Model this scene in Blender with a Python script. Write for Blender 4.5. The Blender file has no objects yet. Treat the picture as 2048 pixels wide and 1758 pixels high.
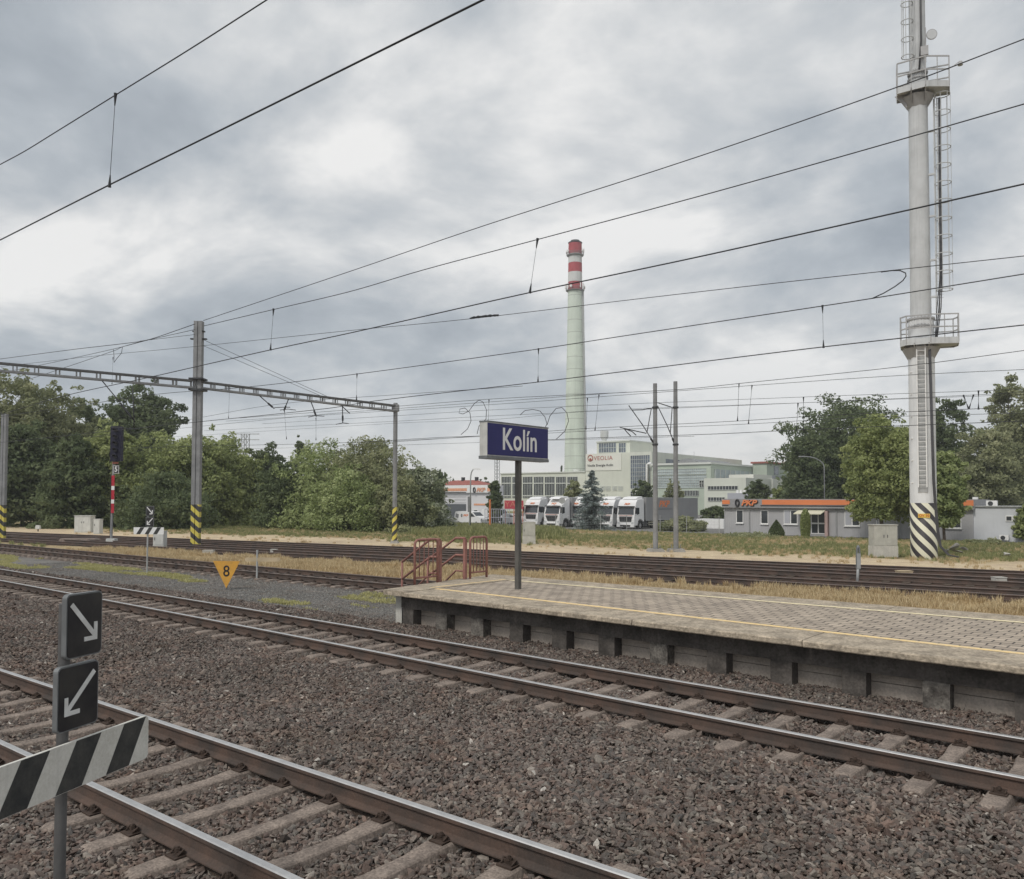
import bpy, math, random
import numpy as np
from mathutils import Vector, Matrix

sc = bpy.context.scene
COL = sc.collection

# ---------------------------------------------------------------- camera
# World axes: X along the tracks (to the right), Y across them (away), Z up, rail heads at z = 0.
F = 1650.0; CX = 1024.0; CY = 946.0; EYE = 2.63          # in pixels of the 2048 px wide photograph
TH = math.atan2(2024, 1650)
RV = np.array([math.sin(TH), math.cos(TH), 0.0]); FV = np.array([-math.cos(TH), math.sin(TH), 0.0])
PITCH = math.atan(54 / 1650.0); ROLL = 0.003
ZV = np.array([0, 0, 1.0])
F1 = FV * math.cos(PITCH) + ZV * math.sin(PITCH)
U1 = ZV * math.cos(PITCH) - FV * math.sin(PITCH)
R2 = RV * math.cos(ROLL) + U1 * math.sin(ROLL)
U2 = U1 * math.cos(ROLL) - RV * math.sin(ROLL)
EYEP = np.array([0, 0, EYE])
cam = bpy.data.cameras.new('camera')
camo = bpy.data.objects.new('camera', cam); COL.objects.link(camo)
camo.matrix_world = Matrix(((R2[0], U2[0], -F1[0], 0), (R2[1], U2[1], -F1[1], 0), (R2[2], U2[2], -F1[2], EYE), (0, 0, 0, 1)))
cam.sensor_width = 36; cam.lens = 36 * F / 2048
cam.shift_y = (946 - 879) / 2048
cam.clip_start = 0.1; cam.clip_end = 8000
sc.camera = camo

# ---------------------------------------------------------------- light
SKYSEED = 5.2
SUN_EL = math.radians(48)
sv = -FV * 0.70 - RV * 0.55; sv = sv / np.linalg.norm(sv)
SUN_AZ = math.atan2(sv[0], sv[1])          # clockwise from +Y
sun = bpy.data.lights.new('sun', 'SUN'); sun.energy = 1.9; sun.angle = math.radians(13); sun.color = (1.0, 0.95, 0.88)
suno = bpy.data.objects.new('sun', sun); COL.objects.link(suno)
sd = Vector((sv[0] * math.cos(SUN_EL), sv[1] * math.cos(SUN_EL), math.sin(SUN_EL)))
suno.rotation_euler = sd.to_track_quat('Z', 'Y').to_euler()

world = bpy.data.worlds.new('World'); sc.world = world; world.use_nodes = True
nt = world.node_tree; nt.nodes.clear()
def N(t, k, **kw):
    n = t.nodes.new(k)
    for a, b in kw.items(): setattr(n, a, b)
    return n
def mth(t, op, a, b=None, c=None, clamp=False):
    n = N(t, 'ShaderNodeMath', operation=op, use_clamp=clamp)
    for i, v in enumerate((a, b, c)):
        if v is None: continue
        if isinstance(v, (int, float)): n.inputs[i].default_value = v
        else: t.links.new(v, n.inputs[i])
    return n.outputs[0]
def ramp(t, fac, stops, interp='LINEAR'):
    n = N(t, 'ShaderNodeValToRGB'); n.color_ramp.interpolation = interp
    cr = n.color_ramp
    while len(cr.elements) < len(stops): cr.elements.new(0.5)
    for e, (p, c) in zip(cr.elements, stops):
        e.position = p; e.color = (c[0], c[1], c[2], 1)
    t.links.new(fac, n.inputs[0]); return n.outputs[0]
def mixc(t, fac, a, b, bt='MIX'):
    n = N(t, 'ShaderNodeMix', data_type='RGBA', blend_type=bt)
    for s, v in ((n.inputs[0], fac), (n.inputs[6], a), (n.inputs[7], b)):
        if isinstance(v, (int, float)): s.default_value = v
        elif isinstance(v, tuple): s.default_value = (v[0], v[1], v[2], 1)
        else: t.links.new(v, s)
    return n.outputs[2]
def noise(t, vec, scale, detail=4, rough=0.55, dist=0.0):
    n = N(t, 'ShaderNodeTexNoise'); n.inputs['Scale'].default_value = scale; n.inputs['Detail'].default_value = detail
    n.inputs['Roughness'].default_value = rough; n.inputs['Distortion'].default_value = dist
    if vec is not None: t.links.new(vec, n.inputs['Vector'])
    return n.outputs['Fac']
tc = N(nt, 'ShaderNodeTexCoord'); sp = N(nt, 'ShaderNodeSeparateXYZ'); nt.links.new(tc.outputs['Generated'], sp.inputs[0])
zc = mth(nt, 'ADD', mth(nt, 'MAXIMUM', sp.outputs[2], 0.0), 0.30)
cu = mth(nt, 'DIVIDE', sp.outputs[0], zc); cv = mth(nt, 'DIVIDE', sp.outputs[1], zc)
cb = N(nt, 'ShaderNodeCombineXYZ'); nt.links.new(cu, cb.inputs[0]); nt.links.new(cv, cb.inputs[1]); cb.inputs[2].default_value = SKYSEED
cl1 = noise(nt, cb.outputs[0], 1.55, 9, 0.55, 0.3)
cl2 = noise(nt, cb.outputs[0], 4.2, 7, 0.56, 0.2)
clf = mth(nt, 'ADD', mth(nt, 'MULTIPLY', cl1, 0.8), mth(nt, 'MULTIPLY', cl2, 0.2))
cloud = ramp(nt, clf, [(0.36, (0.355, 0.395, 0.435)), (0.44, (0.495, 0.535, 0.57)), (0.505, (0.69, 0.71, 0.72)), (0.585, (1.0, 0.99, 0.965))])
hz = ramp(nt, mth(nt, 'MAXIMUM', sp.outputs[2], 0.0), [(0.0, (0.82, 0.80, 0.77)), (0.10, (0.68, 0.70, 0.73)), (0.2, (0.60, 0.63, 0.69))])
hf = ramp(nt, mth(nt, 'MAXIMUM', sp.outputs[2], 0.0), [(0.0, (0.85,) * 3), (0.07, (0.5,) * 3), (0.17, (0.0,) * 3)])
cloud = mixc(nt, hf, cloud, hz)
sky = N(nt, 'ShaderNodeTexSky', sky_type='NISHITA', sun_disc=False, sun_elevation=SUN_EL, sun_rotation=SUN_AZ)
skys = N(nt, 'ShaderNodeVectorMath', operation='SCALE'); nt.links.new(sky.outputs[0], skys.inputs[0]); skys.inputs['Scale'].default_value = 0.10
tot = mixc(nt, 0.90, skys.outputs[0], cloud)
bg = N(nt, 'ShaderNodeBackground'); nt.links.new(tot, bg.inputs[0]); bg.inputs[1].default_value = 1.0
wo = N(nt, 'ShaderNodeOutputWorld'); nt.links.new(bg.outputs[0], wo.inputs[0])
sc.view_settings.view_transform = 'Standard'; sc.view_settings.look = 'None'
sc.view_settings.exposure = 0.0; sc.view_settings.gamma = 1.0

# ---------------------------------------------------------------- measuring helpers
def ray(px, py): return F1 + R2 * (px - CX) / F - U2 * (py - CY) / F
def un(px, py, z=0.0):
    d = ray(px, py); return EYEP + d * ((z - EYE) / d[2])
def uny(px, py, Y):
    d = ray(px, py); return EYEP + d * (Y / d[1])
def at_depth(px, D, z=0.0):
    d = ray(px, 1000); p = d * (D / (d @ FV)); return np.array([p[0], p[1], z])
def pr(x, y, z):
    d = np.array([x, y, z]) - EYEP; return CX + F * (d @ R2) / (d @ F1), CY - F * (d @ U2) / (d @ F1)
def zat(x, y, py):
    lo, hi = -60.0, 500.0
    for _ in range(50):
        m = (lo + hi) / 2
        if pr(x, y, m)[1] > py: lo = m
        else: hi = m
    return m
def along(P0, d, px):
    lo, hi = -3.0, 6.0
    for _ in range(50):
        m = (lo + hi) / 2
        if pr(P0[0] + d[0] * m, P0[1] + d[1] * m, 1.5)[0] < px: lo = m
        else: hi = m
    return m

# ---------------------------------------------------------------- mesh builder
class MB:
    def __init__(s): s.v = []; s.f = []; s.m = []; s.cur = 0; s.sm = []; s.smooth = False
    def add(s, vs, fs):
        b = len(s.v); s.v += [tuple(float(c) for c in v) for v in vs]
        for f in fs: s.f.append([b + i for i in f]); s.m.append(s.cur); s.sm.append(s.smooth)
        return s
    def box(s, c, d, rz=0, M=None, taper=1.0):
        x, y, z = d[0] / 2, d[1] / 2, d[2] / 2; vs = []
        for sz in (-1, 1):
            k = taper if sz > 0 else 1
            for sx, sy in ((-1, -1), (1, -1), (1, 1), (-1, 1)): vs.append(Vector((sx * x * k, sy * y * k, sz * z)))
        if M is not None: vs = [M @ v for v in vs]
        elif rz: R = Matrix.Rotation(rz, 3, 'Z'); vs = [R @ v for v in vs]
        c = Vector([float(q) for q in c]); vs = [v + c for v in vs]
        return s.add(vs, [(3, 2, 1, 0), (4, 5, 6, 7), (0, 1, 5, 4), (1, 2, 6, 5), (2, 3, 7, 6), (3, 0, 4, 7)])
    def bx(s, x0, x1, y0, y1, z0, z1): return s.box(((x0 + x1) / 2, (y0 + y1) / 2, (z0 + z1) / 2), (abs(x1 - x0), abs(y1 - y0), abs(z1 - z0)))
    def cyl(s, p0, p1, r0, r1=None, n=10, caps=True):
        r1 = r0 if r1 is None else r1
        p0 = Vector([float(q) for q in p0]); p1 = Vector([float(q) for q in p1]); d = p1 - p0
        if d.length < 1e-6: return s
        q = d.to_track_quat('Z', 'Y').to_matrix(); vs = []
        for p, r in ((p0, r0), (p1, r1)):
            for i in range(n):
                a = 2 * math.pi * i / n; vs.append(p + q @ Vector((r * math.cos(a), r * math.sin(a), 0)))
        o = s.smooth; s.smooth = n > 6
        s.add(vs, [(i, (i + 1) % n, n + (i + 1) % n, n + i) for i in range(n)])
        s.smooth = o
        if caps: s.add(vs, [tuple(range(n - 1, -1, -1)), tuple(range(n, 2 * n))])
        return s
    def bar(s, p0, p1, w, h, up=(0, 0, 1)):
        p0 = Vector([float(q) for q in p0]); p1 = Vector([float(q) for q in p1]); d = (p1 - p0); L = d.length; d.normalize()
        u = Vector(up); u = (u - d * u.dot(d))
        if u.length < 1e-4: u = Vector((1, 0, 0)) - d * d.x
        u.normalize(); r = d.cross(u); M = Matrix((r, u, d)).transposed()
        return s.box((p0 + p1) / 2, (w, h, L), M=M)
    def tube(s, pts, r, n=6, closed=False):
        pts = [Vector([float(q) for q in p]) for p in pts]; m = len(pts); vs = []; ref = None
        for i, p in enumerate(pts):
            a = pts[(i - 1) % m] if (closed or i > 0) else p; b = pts[(i + 1) % m] if (closed or i < m - 1) else p
            d = (b - a).normalized()
            if ref is None: ref = Vector((0, 0, 1)) if abs(d.z) < 0.9 else Vector((1, 0, 0))
            u = (ref - d * ref.dot(d)).normalized(); ref = u; w = d.cross(u)
            for k in range(n):
                t = 2 * math.pi * k / n; vs.append(p + (u * math.cos(t) + w * math.sin(t)) * r)
        fs = []
        for i in range(m if closed else m - 1):
            j = (i + 1) % m
            for k in range(n): fs.append((i * n + k, i * n + (k + 1) % n, j * n + (k + 1) % n, j * n + k))
        if not closed: fs += [tuple(range(n - 1, -1, -1)), tuple((m - 1) * n + k for k in range(n))]
        o = s.smooth; s.smooth = True; s.add(vs, fs); s.smooth = o; return s
    def lathe(s, c, prof, n=24):
        c = Vector([float(q) for q in c]); vs = []
        for r, z in prof:
            for i in range(n):
                a = 2 * math.pi * i / n; vs.append(c + Vector((r * math.cos(a), r * math.sin(a), z)))
        o = s.smooth; s.smooth = True
        s.add(vs, [(k * n + i, k * n + (i + 1) % n, (k + 1) * n + (i + 1) % n, (k + 1) * n + i) for k in range(len(prof) - 1) for i in range(n)])
        s.smooth = o; m = len(prof) - 1
        s.add(vs, [tuple(range(n - 1, -1, -1)), tuple(m * n + i for i in range(n))]); return s
    def prism(s, poly, axis, t, org=(0, 0, 0)):
        # poly: list of (a, b) in the plane; axis matrix columns (A, B, C); extruded t along C
        A, B, C_ = [Vector([float(q) for q in k]) for k in axis]; o = Vector([float(q) for q in org]); n = len(poly)
        vs = [o + A * a + B * b for a, b in poly] + [o + A * a + B * b + C_ * t for a, b in poly]
        s.add(vs, [tuple(range(n - 1, -1, -1)), tuple(range(n, 2 * n))] + [(i, (i + 1) % n, n + (i + 1) % n, n + i) for i in range(n)]); return s
    def mesh(s, mats, off=(0, 0, 0)):
        me = bpy.data.meshes.new('m'); o = Vector([float(q) for q in off])
        me.from_pydata([tuple(Vector(v) - o) for v in s.v], [], s.f)
        for m in mats: me.materials.append(m)
        me.polygons.foreach_set('material_index', s.m); me.polygons.foreach_set('use_smooth', s.sm); me.update()
        import bmesh
        if len(s.f) < 60000:
            bm = bmesh.new(); bm.from_mesh(me); bmesh.ops.recalc_face_normals(bm, faces=bm.faces); bm.to_mesh(me); bm.free()
        return me
def setp(o, label=None, cat=None, group=None, kind=None):
    if label: o['label'] = label
    if cat: o['category'] = cat
    if group: o['group'] = group
    if kind: o['kind'] = kind
    return o
def thing(name, label, cat, loc=(0, 0, 0), group=None, rz=0):
    o = bpy.data.objects.new(name, None); COL.objects.link(o); o.location = [float(q) for q in loc]; o.rotation_euler[2] = rz
    o.empty_display_size = 0.2; return setp(o, label, cat, group)
def part(name, mb, mats, parent=None, label=None, local=False):
    if not isinstance(mats, (list, tuple)): mats = [mats]
    off = (0, 0, 0)
    if parent is not None and not local:
        r = parent
        while r.parent: r = r.parent
        off = r.location
    o = bpy.data.objects.new(name, mb.mesh(mats, off)); COL.objects.link(o); o.data.name = name
    if parent is not None: o.parent = parent
    if label: o['label'] = label
    return o
def solo(name, mb, mats, label, cat, group=None, loc=None):
    if not isinstance(mats, (list, tuple)): mats = [mats]
    if loc is None: loc = mb.v[0]
    o = bpy.data.objects.new(name, mb.mesh(mats, loc)); COL.objects.link(o); o.data.name = name; o.location = loc
    return setp(o, label, cat, group)
def copy_tree(o, parent=None):
    c = o.copy(); COL.objects.link(c); c.parent = parent
    for ch in [q for q in COL.objects if q.parent == o]: copy_tree(ch, c)
    return c

# ---------------------------------------------------------------- materials
def mat(name, col, rough=0.7, metal=0.0, var=0.12, scale=3.0, col2=None, bump=0.0, bscale=40.0, fine=0.0, streak=0.0, spec=0.3):
    m = bpy.data.materials.new(name); m.use_nodes = True; t = m.node_tree; b = t.nodes['Principled BSDF']
    b.inputs['Roughness'].default_value = rough; b.inputs['Metallic'].default_value = metal
    b.inputs['Specular IOR Level'].default_value = spec
    g = N(t, 'ShaderNodeNewGeometry'); pos = g.outputs['Position']
    n1 = noise(t, pos, scale, 5, 0.6)
    c2 = col2 if col2 else tuple(c * (1 - var) for c in col)
    c1 = tuple(min(1, c * (1 + var * 0.5)) for c in col) if not col2 else col
    f = ramp(t, n1, [(0.36, (0,) * 3), (0.64, (1,) * 3)])
    c = mixc(t, f, c2, c1)
    if fine:
        n2 = noise(t, pos, bscale, 3, 0.6)
        c = mixc(t, fine, c, ramp(t, n2, [(0.3, (0.0,) * 3), (0.7, (1.0,) * 3)]), 'OVERLAY')
    if streak:
        mp = N(t, 'ShaderNodeMapping'); mp.inputs['Scale'].default_value = (1, 1, 0.06); t.links.new(pos, mp.inputs[0])
        n3 = noise(t, mp.outputs[0], scale * 4, 4, 0.65)
        c = mixc(t, mth(t, 'MULTIPLY', ramp(t, n3, [(0.5, (0,) * 3), (0.75, (1,) * 3)]), streak), c, tuple(q * 0.45 for q in col))
    t.links.new(c, b.inputs['Base Color'])
    if bump:
        bp = N(t, 'ShaderNodeBump'); bp.inputs['Strength'].default_value = bump; bp.inputs['Distance'].default_value = 0.02
        t.links.new(noise(t, pos, bscale, 4, 0.6), bp.inputs['Height']); t.links.new(bp.outputs[0], b.inputs['Normal'])
    return m
def instmat(name, stops, rough=0.85, bump=0.3, bscale=60, var=0.25):
    """colour picked per instance"""
    m = bpy.data.materials.new(name); m.use_nodes = True; t = m.node_tree; b = t.nodes['Principled BSDF']
    b.inputs['Roughness'].default_value = rough; b.inputs['Specular IOR Level'].default_value = 0.25
    oi = N(t, 'ShaderNodeObjectInfo'); g = N(t, 'ShaderNodeNewGeometry')
    c = ramp(t, oi.outputs['Random'], stops)
    f1 = ramp(t, noise(t, g.outputs['Position'], 0.55, 5, 0.6), [(0.42, (0,) * 3), (0.60, (1,) * 3)])
    c = mixc(t, mth(t, 'MULTIPLY', f1, 0.65), c, mixc(t, 0.75, c, (0.66, 0.67, 0.65), 'MULTIPLY'))
    f2 = ramp(t, noise(t, g.outputs['Position'], 1.7, 5, 0.65), [(0.48, (0,) * 3), (0.66, (1,) * 3)])
    c = mixc(t, mth(t, 'MULTIPLY', f2, 0.5), c, mixc(t, 0.8, c, (1.12, 0.88, 0.74), 'MULTIPLY'))
    n2 = noise(t, g.outputs['Position'], bscale, 4, 0.6)
    c = mixc(t, 0.35, c, ramp(t, n2, [(0.3, (0.1,) * 3), (0.7, (0.9,) * 3)]), 'OVERLAY')
    t.links.new(c, b.inputs['Base Color'])
    return m
def leafmat(name, c1, c2, c3=None, trans=0.42, scale=0.6):
    m = bpy.data.materials.new(name); m.use_nodes = True; t = m.node_tree; b = t.nodes['Principled BSDF']
    b.inputs['Roughness'].default_value = 0.6; b.inputs['Specular IOR Level'].default_value = 0.2
    g = N(t, 'ShaderNodeNewGeometry'); at = N(t, 'ShaderNodeAttribute', attribute_name='hue')
    f = mth(t, 'ADD', mth(t, 'MULTIPLY', at.outputs['Fac'], 0.75), mth(t, 'MULTIPLY', noise(t, g.outputs['Position'], scale, 3, 0.6), 0.4))
    c = ramp(t, f, [(0.15, c1), (0.6, c2), (1.0, c3 or c2)])
    t.links.new(c, b.inputs['Base Color'])
    tr = N(t, 'ShaderNodeBsdfTranslucent'); t.links.new(c, tr.inputs[0])
    mx = N(t, 'ShaderNodeMixShader'); mx.inputs[0].default_value = trans
    t.links.new(b.outputs[0], mx.inputs[1]); t.links.new(tr.outputs[0], mx.inputs[2])
    t.links.new(mx.outputs[0], t.nodes['Material Output'].inputs[0]); return m
def stripemat(name, ca, cb_, pitch, slope, axis=None, radius=None, wear=0.1):
    """diagonal warning stripes: height plus distance round the post, in object space"""
    m = bpy.data.materials.new(name); m.use_nodes = True; t = m.node_tree; b = t.nodes['Principled BSDF']; b.inputs['Roughness'].default_value = 0.55
    tcn = N(t, 'ShaderNodeTexCoord'); s = N(t, 'ShaderNodeSeparateXYZ'); t.links.new(tcn.outputs['Object'], s.inputs[0])
    if radius: h = mth(t, 'MULTIPLY', mth(t, 'ARCTAN2', s.outputs[1], s.outputs[0]), radius)
    else: h = mth(t, 'ADD', mth(t, 'MULTIPLY', s.outputs[0], float(axis[0])), mth(t, 'MULTIPLY', s.outputs[1], float(axis[1])))
    v = mth(t, 'ADD', s.outputs[2], mth(t, 'MULTIPLY', h, slope))
    fr = mth(t, 'FRACT', mth(t, 'DIVIDE', mth(t, 'ADD', v, 50.0), pitch)); st = mth(t, 'GREATER_THAN', fr, 0.5)
    c = mixc(t, st, ca, cb_); g = N(t, 'ShaderNodeNewGeometry')
    n = ramp(t, noise(t, g.outputs['Position'], 14, 5, 0.7), [(0.52, (0,) * 3), (0.72, (1,) * 3)])
    c = mixc(t, mth(t, 'MULTIPLY', n, wear * 3), c, (0.22, 0.21, 0.18))
    t.links.new(c, b.inputs['Base Color']); return m

M = {}
M['concrete'] = mat('concrete_grey', (0.30, 0.285, 0.26), 0.9, var=0.25, scale=1.7, bump=0.3, bscale=30, fine=0.25)
M['conc_light'] = mat('concrete_light', (0.50, 0.49, 0.45), 0.85, var=0.15, scale=2.0, bump=0.15, bscale=40, fine=0.12, streak=0.3)
M['conc_dark'] = mat('concrete_soiled_shaded', (0.105, 0.094, 0.085), 0.92, var=0.4, scale=2.3, bump=0.3, bscale=25, fine=0.3, streak=0.4)  # soiled concrete, its tone darkened further to stand for shade under the slab
M['conc_panel'] = mat('concrete_panel', (0.44, 0.385, 0.335), 0.9, var=0.2, scale=1.4, bump=0.2, bscale=30, fine=0.2, streak=0.3)
M['slab_edge'] = mat('slab_edge_weathered', (0.46, 0.39, 0.30), 0.92, col2=(0.27, 0.23, 0.18), scale=4, bump=0.6, bscale=22, fine=0.35)
M['sleeper'] = mat('sleeper_concrete', (0.27, 0.222, 0.188), 0.9, col2=(0.17, 0.14, 0.12), scale=5.0, bump=0.4, bscale=45, fine=0.4)
M['sleeper_wood'] = mat('sleeper_wood', (0.085, 0.065, 0.05), 0.9, var=0.3, scale=4, bump=0.3, bscale=30)
M['rail_side'] = mat('rail_rust', (0.115, 0.078, 0.062), 0.75, 0.1, col2=(0.065, 0.054, 0.048), scale=2.2, bump=0.15, bscale=50, fine=0.15)
M['rail_top'] = mat('rail_polished', (0.56, 0.555, 0.55), 0.42, 0.75, var=0.12, scale=6)
M['rail_top_dull'] = mat('rail_top_dull', (0.19, 0.155, 0.14), 0.5, 0.4, var=0.2, scale=6)
M['clip'] = mat('clip_steel', (0.07, 0.05, 0.04), 0.8, 0.2, var=0.3, scale=20)
M['galv'] = mat('galvanised_grey', (0.40, 0.41, 0.41), 0.6, 0.15, var=0.14, scale=2.5, streak=0.3)
M['pole_grey'] = mat('pole_grey', (0.26, 0.265, 0.27), 0.65, 0.1, var=0.18, scale=2.0, streak=0.35)
M['mast'] = mat('mast_pale_grey', (0.56, 0.575, 0.58), 0.6, 0.0, var=0.10, scale=1.2, streak=0.35)
M['mast2'] = mat('mast_white_grey', (0.70, 0.715, 0.725), 0.6, 0.0, var=0.08, scale=1.2, streak=0.3)
M['mast_under'] = mat('platform_steel', (0.42, 0.42, 0.42), 0.65, 0.0, var=0.12, scale=2)
M['wire'] = mat('wire_dark', (0.05, 0.052, 0.055), 0.5, 0.4, var=0.1)
M['cable'] = mat('cable_dark', (0.07, 0.07, 0.075), 0.55, 0.0, var=0.1)
M['dark'] = mat('dark_steel', (0.06, 0.062, 0.065), 0.6, 0.2, var=0.2)
M['red_rail'] = mat('railing_red_brown', (0.34, 0.155, 0.135), 0.6, 0.0, col2=(0.25, 0.13, 0.105), scale=9, fine=0.15)
M['yellow_line'] = mat('yellow_paint', (0.90, 0.66, 0.30), 0.8, 0.0, col2=(0.68, 0.54, 0.33), scale=14, fine=0.15)
M['pale_line'] = mat('pale_yellow_paint', (0.88, 0.78, 0.50), 0.8, 0.0, col2=(0.66, 0.58, 0.42), scale=14, fine=0.15)
M['blue_sign'] = mat('blue_sign', (0.022, 0.022, 0.13), 0.4, 0, var=0.1, scale=1)
M['white_paint'] = mat('white_paint', (0.78, 0.78, 0.77), 0.5, 0, var=0.05)
M['white_truck'] = mat('white_truck', (0.80, 0.80, 0.80), 0.35, 0, var=0.05, scale=1.5, spec=0.5)
M['sign_side'] = mat('sign_side', (0.55, 0.55, 0.52), 0.6, 0, var=0.15, scale=4, streak=0.3)
M['sign_post'] = mat('sign_post', (0.12, 0.115, 0.105), 0.7, 0, var=0.2, scale=3)
M['black'] = mat('black_enamel', (0.012, 0.012, 0.016), 0.4, 0, col2=(0.035, 0.034, 0.033), scale=6, spec=0.5)
M['stripe_black'] = mat('stripe_black', (0.035, 0.037, 0.038), 0.5, 0, col2=(0.07, 0.07, 0.065), scale=7, fine=0.15, bscale=60)
M['stripe_white'] = mat('stripe_white', (0.68, 0.67, 0.62), 0.55, 0, col2=(0.57, 0.56, 0.51), scale=5, streak=0.3, fine=0.12, bscale=60)
M['arrow'] = mat('arrow_white', (0.72, 0.73, 0.72), 0.5, 0, col2=(0.60, 0.60, 0.58), scale=9)
M['frame'] = mat('sign_frame', (0.20, 0.21, 0.215), 0.5, 0.3, var=0.15, scale=8)
M['post_dark'] = mat('post_steel', (0.13, 0.13, 0.13), 0.55, 0.3, var=0.2, scale=6, streak=0.3)
M['orange_sign'] = mat('orange_sign', (0.68, 0.36, 0.06), 0.6, 0, col2=(0.55, 0.30, 0.07), scale=6)
M['tan'] = mat('tan_board', (0.52, 0.42, 0.28), 0.8, 0, var=0.15)
M['navy'] = mat('signal_black', (0.02, 0.02, 0.04), 0.6, 0, var=0.2)
M['red'] = mat('red_paint', (0.45, 0.03, 0.05), 0.5, 0, var=0.15)
M['pale_red'] = mat('pale_red', (0.62, 0.24, 0.18), 0.6, 0)
M['glass'] = mat('dark_glass', (0.05, 0.058, 0.066), 0.12, 0, var=0.3, scale=0.6, spec=0.7)
M['glass_b'] = mat('bluish_glass', (0.14, 0.17, 0.21), 0.2, 0, var=0.4, scale=0.5, spec=0.7)
M['glass_g'] = mat('greenish_glazing', (0.42, 0.48, 0.48), 0.45, 0, var=0.22, scale=0.35, spec=0.5)
M['pkp_wall'] = mat('grey_cladding', (0.42, 0.42, 0.43), 0.65, 0, var=0.08, scale=0.5, streak=0.1)
M['pkp_band'] = mat('grey_band', (0.30, 0.30, 0.31), 0.6, 0, var=0.08)
M['orange'] = mat('orange_paint', (0.74, 0.24, 0.10), 0.55, 0, var=0.06, scale=0.5)
M['annex'] = mat('white_wall', (0.60, 0.62, 0.65), 0.8, 0, var=0.07, scale=0.5, streak=0.15)
M['garage'] = mat('garage_wall', (0.66, 0.66, 0.67), 0.8, 0, var=0.06, scale=0.2)
M['door_grey'] = mat('shutter_grey', (0.11, 0.12, 0.13), 0.5, 0, var=0.15)
M['orange_faded'] = mat('faded_orange', (0.72, 0.36, 0.22), 0.7, 0, var=0.15)
M['red_roof'] = mat('red_roof', (0.32, 0.12, 0.10), 0.8, 0, var=0.15)
M['plant'] = mat('plant_wall', (0.66, 0.68, 0.60), 0.8, 0, var=0.08, scale=0.12, streak=0.15)
M['plant_board'] = mat('plant_board', (0.74, 0.745, 0.68), 0.8, 0, var=0.04, scale=0.1)
M['plant_trim'] = mat('plant_trim', (0.62, 0.64, 0.60), 0.8, 0, var=0.06, scale=0.2)
M['chim'] = mat('chimney_concrete', (0.66, 0.73, 0.65), 0.85, 0, var=0.10, scale=0.12, streak=0.35)
def joints(m, pitch):
    t = m.node_tree; b = t.nodes['Principled BSDF']; l = b.inputs['Base Color'].links[0]; src = l.from_socket
    g = N(t, 'ShaderNodeNewGeometry'); sx = N(t, 'ShaderNodeSeparateXYZ'); t.links.new(g.outputs['Position'], sx.inputs[0])
    fr = mth(t, 'FRACT', mth(t, 'DIVIDE', sx.outputs[2], pitch)); k = mth(t, 'MULTIPLY', mth(t, 'LESS_THAN', fr, 0.06), 0.45)
    t.links.new(mixc(t, k, src, (0.25, 0.27, 0.24)), b.inputs['Base Color'])
joints(M['chim'], 5.2)
M['chim_w'] = mat('chimney_white', (0.62, 0.63, 0.62), 0.85, 0, var=0.10, scale=0.3, streak=0.5)
M['chim_r'] = mat('chimney_red', (0.40, 0.075, 0.085), 0.8, 0, var=0.15, scale=0.3, streak=0.2)
M['green_pale'] = mat('green_cladding', (0.45, 0.51, 0.43), 0.8, 0, var=0.1, scale=0.2)
M['cream'] = mat('cream_wall', (0.66, 0.64, 0.50), 0.85, 0, var=0.06, scale=0.2)
M['grey_clad'] = mat('side_cladding', (0.42, 0.43, 0.47), 0.7, 0, var=0.08, scale=0.3)
M['cabinet'] = mat('cabinet_grey', (0.43, 0.43, 0.39), 0.75, 0, var=0.12, scale=2.5, streak=0.35)
M['cabinet_w'] = mat('cabinet_white', (0.56, 0.57, 0.55), 0.75, 0, var=0.1, scale=2.5, streak=0.3)
M['tyre'] = mat('tyre', (0.025, 0.025, 0.026), 0.85, 0, var=0.2)
M['rim'] = mat('rim', (0.35, 0.35, 0.36), 0.5, 0.4, var=0.1)
M['trailer'] = mat('trailer_grey', (0.29, 0.29, 0.295), 0.6, 0, var=0.06, scale=0.4, streak=0.08)
M['lamp'] = mat('lamp_glass', (0.60, 0.62, 0.63), 0.2, 0, var=0.05, spec=0.7)
M['asphalt'] = mat('asphalt', (0.13, 0.13, 0.13), 0.9, 0, var=0.15, scale=0.6, fine=0.1)
M['bark'] = mat('bark', (0.13, 0.105, 0.085), 0.95, 0, var=0.3, scale=5, bump=0.4, bscale=20)
M['banner_red'] = mat('red_banner', (0.50, 0.07, 0.09), 0.6, 0, var=0.08)
M['pillar_worn'] = mat('concrete_worn_pillar', (0.20, 0.185, 0.165), 0.92, col2=(0.07, 0.063, 0.057), scale=6, bump=0.4, bscale=25, fine=0.4)
M['stone'] = instmat('ballast_stone', [(0.0, (0.062, 0.046, 0.040)), (0.18, (0.185, 0.140, 0.120)), (0.34, (0.100, 0.084, 0.076)), (0.5, (0.172, 0.143, 0.126)), (0.62, (0.080, 0.075, 0.071)), (0.76, (0.24, 0.196, 0.168)), (0.90, (0.150, 0.137, 0.122)), (0.985, (0.26, 0.23, 0.20)), (1.0, (0.46, 0.43, 0.39))])
M['gravel'] = instmat('grey_gravel', [(0.0, (0.15, 0.15, 0.15)), (0.4, (0.23, 0.23, 0.22)), (0.8, (0.19, 0.165, 0.15)), (1.0, (0.36, 0.36, 0.34))], bscale=80)
M['straw'] = leafmat('dry_grass', (0.36, 0.25, 0.14), (0.56, 0.44, 0.26), (0.72, 0.62, 0.40), 0.3, 0.8)
M['grass'] = leafmat('green_grass', (0.15, 0.175, 0.07), (0.26, 0.28, 0.12), (0.44, 0.41, 0.22), 0.3, 0.6)
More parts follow.
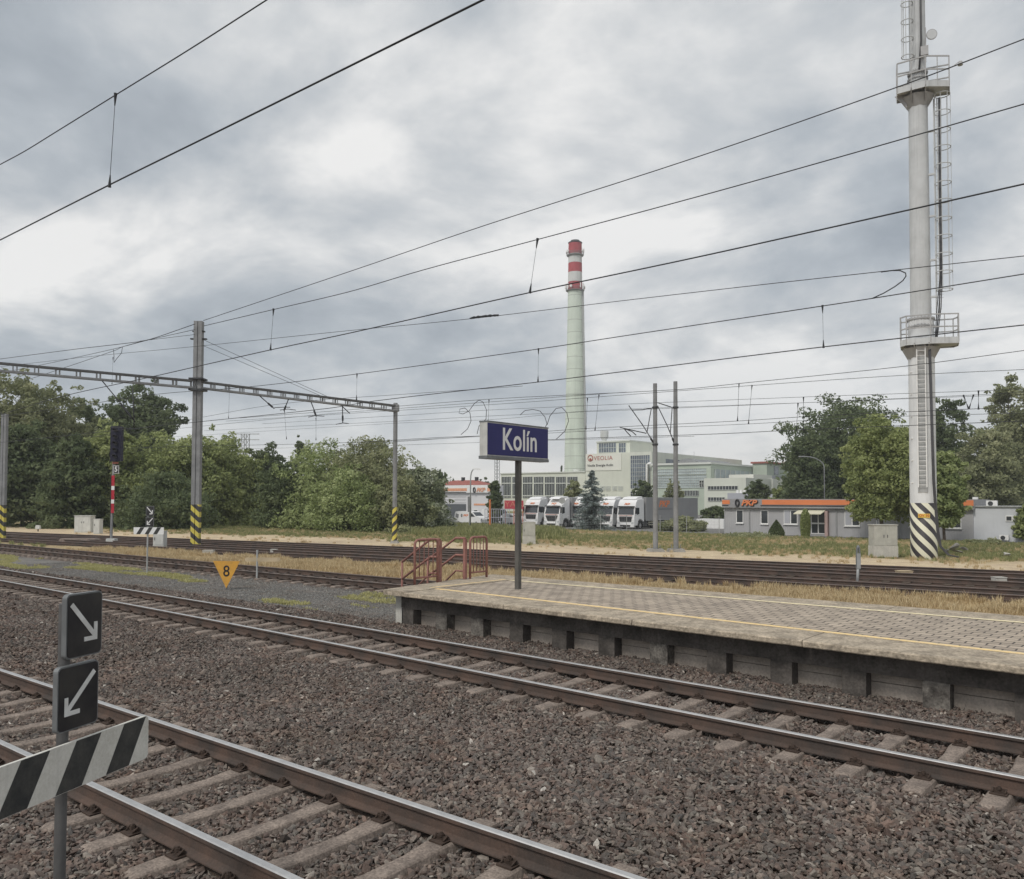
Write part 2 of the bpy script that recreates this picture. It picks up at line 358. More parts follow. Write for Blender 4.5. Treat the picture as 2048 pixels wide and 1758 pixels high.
M['moss'] = leafmat('moss', (0.28, 0.27, 0.10), (0.46, 0.44, 0.20), (0.60, 0.56, 0.32), 0.3, 0.8)
M['leaf_dark'] = leafmat('leaves_dark', (0.085, 0.112, 0.058), (0.155, 0.195, 0.095), (0.23, 0.265, 0.14))
M['leaf_mid'] = leafmat('leaves_mid', (0.17, 0.21, 0.08), (0.34, 0.385, 0.16), (0.48, 0.52, 0.25))
M['leaf_olive'] = leafmat('leaves_olive', (0.165, 0.185, 0.095), (0.31, 0.33, 0.18), (0.46, 0.46, 0.28))
M['leaf_light'] = leafmat('leaves_light', (0.17, 0.215, 0.085), (0.33, 0.39, 0.17), (0.50, 0.55, 0.29))
M['leaf_blue'] = leafmat('needles_blue', (0.10, 0.13, 0.125), (0.20, 0.24, 0.23), (0.34, 0.38, 0.37), 0.1)
M['leaf_white'] = leafmat('leaves_pale', (0.14, 0.17, 0.09), (0.26, 0.29, 0.18), (0.62, 0.64, 0.55), 0.25)

# ---------------------------------------------------------------- layout along the tracks (x, y of centre lines)
A_C = [(-60, 3.75), (-14, 4.18), (-9.5, 4.28), (-4, 4.34), (4, 4.38)]
B_C = [(-90, 12.6), (-34, 11.15), (-22.5, 10.85), (-15, 10.62), (-10, 10.42), (-5, 10.14), (-1.5, 10.0), (5, 9.85)]
C_C = [(-160, 16.0), (-54, 17.85), (-32, 18.1), (-20, 18.4), (-10, 19.0), (5, 19.2)]
D1_C = [(-160, 13.0), (-73, 21.0), (-60, 21.9), (-37.6, 24.75), (-21.8, 26.75), (-13.2, 26.9), (-3.6, 27.95), (12, 28.8)]
D3_C = [(-160, 15.5), (-73, 23.0), (-60, 24.2), (-47, 26.1), (-28, 29.6), (-17.5, 30.9), (-4.8, 32.3), (12, 33.2)]
D2_C = [(-160, 17.5), (-73, 24.6), (-46.7, 29.1), (-28, 32.5), (-17.5, 33.6), (-4.8, 36.0), (12, 38.0)]
def pl(P, x): return np.interp(x, [p[0] for p in P], [p[1] for p in P])
PLAT_X0 = -14.15; PZ = 0.58
def platN(x): return 12.25 + (-x - 6) * 0.058        # platform edge facing track B
def platF(x): return 17.35 + 0 * x                    # far edge

# ---------------------------------------------------------------- ground: one sheet with painted masks for its cover
def gz(x, y):
    z = np.interp(y, [-50, -2, 0, 2.2, 12.8, 13.6, 16.6, 17.3, 19.7, 20.6, 22, 40, 60, 80, 110, 400], [-0.5, -0.5, -0.34, -0.248, -0.248, -0.30, -0.30, -0.22, -0.22, -0.28, -0.26, -0.28, -0.55, -0.9, -0.95, -0.95])
    d1 = pl(D1_C, x) - 1.6; d2 = pl(D2_C, x) + 1.7
    inD = (y > d1) & (y < d2)
    return np.where(inD, -0.2, z)
xs = np.unique(np.concatenate([np.linspace(-3200, -220, 26), np.linspace(-220, -95, 60), np.linspace(-95, -30, 150), np.linspace(-30, 6, 180), np.linspace(6, 60, 40), np.linspace(60, 3000, 20)]))
ys = np.unique(np.concatenate([np.linspace(-1500, -20, 12), np.linspace(-20, 0, 15), np.linspace(0, 45, 200), np.linspace(45, 100, 70), np.linspace(100, 400, 40), np.linspace(400, 4500, 20)]))
XX, YY = np.meshgrid(xs, ys); rng = np.random.RandomState(4)
def vnoise(x, y, s, seed=0):
    """smooth value noise"""
    r = np.random.RandomState(seed).rand(256, 256)
    u = x / s; v = y / s; i = np.floor(u).astype(int); j = np.floor(v).astype(int); fu = u - i; fv = v - j
    fu = fu * fu * (3 - 2 * fu); fv = fv * fv * (3 - 2 * fv)
    a = r[i % 256, j % 256]; b = r[(i + 1) % 256, j % 256]; c = r[i % 256, (j + 1) % 256]; d = r[(i + 1) % 256, (j + 1) % 256]
    return (a * (1 - fu) + b * fu) * (1 - fv) + (c * (1 - fu) + d * fu) * fv
def fbm(x, y, s, seed=0): return 0.55 * vnoise(x, y, s, seed) + 0.3 * vnoise(x, y, s / 2.3, seed + 1) + 0.15 * vnoise(x, y, s / 5.1, seed + 2)
def sstep(a, b, v): t = np.clip((v - a) / (b - a), 0, 1); return t * t * (3 - 2 * t)
def masks(x, y):
    d1 = pl(D1_C, x); d2 = pl(D2_C, x); c = pl(C_C, x); w = (fbm(x, y, 3.0, 11) - 0.5) * 1.6
    brown = 1 - sstep(12.9, 14.2, y + w)
    gravel = sstep(12.9, 14.2, y + w) * (1 - sstep(c - 1.6, c - 1.0, y + w * .3))
    darkb = sstep(c - 1.6, c - 1.0, y) * (1 - sstep(c + 1.3, c + 1.9, y + w * .4)) + sstep(d1 - 1.7, d1 - 1.1, y + w * .3) * (1 - sstep(d2 + 1.0, d2 + 1.8, y + w * .5))
    mid = sstep(c + 1.3, c + 1.9, y + w * .4) * (1 - sstep(d1 - 1.7, d1 - 1.1, y + w * .3))
    gl = 0.7 * sstep(-48, -66, x + w * 3)                       # greener towards the left
    sand = sstep(d2 + 1.0, d2 + 1.8, y + w * .5) * (1 - sstep(d2 + 9.0, d2 + 15.0, y + w * 4))
    far = sstep(d2 + 9.0, d2 + 15.0, y + w * 4) * (1 - sstep(80, 82, y))
    yard = sstep(80, 82, y) * (x > -140) * (y < 190)
    beyond = sstep(80, 82, y) * (1 - (x > -140) * (y < 190))
    pat = sstep(0.50, 0.62, fbm(x, y, 6.0, 31))
    straw = mid * (1 - gl) + far * 0.65 * pat
    green = mid * gl + far * (1 - 0.65 * pat) + beyond
    return brown, gravel, darkb, straw, green, sand, yard
def mosspatch(x, y):
    """light green moss and weeds on the gravel between tracks B and C"""
    c = pl(C_C, x)
    return ((y > 13.6) & (y < c - 1.3) & (x < -16)) * sstep(0.57, 0.64, fbm(x * 0.45, y * 1.6, 2.6, 77)) * sstep(-16, -22, x)
mk = masks(XX, YY)
cols = [(0.125, 0.098, 0.082), (0.20, 0.195, 0.185), (0.095, 0.066, 0.053), (0.42, 0.33, 0.20), (0.24, 0.225, 0.115), (0.58, 0.475, 0.33), (0.20, 0.20, 0.195)]
GC = sum(m[..., None] * np.array(c) for m, c in zip(mk, cols))
mp_ = mosspatch(XX, YY)[..., None] * 0.8
GC = GC * (1 - mp_) + np.array([0.34, 0.31, 0.17]) * mp_
ZZ = gz(XX, YY) + (fbm(XX, YY, 1.3, 51) - 0.5) * 0.05 * (np.abs(XX) < 200) * (YY > 12.5) + (fbm(XX, YY, 8, 61) - 0.5) * 0.35 * sstep(42, 50, YY) * (1 - sstep(74, 80, YY))
nx, ny = len(xs), len(ys)
gv = np.stack([XX, YY, ZZ], -1).reshape(-1, 3)
idx = np.arange(nx * ny).reshape(ny, nx)
gf = np.stack([idx[:-1, :-1], idx[:-1, 1:], idx[1:, 1:], idx[1:, :-1]], -1).reshape(-1, 4)
def fastmesh(name, v, f):
    me = bpy.data.meshes.new(name); me.vertices.add(len(v)); me.vertices.foreach_set('co', np.ascontiguousarray(v, dtype=np.float32).ravel())
    k = f.shape[1]; me.loops.add(f.size); me.loops.foreach_set('vertex_index', f.astype(np.int32).ravel())
    me.polygons.add(len(f)); me.polygons.foreach_set('loop_start', np.arange(0, f.size, k, dtype=np.int32))
    me.polygons.foreach_set('loop_total', np.full(len(f), k, dtype=np.int32)); me.update(calc_edges=True); return me
gm = fastmesh('ground', gv, gf)
ca = gm.color_attributes.new('cover', 'FLOAT_COLOR', 'POINT')
ca.data.foreach_set('color', np.concatenate([GC.reshape(-1, 3), np.ones((nx * ny, 1))], 1).astype(np.float32).ravel())
gm.polygons.foreach_set('use_smooth', np.ones(len(gf), dtype=bool))
gmat = bpy.data.materials.new('ground'); gmat.use_nodes = True; t = gmat.node_tree; b = t.nodes['Principled BSDF']
b.inputs['Roughness'].default_value = 0.95; b.inputs['Specular IOR Level'].default_value = 0.1
at = N(t, 'ShaderNodeAttribute', attribute_name='cover'); g = N(t, 'ShaderNodeNewGeometry')
nA = noise(t, g.outputs['Position'], 22, 5, 0.7); nB = noise(t, g.outputs['Position'], 1.1, 6, 0.65)
c = mixc(t, 0.55, at.outputs['Color'], ramp(t, nA, [(0.3, (0.12,) * 3), (0.7, (0.85,) * 3)]), 'OVERLAY')
c = mixc(t, 0.35, c, ramp(t, nB, [(0.35, (0.25, 0.25, 0.27)), (0.65, (0.75, 0.72, 0.66))]), 'OVERLAY')
t.links.new(c, b.inputs['Base Color'])
bp = N(t, 'ShaderNodeBump'); bp.inputs['Strength'].default_value = 0.9; bp.inputs['Distance'].default_value = 0.04
t.links.new(nA, bp.inputs['Height']); t.links.new(bp.outputs[0], b.inputs['Normal'])
gm.materials.append(gmat)
go = bpy.data.objects.new('ground', gm); COL.objects.link(go); go['kind'] = 'structure'

# ---------------------------------------------------------------- tracks
def path(P, x0, x1, step=0.6):
    xs_ = np.arange(x0, x1, step); px_ = [p[0] for p in P]; py_ = [p[1] for p in P]
    co = np.polyfit(px_, py_, 3) if len(P) > 3 else np.polyfit(px_, py_, 1)
    k = 6.0; out = []
    for x in xs_:
        w = np.linspace(-k, k, 13); out.append((x, float(np.mean(pl(P, x + w)))))
    return out
def sweep(mb, pts, prof, mats_i):
    n = len(prof); vs = []
    for i, p in enumerate(pts):
        a = pts[max(0, i - 1)]; b_ = pts[min(len(pts) - 1, i + 1)]
        d = np.array([b_[0] - a[0], b_[1] - a[1]]); d = d / np.linalg.norm(d); nn = np.array([-d[1], d[0]])
        for (o, z) in prof: vs.append((p[0] + nn[0] * o, p[1] + nn[1] * o, z))
    base = len(mb.v); mb.v += [tuple(map(float, v)) for v in vs]
    for i in range(len(pts) - 1):
        for k in range(n):
            k2 = (k + 1) % n
            mb.f.append([base + i * n + k, base + i * n + k2, base + (i + 1) * n + k2, base + (i + 1) * n + k]); mb.m.append(mats_i[k]); mb.sm.append(False)
    mb.f.append([base + k for k in range(n)]); mb.m.append(0); mb.sm.append(False)
    mb.f.append([base + (len(pts) - 1) * n + k for k in range(n - 1, -1, -1)]); mb.m.append(0); mb.sm.append(False)
RP = [(-0.075, -0.172), (0.075, -0.172), (0.075, -0.160), (0.013, -0.135), (0.010, -0.052), (0.036, -0.038), (0.036, -0.008), (0.028, 0.0), (-0.028, 0.0), (-0.036, -0.008), (-0.036, -0.038), (-0.010, -0.052), (-0.013, -0.135), (-0.075, -0.160)]
RM = [0, 0, 0, 0, 0, 0, 1, 1, 1, 0, 0, 0, 0, 0]
def sleeper_mesh():
    mb = MB(); xs_ = [-1.28, -1.22, -0.98, -0.55, -0.28, 0.28, 0.55, 0.98, 1.22, 1.28]
    zt = [-0.200, -0.176, -0.174, -0.174, -0.192, -0.192, -0.174, -0.174, -0.176, -0.200]
    ht = [0.085, 0.10, 0.105, 0.105, 0.085, 0.085, 0.105, 0.105, 0.10, 0.085]
    rows = []
    for x, z, h in zip(xs_, zt, ht): rows.append([(-h - 0.045, x, z - 0.16), (-h, x, z - 0.012), (-h + 0.014, x, z), (h - 0.014, x, z), (h, x, z - 0.012), (h + 0.045, x, z - 0.16)])
    vs = [v for r in rows for v in r]; fs = []
    for i in range(len(rows) - 1):
        for k in range(5): fs.append((i * 6 + k, i * 6 + k + 1, (i + 1) * 6 + k + 1, (i + 1) * 6 + k))
    fs += [tuple(range(6)), tuple(range((len(rows) - 1) * 6 + 5, (len(rows) - 1) * 6 - 1, -1))]
    mb.add(vs, fs); return mb.mesh([M['sleeper']])
def wood_mesh():
    mb = MB(); mb.box((0, 0, -0.245), (0.25, 2.6, 0.14)); return mb.mesh([M['sleeper_wood']])
def clip_mesh():
    mb = MB(); mb.box((0, 0, -0.1695), (0.15, 0.34, 0.008))
    for s in (-1, 1):
        mb.box((0, s * 0.125, -0.166), (0.15, 0.10, 0.014)); mb.box((0, s * 0.092, -0.146), (0.10, 0.045, 0.022))
        mb.cyl((0, s * 0.105, -0.16), (0, s * 0.105, -0.10), 0.012, n=8); mb.cyl((0, s * 0.105, -0.135), (0, s * 0.105, -0.112), 0.024, n=6)
        mb.tube([(-0.05, s * 0.14, -0.155), (-0.06, s * 0.10, -0.125), (-0.03, s * 0.075, -0.135), (0.03, s * 0.075, -0.135), (0.06, s * 0.10, -0.125), (0.05, s * 0.14, -0.155)], 0.009, 5)
    return mb.mesh([M['clip']])
SLM, CLM, WDM = sleeper_mesh(), clip_mesh(), wood_mesh()
ST_POS = {}
def track(label, P, x0, x1, sx0, sx1, spacing, top='rail_top', wood=False, clips=True, phase=0.0, railnames=('rail', 'rail')):
    y0 = float(pl(P, max(x0, -20)))
    t_ = thing('railway_track', label, 'railway track', (max(x0, -20), y0, -0.2), 'railway tracks running across the view')
    pts = path(P, x0, x1)
    for s in (-1, 1):
        mb = MB(); q = []
        for i, p in enumerate(pts):
            a = pts[max(0, i - 1)]; b_ = pts[min(len(pts) - 1, i + 1)]; d = np.array([b_[0] - a[0], b_[1] - a[1]]); d /= np.linalg.norm(d)
            q.append((p[0] - d[1] * s * 0.7525, p[1] + d[0] * s * 0.7525))
        sweep(mb, q, RP, RM); part('rail', mb, [M['rail_side'], M[top]], t_)
    n = 0; x = sx1 - phase; lst = []
    while x > sx0 and n < 100:
        y = float(np.mean(pl(P, x + np.linspace(-6, 6, 13)))); dy = float(pl(P, x + 3) - pl(P, x - 3)) / 6
        o = bpy.data.objects.new('sleeper', WDM if wood else SLM); COL.objects.link(o); o.parent = t_
        o.location = Vector((x, y, -0.0)) - t_.location; o.rotation_euler[2] = math.atan(dy) + random.uniform(-.006, .006)
        lst.append((x, y))
        if clips:
            for s in (-1, 1):
                c_ = bpy.data.objects.new('rail_clip', CLM); COL.objects.link(c_); c_.parent = o; c_.location = (0, s * 0.7525, 0.0)
        x -= spacing; n += 1
    ST_POS[label] = lst; return t_
random.seed(3)
# sleeper phases measured from the fastenings in the photograph
track('nearest track, with two polished rails and pale concrete sleepers, crossing the lower left corner', A_C, -70, 6, -62, 2.5, 0.711, phase=(2.5 + 4.07) % 0.711)
track('second track with bright rails on concrete sleepers, passing right in front of the platform', B_C, -95, 8, -62, 3.0, 0.672, phase=(3.0 + 4.09) % 0.672)
track('third track, dull brown rails with short sleeper ends, running in behind the platform', C_C, -150, 8, -80, -12.0, 0.68, top='rail_top_dull')
track('nearer one of the far dark tracks behind the dry grass, beyond the platform', D1_C, -180, 14, -58, 6, 0.65, top='rail_top_dull', wood=True, clips=False)
track('middle track of the three far dark tracks, branching from its neighbours at the left', D3_C, -180, 14, -58, 6, 0.65, top='rail_top_dull', wood=True, clips=False)
track('farthest track, dark rails along the sandy strip below the lamp mast', D2_C, -180, 14, -58, 6, 0.65, top='rail_top_dull', wood=True, clips=False)

# ---------------------------------------------------------------- scattered cover: stones and grass
def hidden_coll(name, meshes):
    c = bpy.data.collections.new(name)
    for i, me in enumerate(meshes):
        o = bpy.data.objects.new(name + '_piece', me); c.objects.link(o)
    return c
def scatter(name, label, cat, pts, rot, scl, coll, up=False):
    me = bpy.data.meshes.new(name); me.vertices.add(len(pts)); me.vertices.foreach_set('co', pts.astype(np.float32).ravel())
    a = me.attributes.new('rot', 'FLOAT_VECTOR', 'POINT'); a.data.foreach_set('vector', rot.astype(np.float32).ravel())
    a = me.attributes.new('scl', 'FLOAT_VECTOR', 'POINT'); a.data.foreach_set('vector', scl.astype(np.float32).ravel())
    a = me.attributes.new('pick', 'INT', 'POINT'); a.data.foreach_set('value', np.random.RandomState(1).randint(0, len(coll.objects), len(pts)).astype(np.int32))
    o = bpy.data.objects.new(name, me); COL.objects.link(o); setp(o, label, cat, None, 'stuff')
    ng = bpy.data.node_groups.new(name, 'GeometryNodeTree')
    ng.interface.new_socket('Geometry', in_out='INPUT', socket_type='NodeSocketGeometry'); ng.interface.new_socket('Geometry', in_out='OUTPUT', socket_type='NodeSocketGeometry')
    gi = ng.nodes.new('NodeGroupInput'); gou = ng.nodes.new('NodeGroupOutput')
    mp = ng.nodes.new('GeometryNodeMeshToPoints'); ip = ng.nodes.new('GeometryNodeInstanceOnPoints'); ci = ng.nodes.new('GeometryNodeCollectionInfo')
    ci.inputs['Collection'].default_value = coll; ci.inputs['Separate Children'].default_value = True; ci.inputs['Reset Children'].default_value = True
    def na(nm, ty):
        n = ng.nodes.new('GeometryNodeInputNamedAttribute'); n.data_type = ty; n.inputs[0].default_value = nm; return n.outputs[0]
    ng.links.new(gi.outputs[0], mp.inputs[0]); ng.links.new(mp.outputs[0], ip.inputs['Points']); ng.links.new(ci.outputs[0], ip.inputs['Instance'])
    ip.inputs['Pick Instance'].default_value = True
    ng.links.new(na('pick', 'INT'), ip.inputs['Instance Index'])
    e2r = ng.nodes.new('FunctionNodeEulerToRotation'); ng.links.new(na('rot', 'FLOAT_VECTOR'), e2r.inputs[0]); ng.links.new(e2r.outputs[0], ip.inputs['Rotation'])
    ng.links.new(na('scl', 'FLOAT_VECTOR'), ip.inputs['Scale']); ng.links.new(ip.outputs[0], gou.inputs[0])
    md = o.modifiers.new('scatter', 'NODES'); md.node_group = ng; return o
def stone_mesh(seed, m):
    import bmesh
    r = random.Random(seed); bm = bmesh.new()
    pts = []
    for _ in range(13):
        v = Vector((r.gauss(0, 1), r.gauss(0, 1), r.gauss(0, 1))).normalized(); pts.append(bm.verts.new((v.x * r.uniform(.75, 1.1), v.y * r.uniform(.6, .9), v.z * r.uniform(.28, .55))))
    res = bmesh.ops.convex_hull(bm, input=pts)
    bmesh.ops.delete(bm, geom=[v for v in bm.verts if not v.link_faces], context='VERTS')
    me = bpy.data.meshes.new('stone'); bm.to_mesh(me); bm.free(); me.materials.append(m); return me
stones = hidden_coll('stone', [stone_mesh(i, M['stone']) for i in range(10)])
gravels = hidden_coll('gravel', [stone_mesh(40 + i, M['gravel']) for i in range(6)])
def inview(x, y, marg=260):
    dx = x * R2[0] + y * R2[1]; dd = x * FV[0] + y * FV[1]
    px_ = CX + F * dx / np.maximum(dd, 0.1)
    return (dd > 1.5) & (px_ > -marg) & (px_ < 2048 + marg)
def free_of_sleepers(x, y, P, spacing, lst, z_clear):
    c = np.array(sorted(lst)); yc = pl(P, x); i = np.clip(np.searchsorted(c[:, 0], x), 1, len(c) - 1)
    d = np.minimum(np.abs(c[i, 0] - x), np.abs(c[i - 1, 0] - x)); a = np.abs(y - yc)
    on = (d < 0.115) & (a < 1.17); rail = np.abs(a - 0.7525) < 0.065
    return ~(on | rail)
rs = np.random.RandomState(8)
def cand(n, x0, x1, y0, y1): return rs.uniform(x0, x1, n), rs.uniform(y0, y1, n)
labs = list(ST_POS.keys())
# brown ballast: dense near the camera, thinner and coarser far off
X_, Y_ = [], []
for (x0, x1, y0, y1, dens) in ((-14, 4, 1.0, 7.5, 1200), (-14, 4, 7.5, 13.2, 980), (-26, -14, 1.5, 13.2, 560), (-48, -26, 5, 13.2, 260)):
    a_, b_ = cand(int((x1 - x0) * (y1 - y0) * dens), x0, x1, y0, y1); k = inview(a_, b_, 800); X_.append(a_[k]); Y_.append(b_[k])
X_ = np.concatenate(X_); Y_ = np.concatenate(Y_)
k = free_of_sleepers(X_, Y_, A_C, .711, ST_POS[labs[0]], 0) & free_of_sleepers(X_, Y_, B_C, .672, ST_POS[labs[1]], 0) & ~((Y_ > platN(X_) + 0.75) & (X_ > PLAT_X0))
X_, Y_ = X_[k], Y_[k]
dA = np.abs(Y_ - pl(A_C, X_)); dB = np.abs(Y_ - pl(B_C, X_)); inside = (dA < 0.7) | (dB < 0.7)
sz = rs.gamma(9.0, 1 / 9.0, len(X_)) * 0.0285 * np.interp(-X_, [10, 40], [1.0, 1.35])
Z_ = -0.224 + rs.uniform(-0.014, 0.014, len(X_)) + (fbm(X_, Y_, 1.1, 5) - 0.5) * 0.05 * (~inside) - inside * 0.010 + 0.02 * sstep(0.95, 1.6, np.minimum(dA, dB)) * (~inside)
rot = rs.uniform(0, 6.28, (len(X_), 3)); rot[:, 0:2] = rs.normal(0, 0.5, (len(X_), 2))
scatter('ballast', 'brown and grey crushed stone ballast bed around the two near tracks', 'ballast', np.stack([X_, Y_, Z_], -1), rot, np.stack([sz * rs.uniform(.85, 1.7, len(sz)), sz * rs.uniform(.8, 1.15, len(sz)), sz * 1.1], -1), stones)
# grey gravel between B and C
X_, Y_ = cand(60000, -40, -12, 12.8, 17.2); k = inview(X_, Y_) & ~((X_ > PLAT_X0 - 0.2) & (Y_ > 12.9)); X_, Y_ = X_[k], Y_[k]
sz = rs.uniform(0.015, 0.03, len(X_)); rot = rs.uniform(0, 6.28, (len(X_), 3))
scatter('gravel', 'fine grey gravel between the second and third tracks, left of the platform end', 'gravel', np.stack([X_, Y_, gz(X_, Y_) + (fbm(X_, Y_, 1.3, 51) - .5) * .05 + 0.005], -1), rot, np.stack([sz, sz, sz], -1), gravels)
def tuft_mesh(seed, m, n, h, spread, w=0.012, seedh=False):
    r = np.random.RandomState(seed); v = []; f = []; hue = []
    for i in range(n):
        a = r.uniform(0, 6.28); rr = spread * math.sqrt(r.rand()); x, y = rr * math.cos(a), rr * math.sin(a); hh = h * r.uniform(.45, 1.1)
        b_ = r.uniform(0, 6.28); lean = r.uniform(.1, .55) * hh; ww = w * r.uniform(.6, 1.4); u = np.array([math.cos(b_), math.sin(b_), 0]); p = np.array([-u[1], u[0], 0]) * ww
        base = len(v); o = np.array([x, y, 0])
        v += [o - p, o + p, o + u * lean * .4 + [0, 0, hh * .6] + p * .8, o + u * lean * .4 + [0, 0, hh * .6] - p * .8, o + u * lean + [0, 0, hh]]
        f += [(base, base + 1, base + 2, base + 3), (base + 3, base + 2, base + 4)]; hue += [r.rand()] * 5
    me = bpy.data.meshes.new('tuft'); me.from_pydata([tuple(q) for q in v], [], f); at_ = me.attributes.new('hue', 'FLOAT', 'POINT'); at_.data.foreach_set('value', np.array(hue, dtype=np.float32)); me.materials.append(m); return me
def grassfield(name, label, n, box, keep, coll, s0, s1):
    X_, Y_ = cand(n, *box); k = inview(X_, Y_, 120) & (rs.rand(len(X_)) < keep(X_, Y_)); X_, Y_ = X_[k], Y_[k]
    s = rs.uniform(s0, s1, len(X_)); rot = np.zeros((len(X_), 3)); rot[:, 2] = rs.uniform(0, 6.28, len(X_)); rot[:, 0:2] = rs.normal(0, .12, (len(X_), 2))
    zz = gz(X_, Y_) + (fbm(X_, Y_, 8, 61) - 0.5) * 0.35 * sstep(42, 50, Y_) * (1 - sstep(74, 80, Y_)) + (fbm(X_, Y_, 1.3, 51) - .5) * .05 - 0.02
    scatter(name, label, 'grass', np.stack([X_, Y_, zz], -1), rot, np.stack([s, s, s], -1), coll)
cs = hidden_coll('straw_tuft', [tuft_mesh(i, M['straw'], 34, 0.30, 0.16, 0.010) for i in range(5)])
cg = hidden_coll('grass_tuft', [tuft_mesh(20 + i, M['grass'], 34, 0.34, 0.20, 0.014) for i in range(5)])
cm = hidden_coll('moss_tuft', [tuft_mesh(40 + i, M['moss'], 40, 0.10, 0.14, 0.010) for i in range(4)])
grassfield('dry_grass', 'straw coloured dry grass between the platform and the far dark tracks', 42000, (-48, 3, 19.5, 28),
    lambda x, y: masks(x, y)[3] * (0.06 + 0.94 * sstep(.38, .6, fbm(x, y, 1.8, 91))), cs, 0.35, 1.0)
def keepg(x, y):
    m = masks(x, y); near = sstep(70, 56, y); return (m[4] * (0.35 + .65 * sstep(.35, .6, fbm(x, y, 4, 92)))) * (0.5 + 0.5 * near)
grassfield('green_grass', 'green and yellowish grass bank beyond the far tracks', 60000, (-100, 0, 20, 82), keepg, cg, 0.35, 0.8)
grassfield('sparse_grass', 'thin dry tufts on the sandy strip and bank beyond the far tracks', 30000, (-75, 0, 30, 80),
    lambda x, y: 0.16 * masks(x, y)[5] * sstep(.45, .65, fbm(x, y, 3.1, 97)) + 0.6 * masks(x, y)[3] + .22 * masks(x, y)[4], cs, 0.4, 0.8)
grassfield('moss', 'yellow green moss and weeds in patches on the gravel left of the platform', 26000, (-48, -15, 12.8, 17.4),
    lambda x, y: mosspatch(x, y), cm, 0.5, 1.1)
def pxof(x, y): return CX + F * (x * R2[0] + y * R2[1]) / np.maximum(x * FV[0] + y * FV[1], 0.1)
grassfield('tall_weeds', 'tall green weeds on the bank below the vans and the white garage', 12000, (-80, -30, 44, 78),
    lambda x, y: sstep(800, 850, pxof(x, y)) * (1 - sstep(1085, 1140, pxof(x, y))) * sstep(47, 56, y) * sstep(.35, .6, fbm(x, y, 2.2, 93)), cg, 0.9, 2.3)

# ---------------------------------------------------------------- platform
pt = thing('station_platform', 'low concrete station platform with yellow lines, overhanging edge slabs and a pillared front wall', 'platform', (-10, 13, -0.25))
XE = 8.0
def ribbon(mb, f0, f1, x0, x1, z0, z1, step=1.0, cuts=None):
    q = cuts if cuts is not None else list(np.arange(x0, x1, step)) + [x1]
    for a, b_ in zip(q[:-1], q[1:]):
        vs = [(a, f0(a), z0), (b_, f0(b_), z0), (b_, f1(b_), z0), (a, f1(a), z0), (a, f0(a), z1), (b_, f0(b_), z1), (b_, f1(b_), z1), (a, f1(a), z1)]
        mb.add(vs, [(3, 2, 1, 0), (4, 5, 6, 7), (0, 1, 5, 4), (1, 2, 6, 5), (2, 3, 7, 6), (3, 0, 4, 7)])
# edge slabs towards track B, each about 3.0 m, with small joints
def slab(edge, inner, name, label=None):
    mb = MB(); x = PLAT_X0 + 0.75; r = random.Random(5)
    xs0 = x
    while xs0 < XE:
        x1 = min(xs0 + 3.0, XE); n = 24; top = []; 
        for i in range(n):
            a = xs0 + 0.008 + (x1 - xs0 - 0.016) * i / n; b_ = xs0 + 0.008 + (x1 - xs0 - 0.016) * (i + 1) / n
            ja = (math.sin(a * 9.1) * .006 + math.sin(a * 23.7) * .005); jb = (math.sin(b_ * 9.1) * .006 + math.sin(b_ * 23.7) * .005)
            za = PZ; e0, e1 = edge(a) + ja, edge(b_) + jb; sgn = 1 if inner(a) > edge(a) else -1
            prof_a = [(e0 + .012 * sgn, PZ - .10), (e0, PZ - .085), (e0 + ja, PZ - .02), (e0 + .018 * sgn, PZ), (inner(a), PZ), (inner(a), PZ - .10)]
            prof_b = [(e1 + .012 * sgn, PZ - .10), (e1, PZ - .085), (e1 + jb, PZ - .02), (e1 + .018 * sgn, PZ), (inner(b_), PZ), (inner(b_), PZ - .10)]
            vs = [(a, y, z) for y, z in prof_a] + [(b_, y, z) for y, z in prof_b]
            fs = [(k, (k + 1) % 6, 6 + (k + 1) % 6, 6 + k) for k in range(6)]
            if i == 0: fs.append(tuple(range(6)))
            if i == n - 1: fs.append(tuple(range(11, 5, -1)))
            mb.add(vs, fs)
        xs0 = x1
    return part(name, mb, M['slab_edge'], pt, label)
slab(platN, lambda x: platN(x) + 1.12, 'edge_slab')
slab(platF, lambda x: platF(x) - 0.85, 'edge_slab')
# herringbone brick paving between the edge slabs
pav = bpy.data.materials.new('brick_paving'); pav.use_nodes = True; t = pav.node_tree; b = t.nodes['Principled BSDF']; b.inputs['Roughness'].default_value = 0.9
tcn = N(t, 'ShaderNodeNewGeometry'); mp = N(t, 'ShaderNodeMapping'); mp.inputs['Rotation'].default_value = (0, 0, math.radians(2)); t.links.new(tcn.outputs['Position'], mp.inputs[0])
nw = N(t, 'ShaderNodeVectorMath', operation='ADD'); nz = N(t, 'ShaderNodeTexNoise'); nz.inputs['Scale'].default_value = 6; t.links.new(tcn.outputs['Position'], nz.inputs['Vector'])
ns = N(t, 'ShaderNodeVectorMath', operation='SCALE'); t.links.new(nz.outputs['Color'], ns.inputs[0]); ns.inputs['Scale'].default_value = 0.035
t.links.new(mp.outputs[0], nw.inputs[0]); t.links.new(ns.outputs[0], nw.inputs[1])
bt = N(t, 'ShaderNodeTexBrick'); bt.inputs['Scale'].default_value = 1.0; bt.inputs['Brick Width'].default_value = 0.27; bt.inputs['Row Height'].default_value = 0.20
bt.inputs['Mortar Size'].default_value = 0.013; bt.inputs['Mortar Smooth'].default_value = 0.3; bt.inputs['Bias'].default_value = -0.2
bt.inputs['Color1'].default_value = (0.43, 0.36, 0.285, 1); bt.inputs['Color2'].default_value = (0.31, 0.26, 0.21, 1); bt.inputs['Mortar'].default_value = (0.07, 0.062, 0.055, 1)
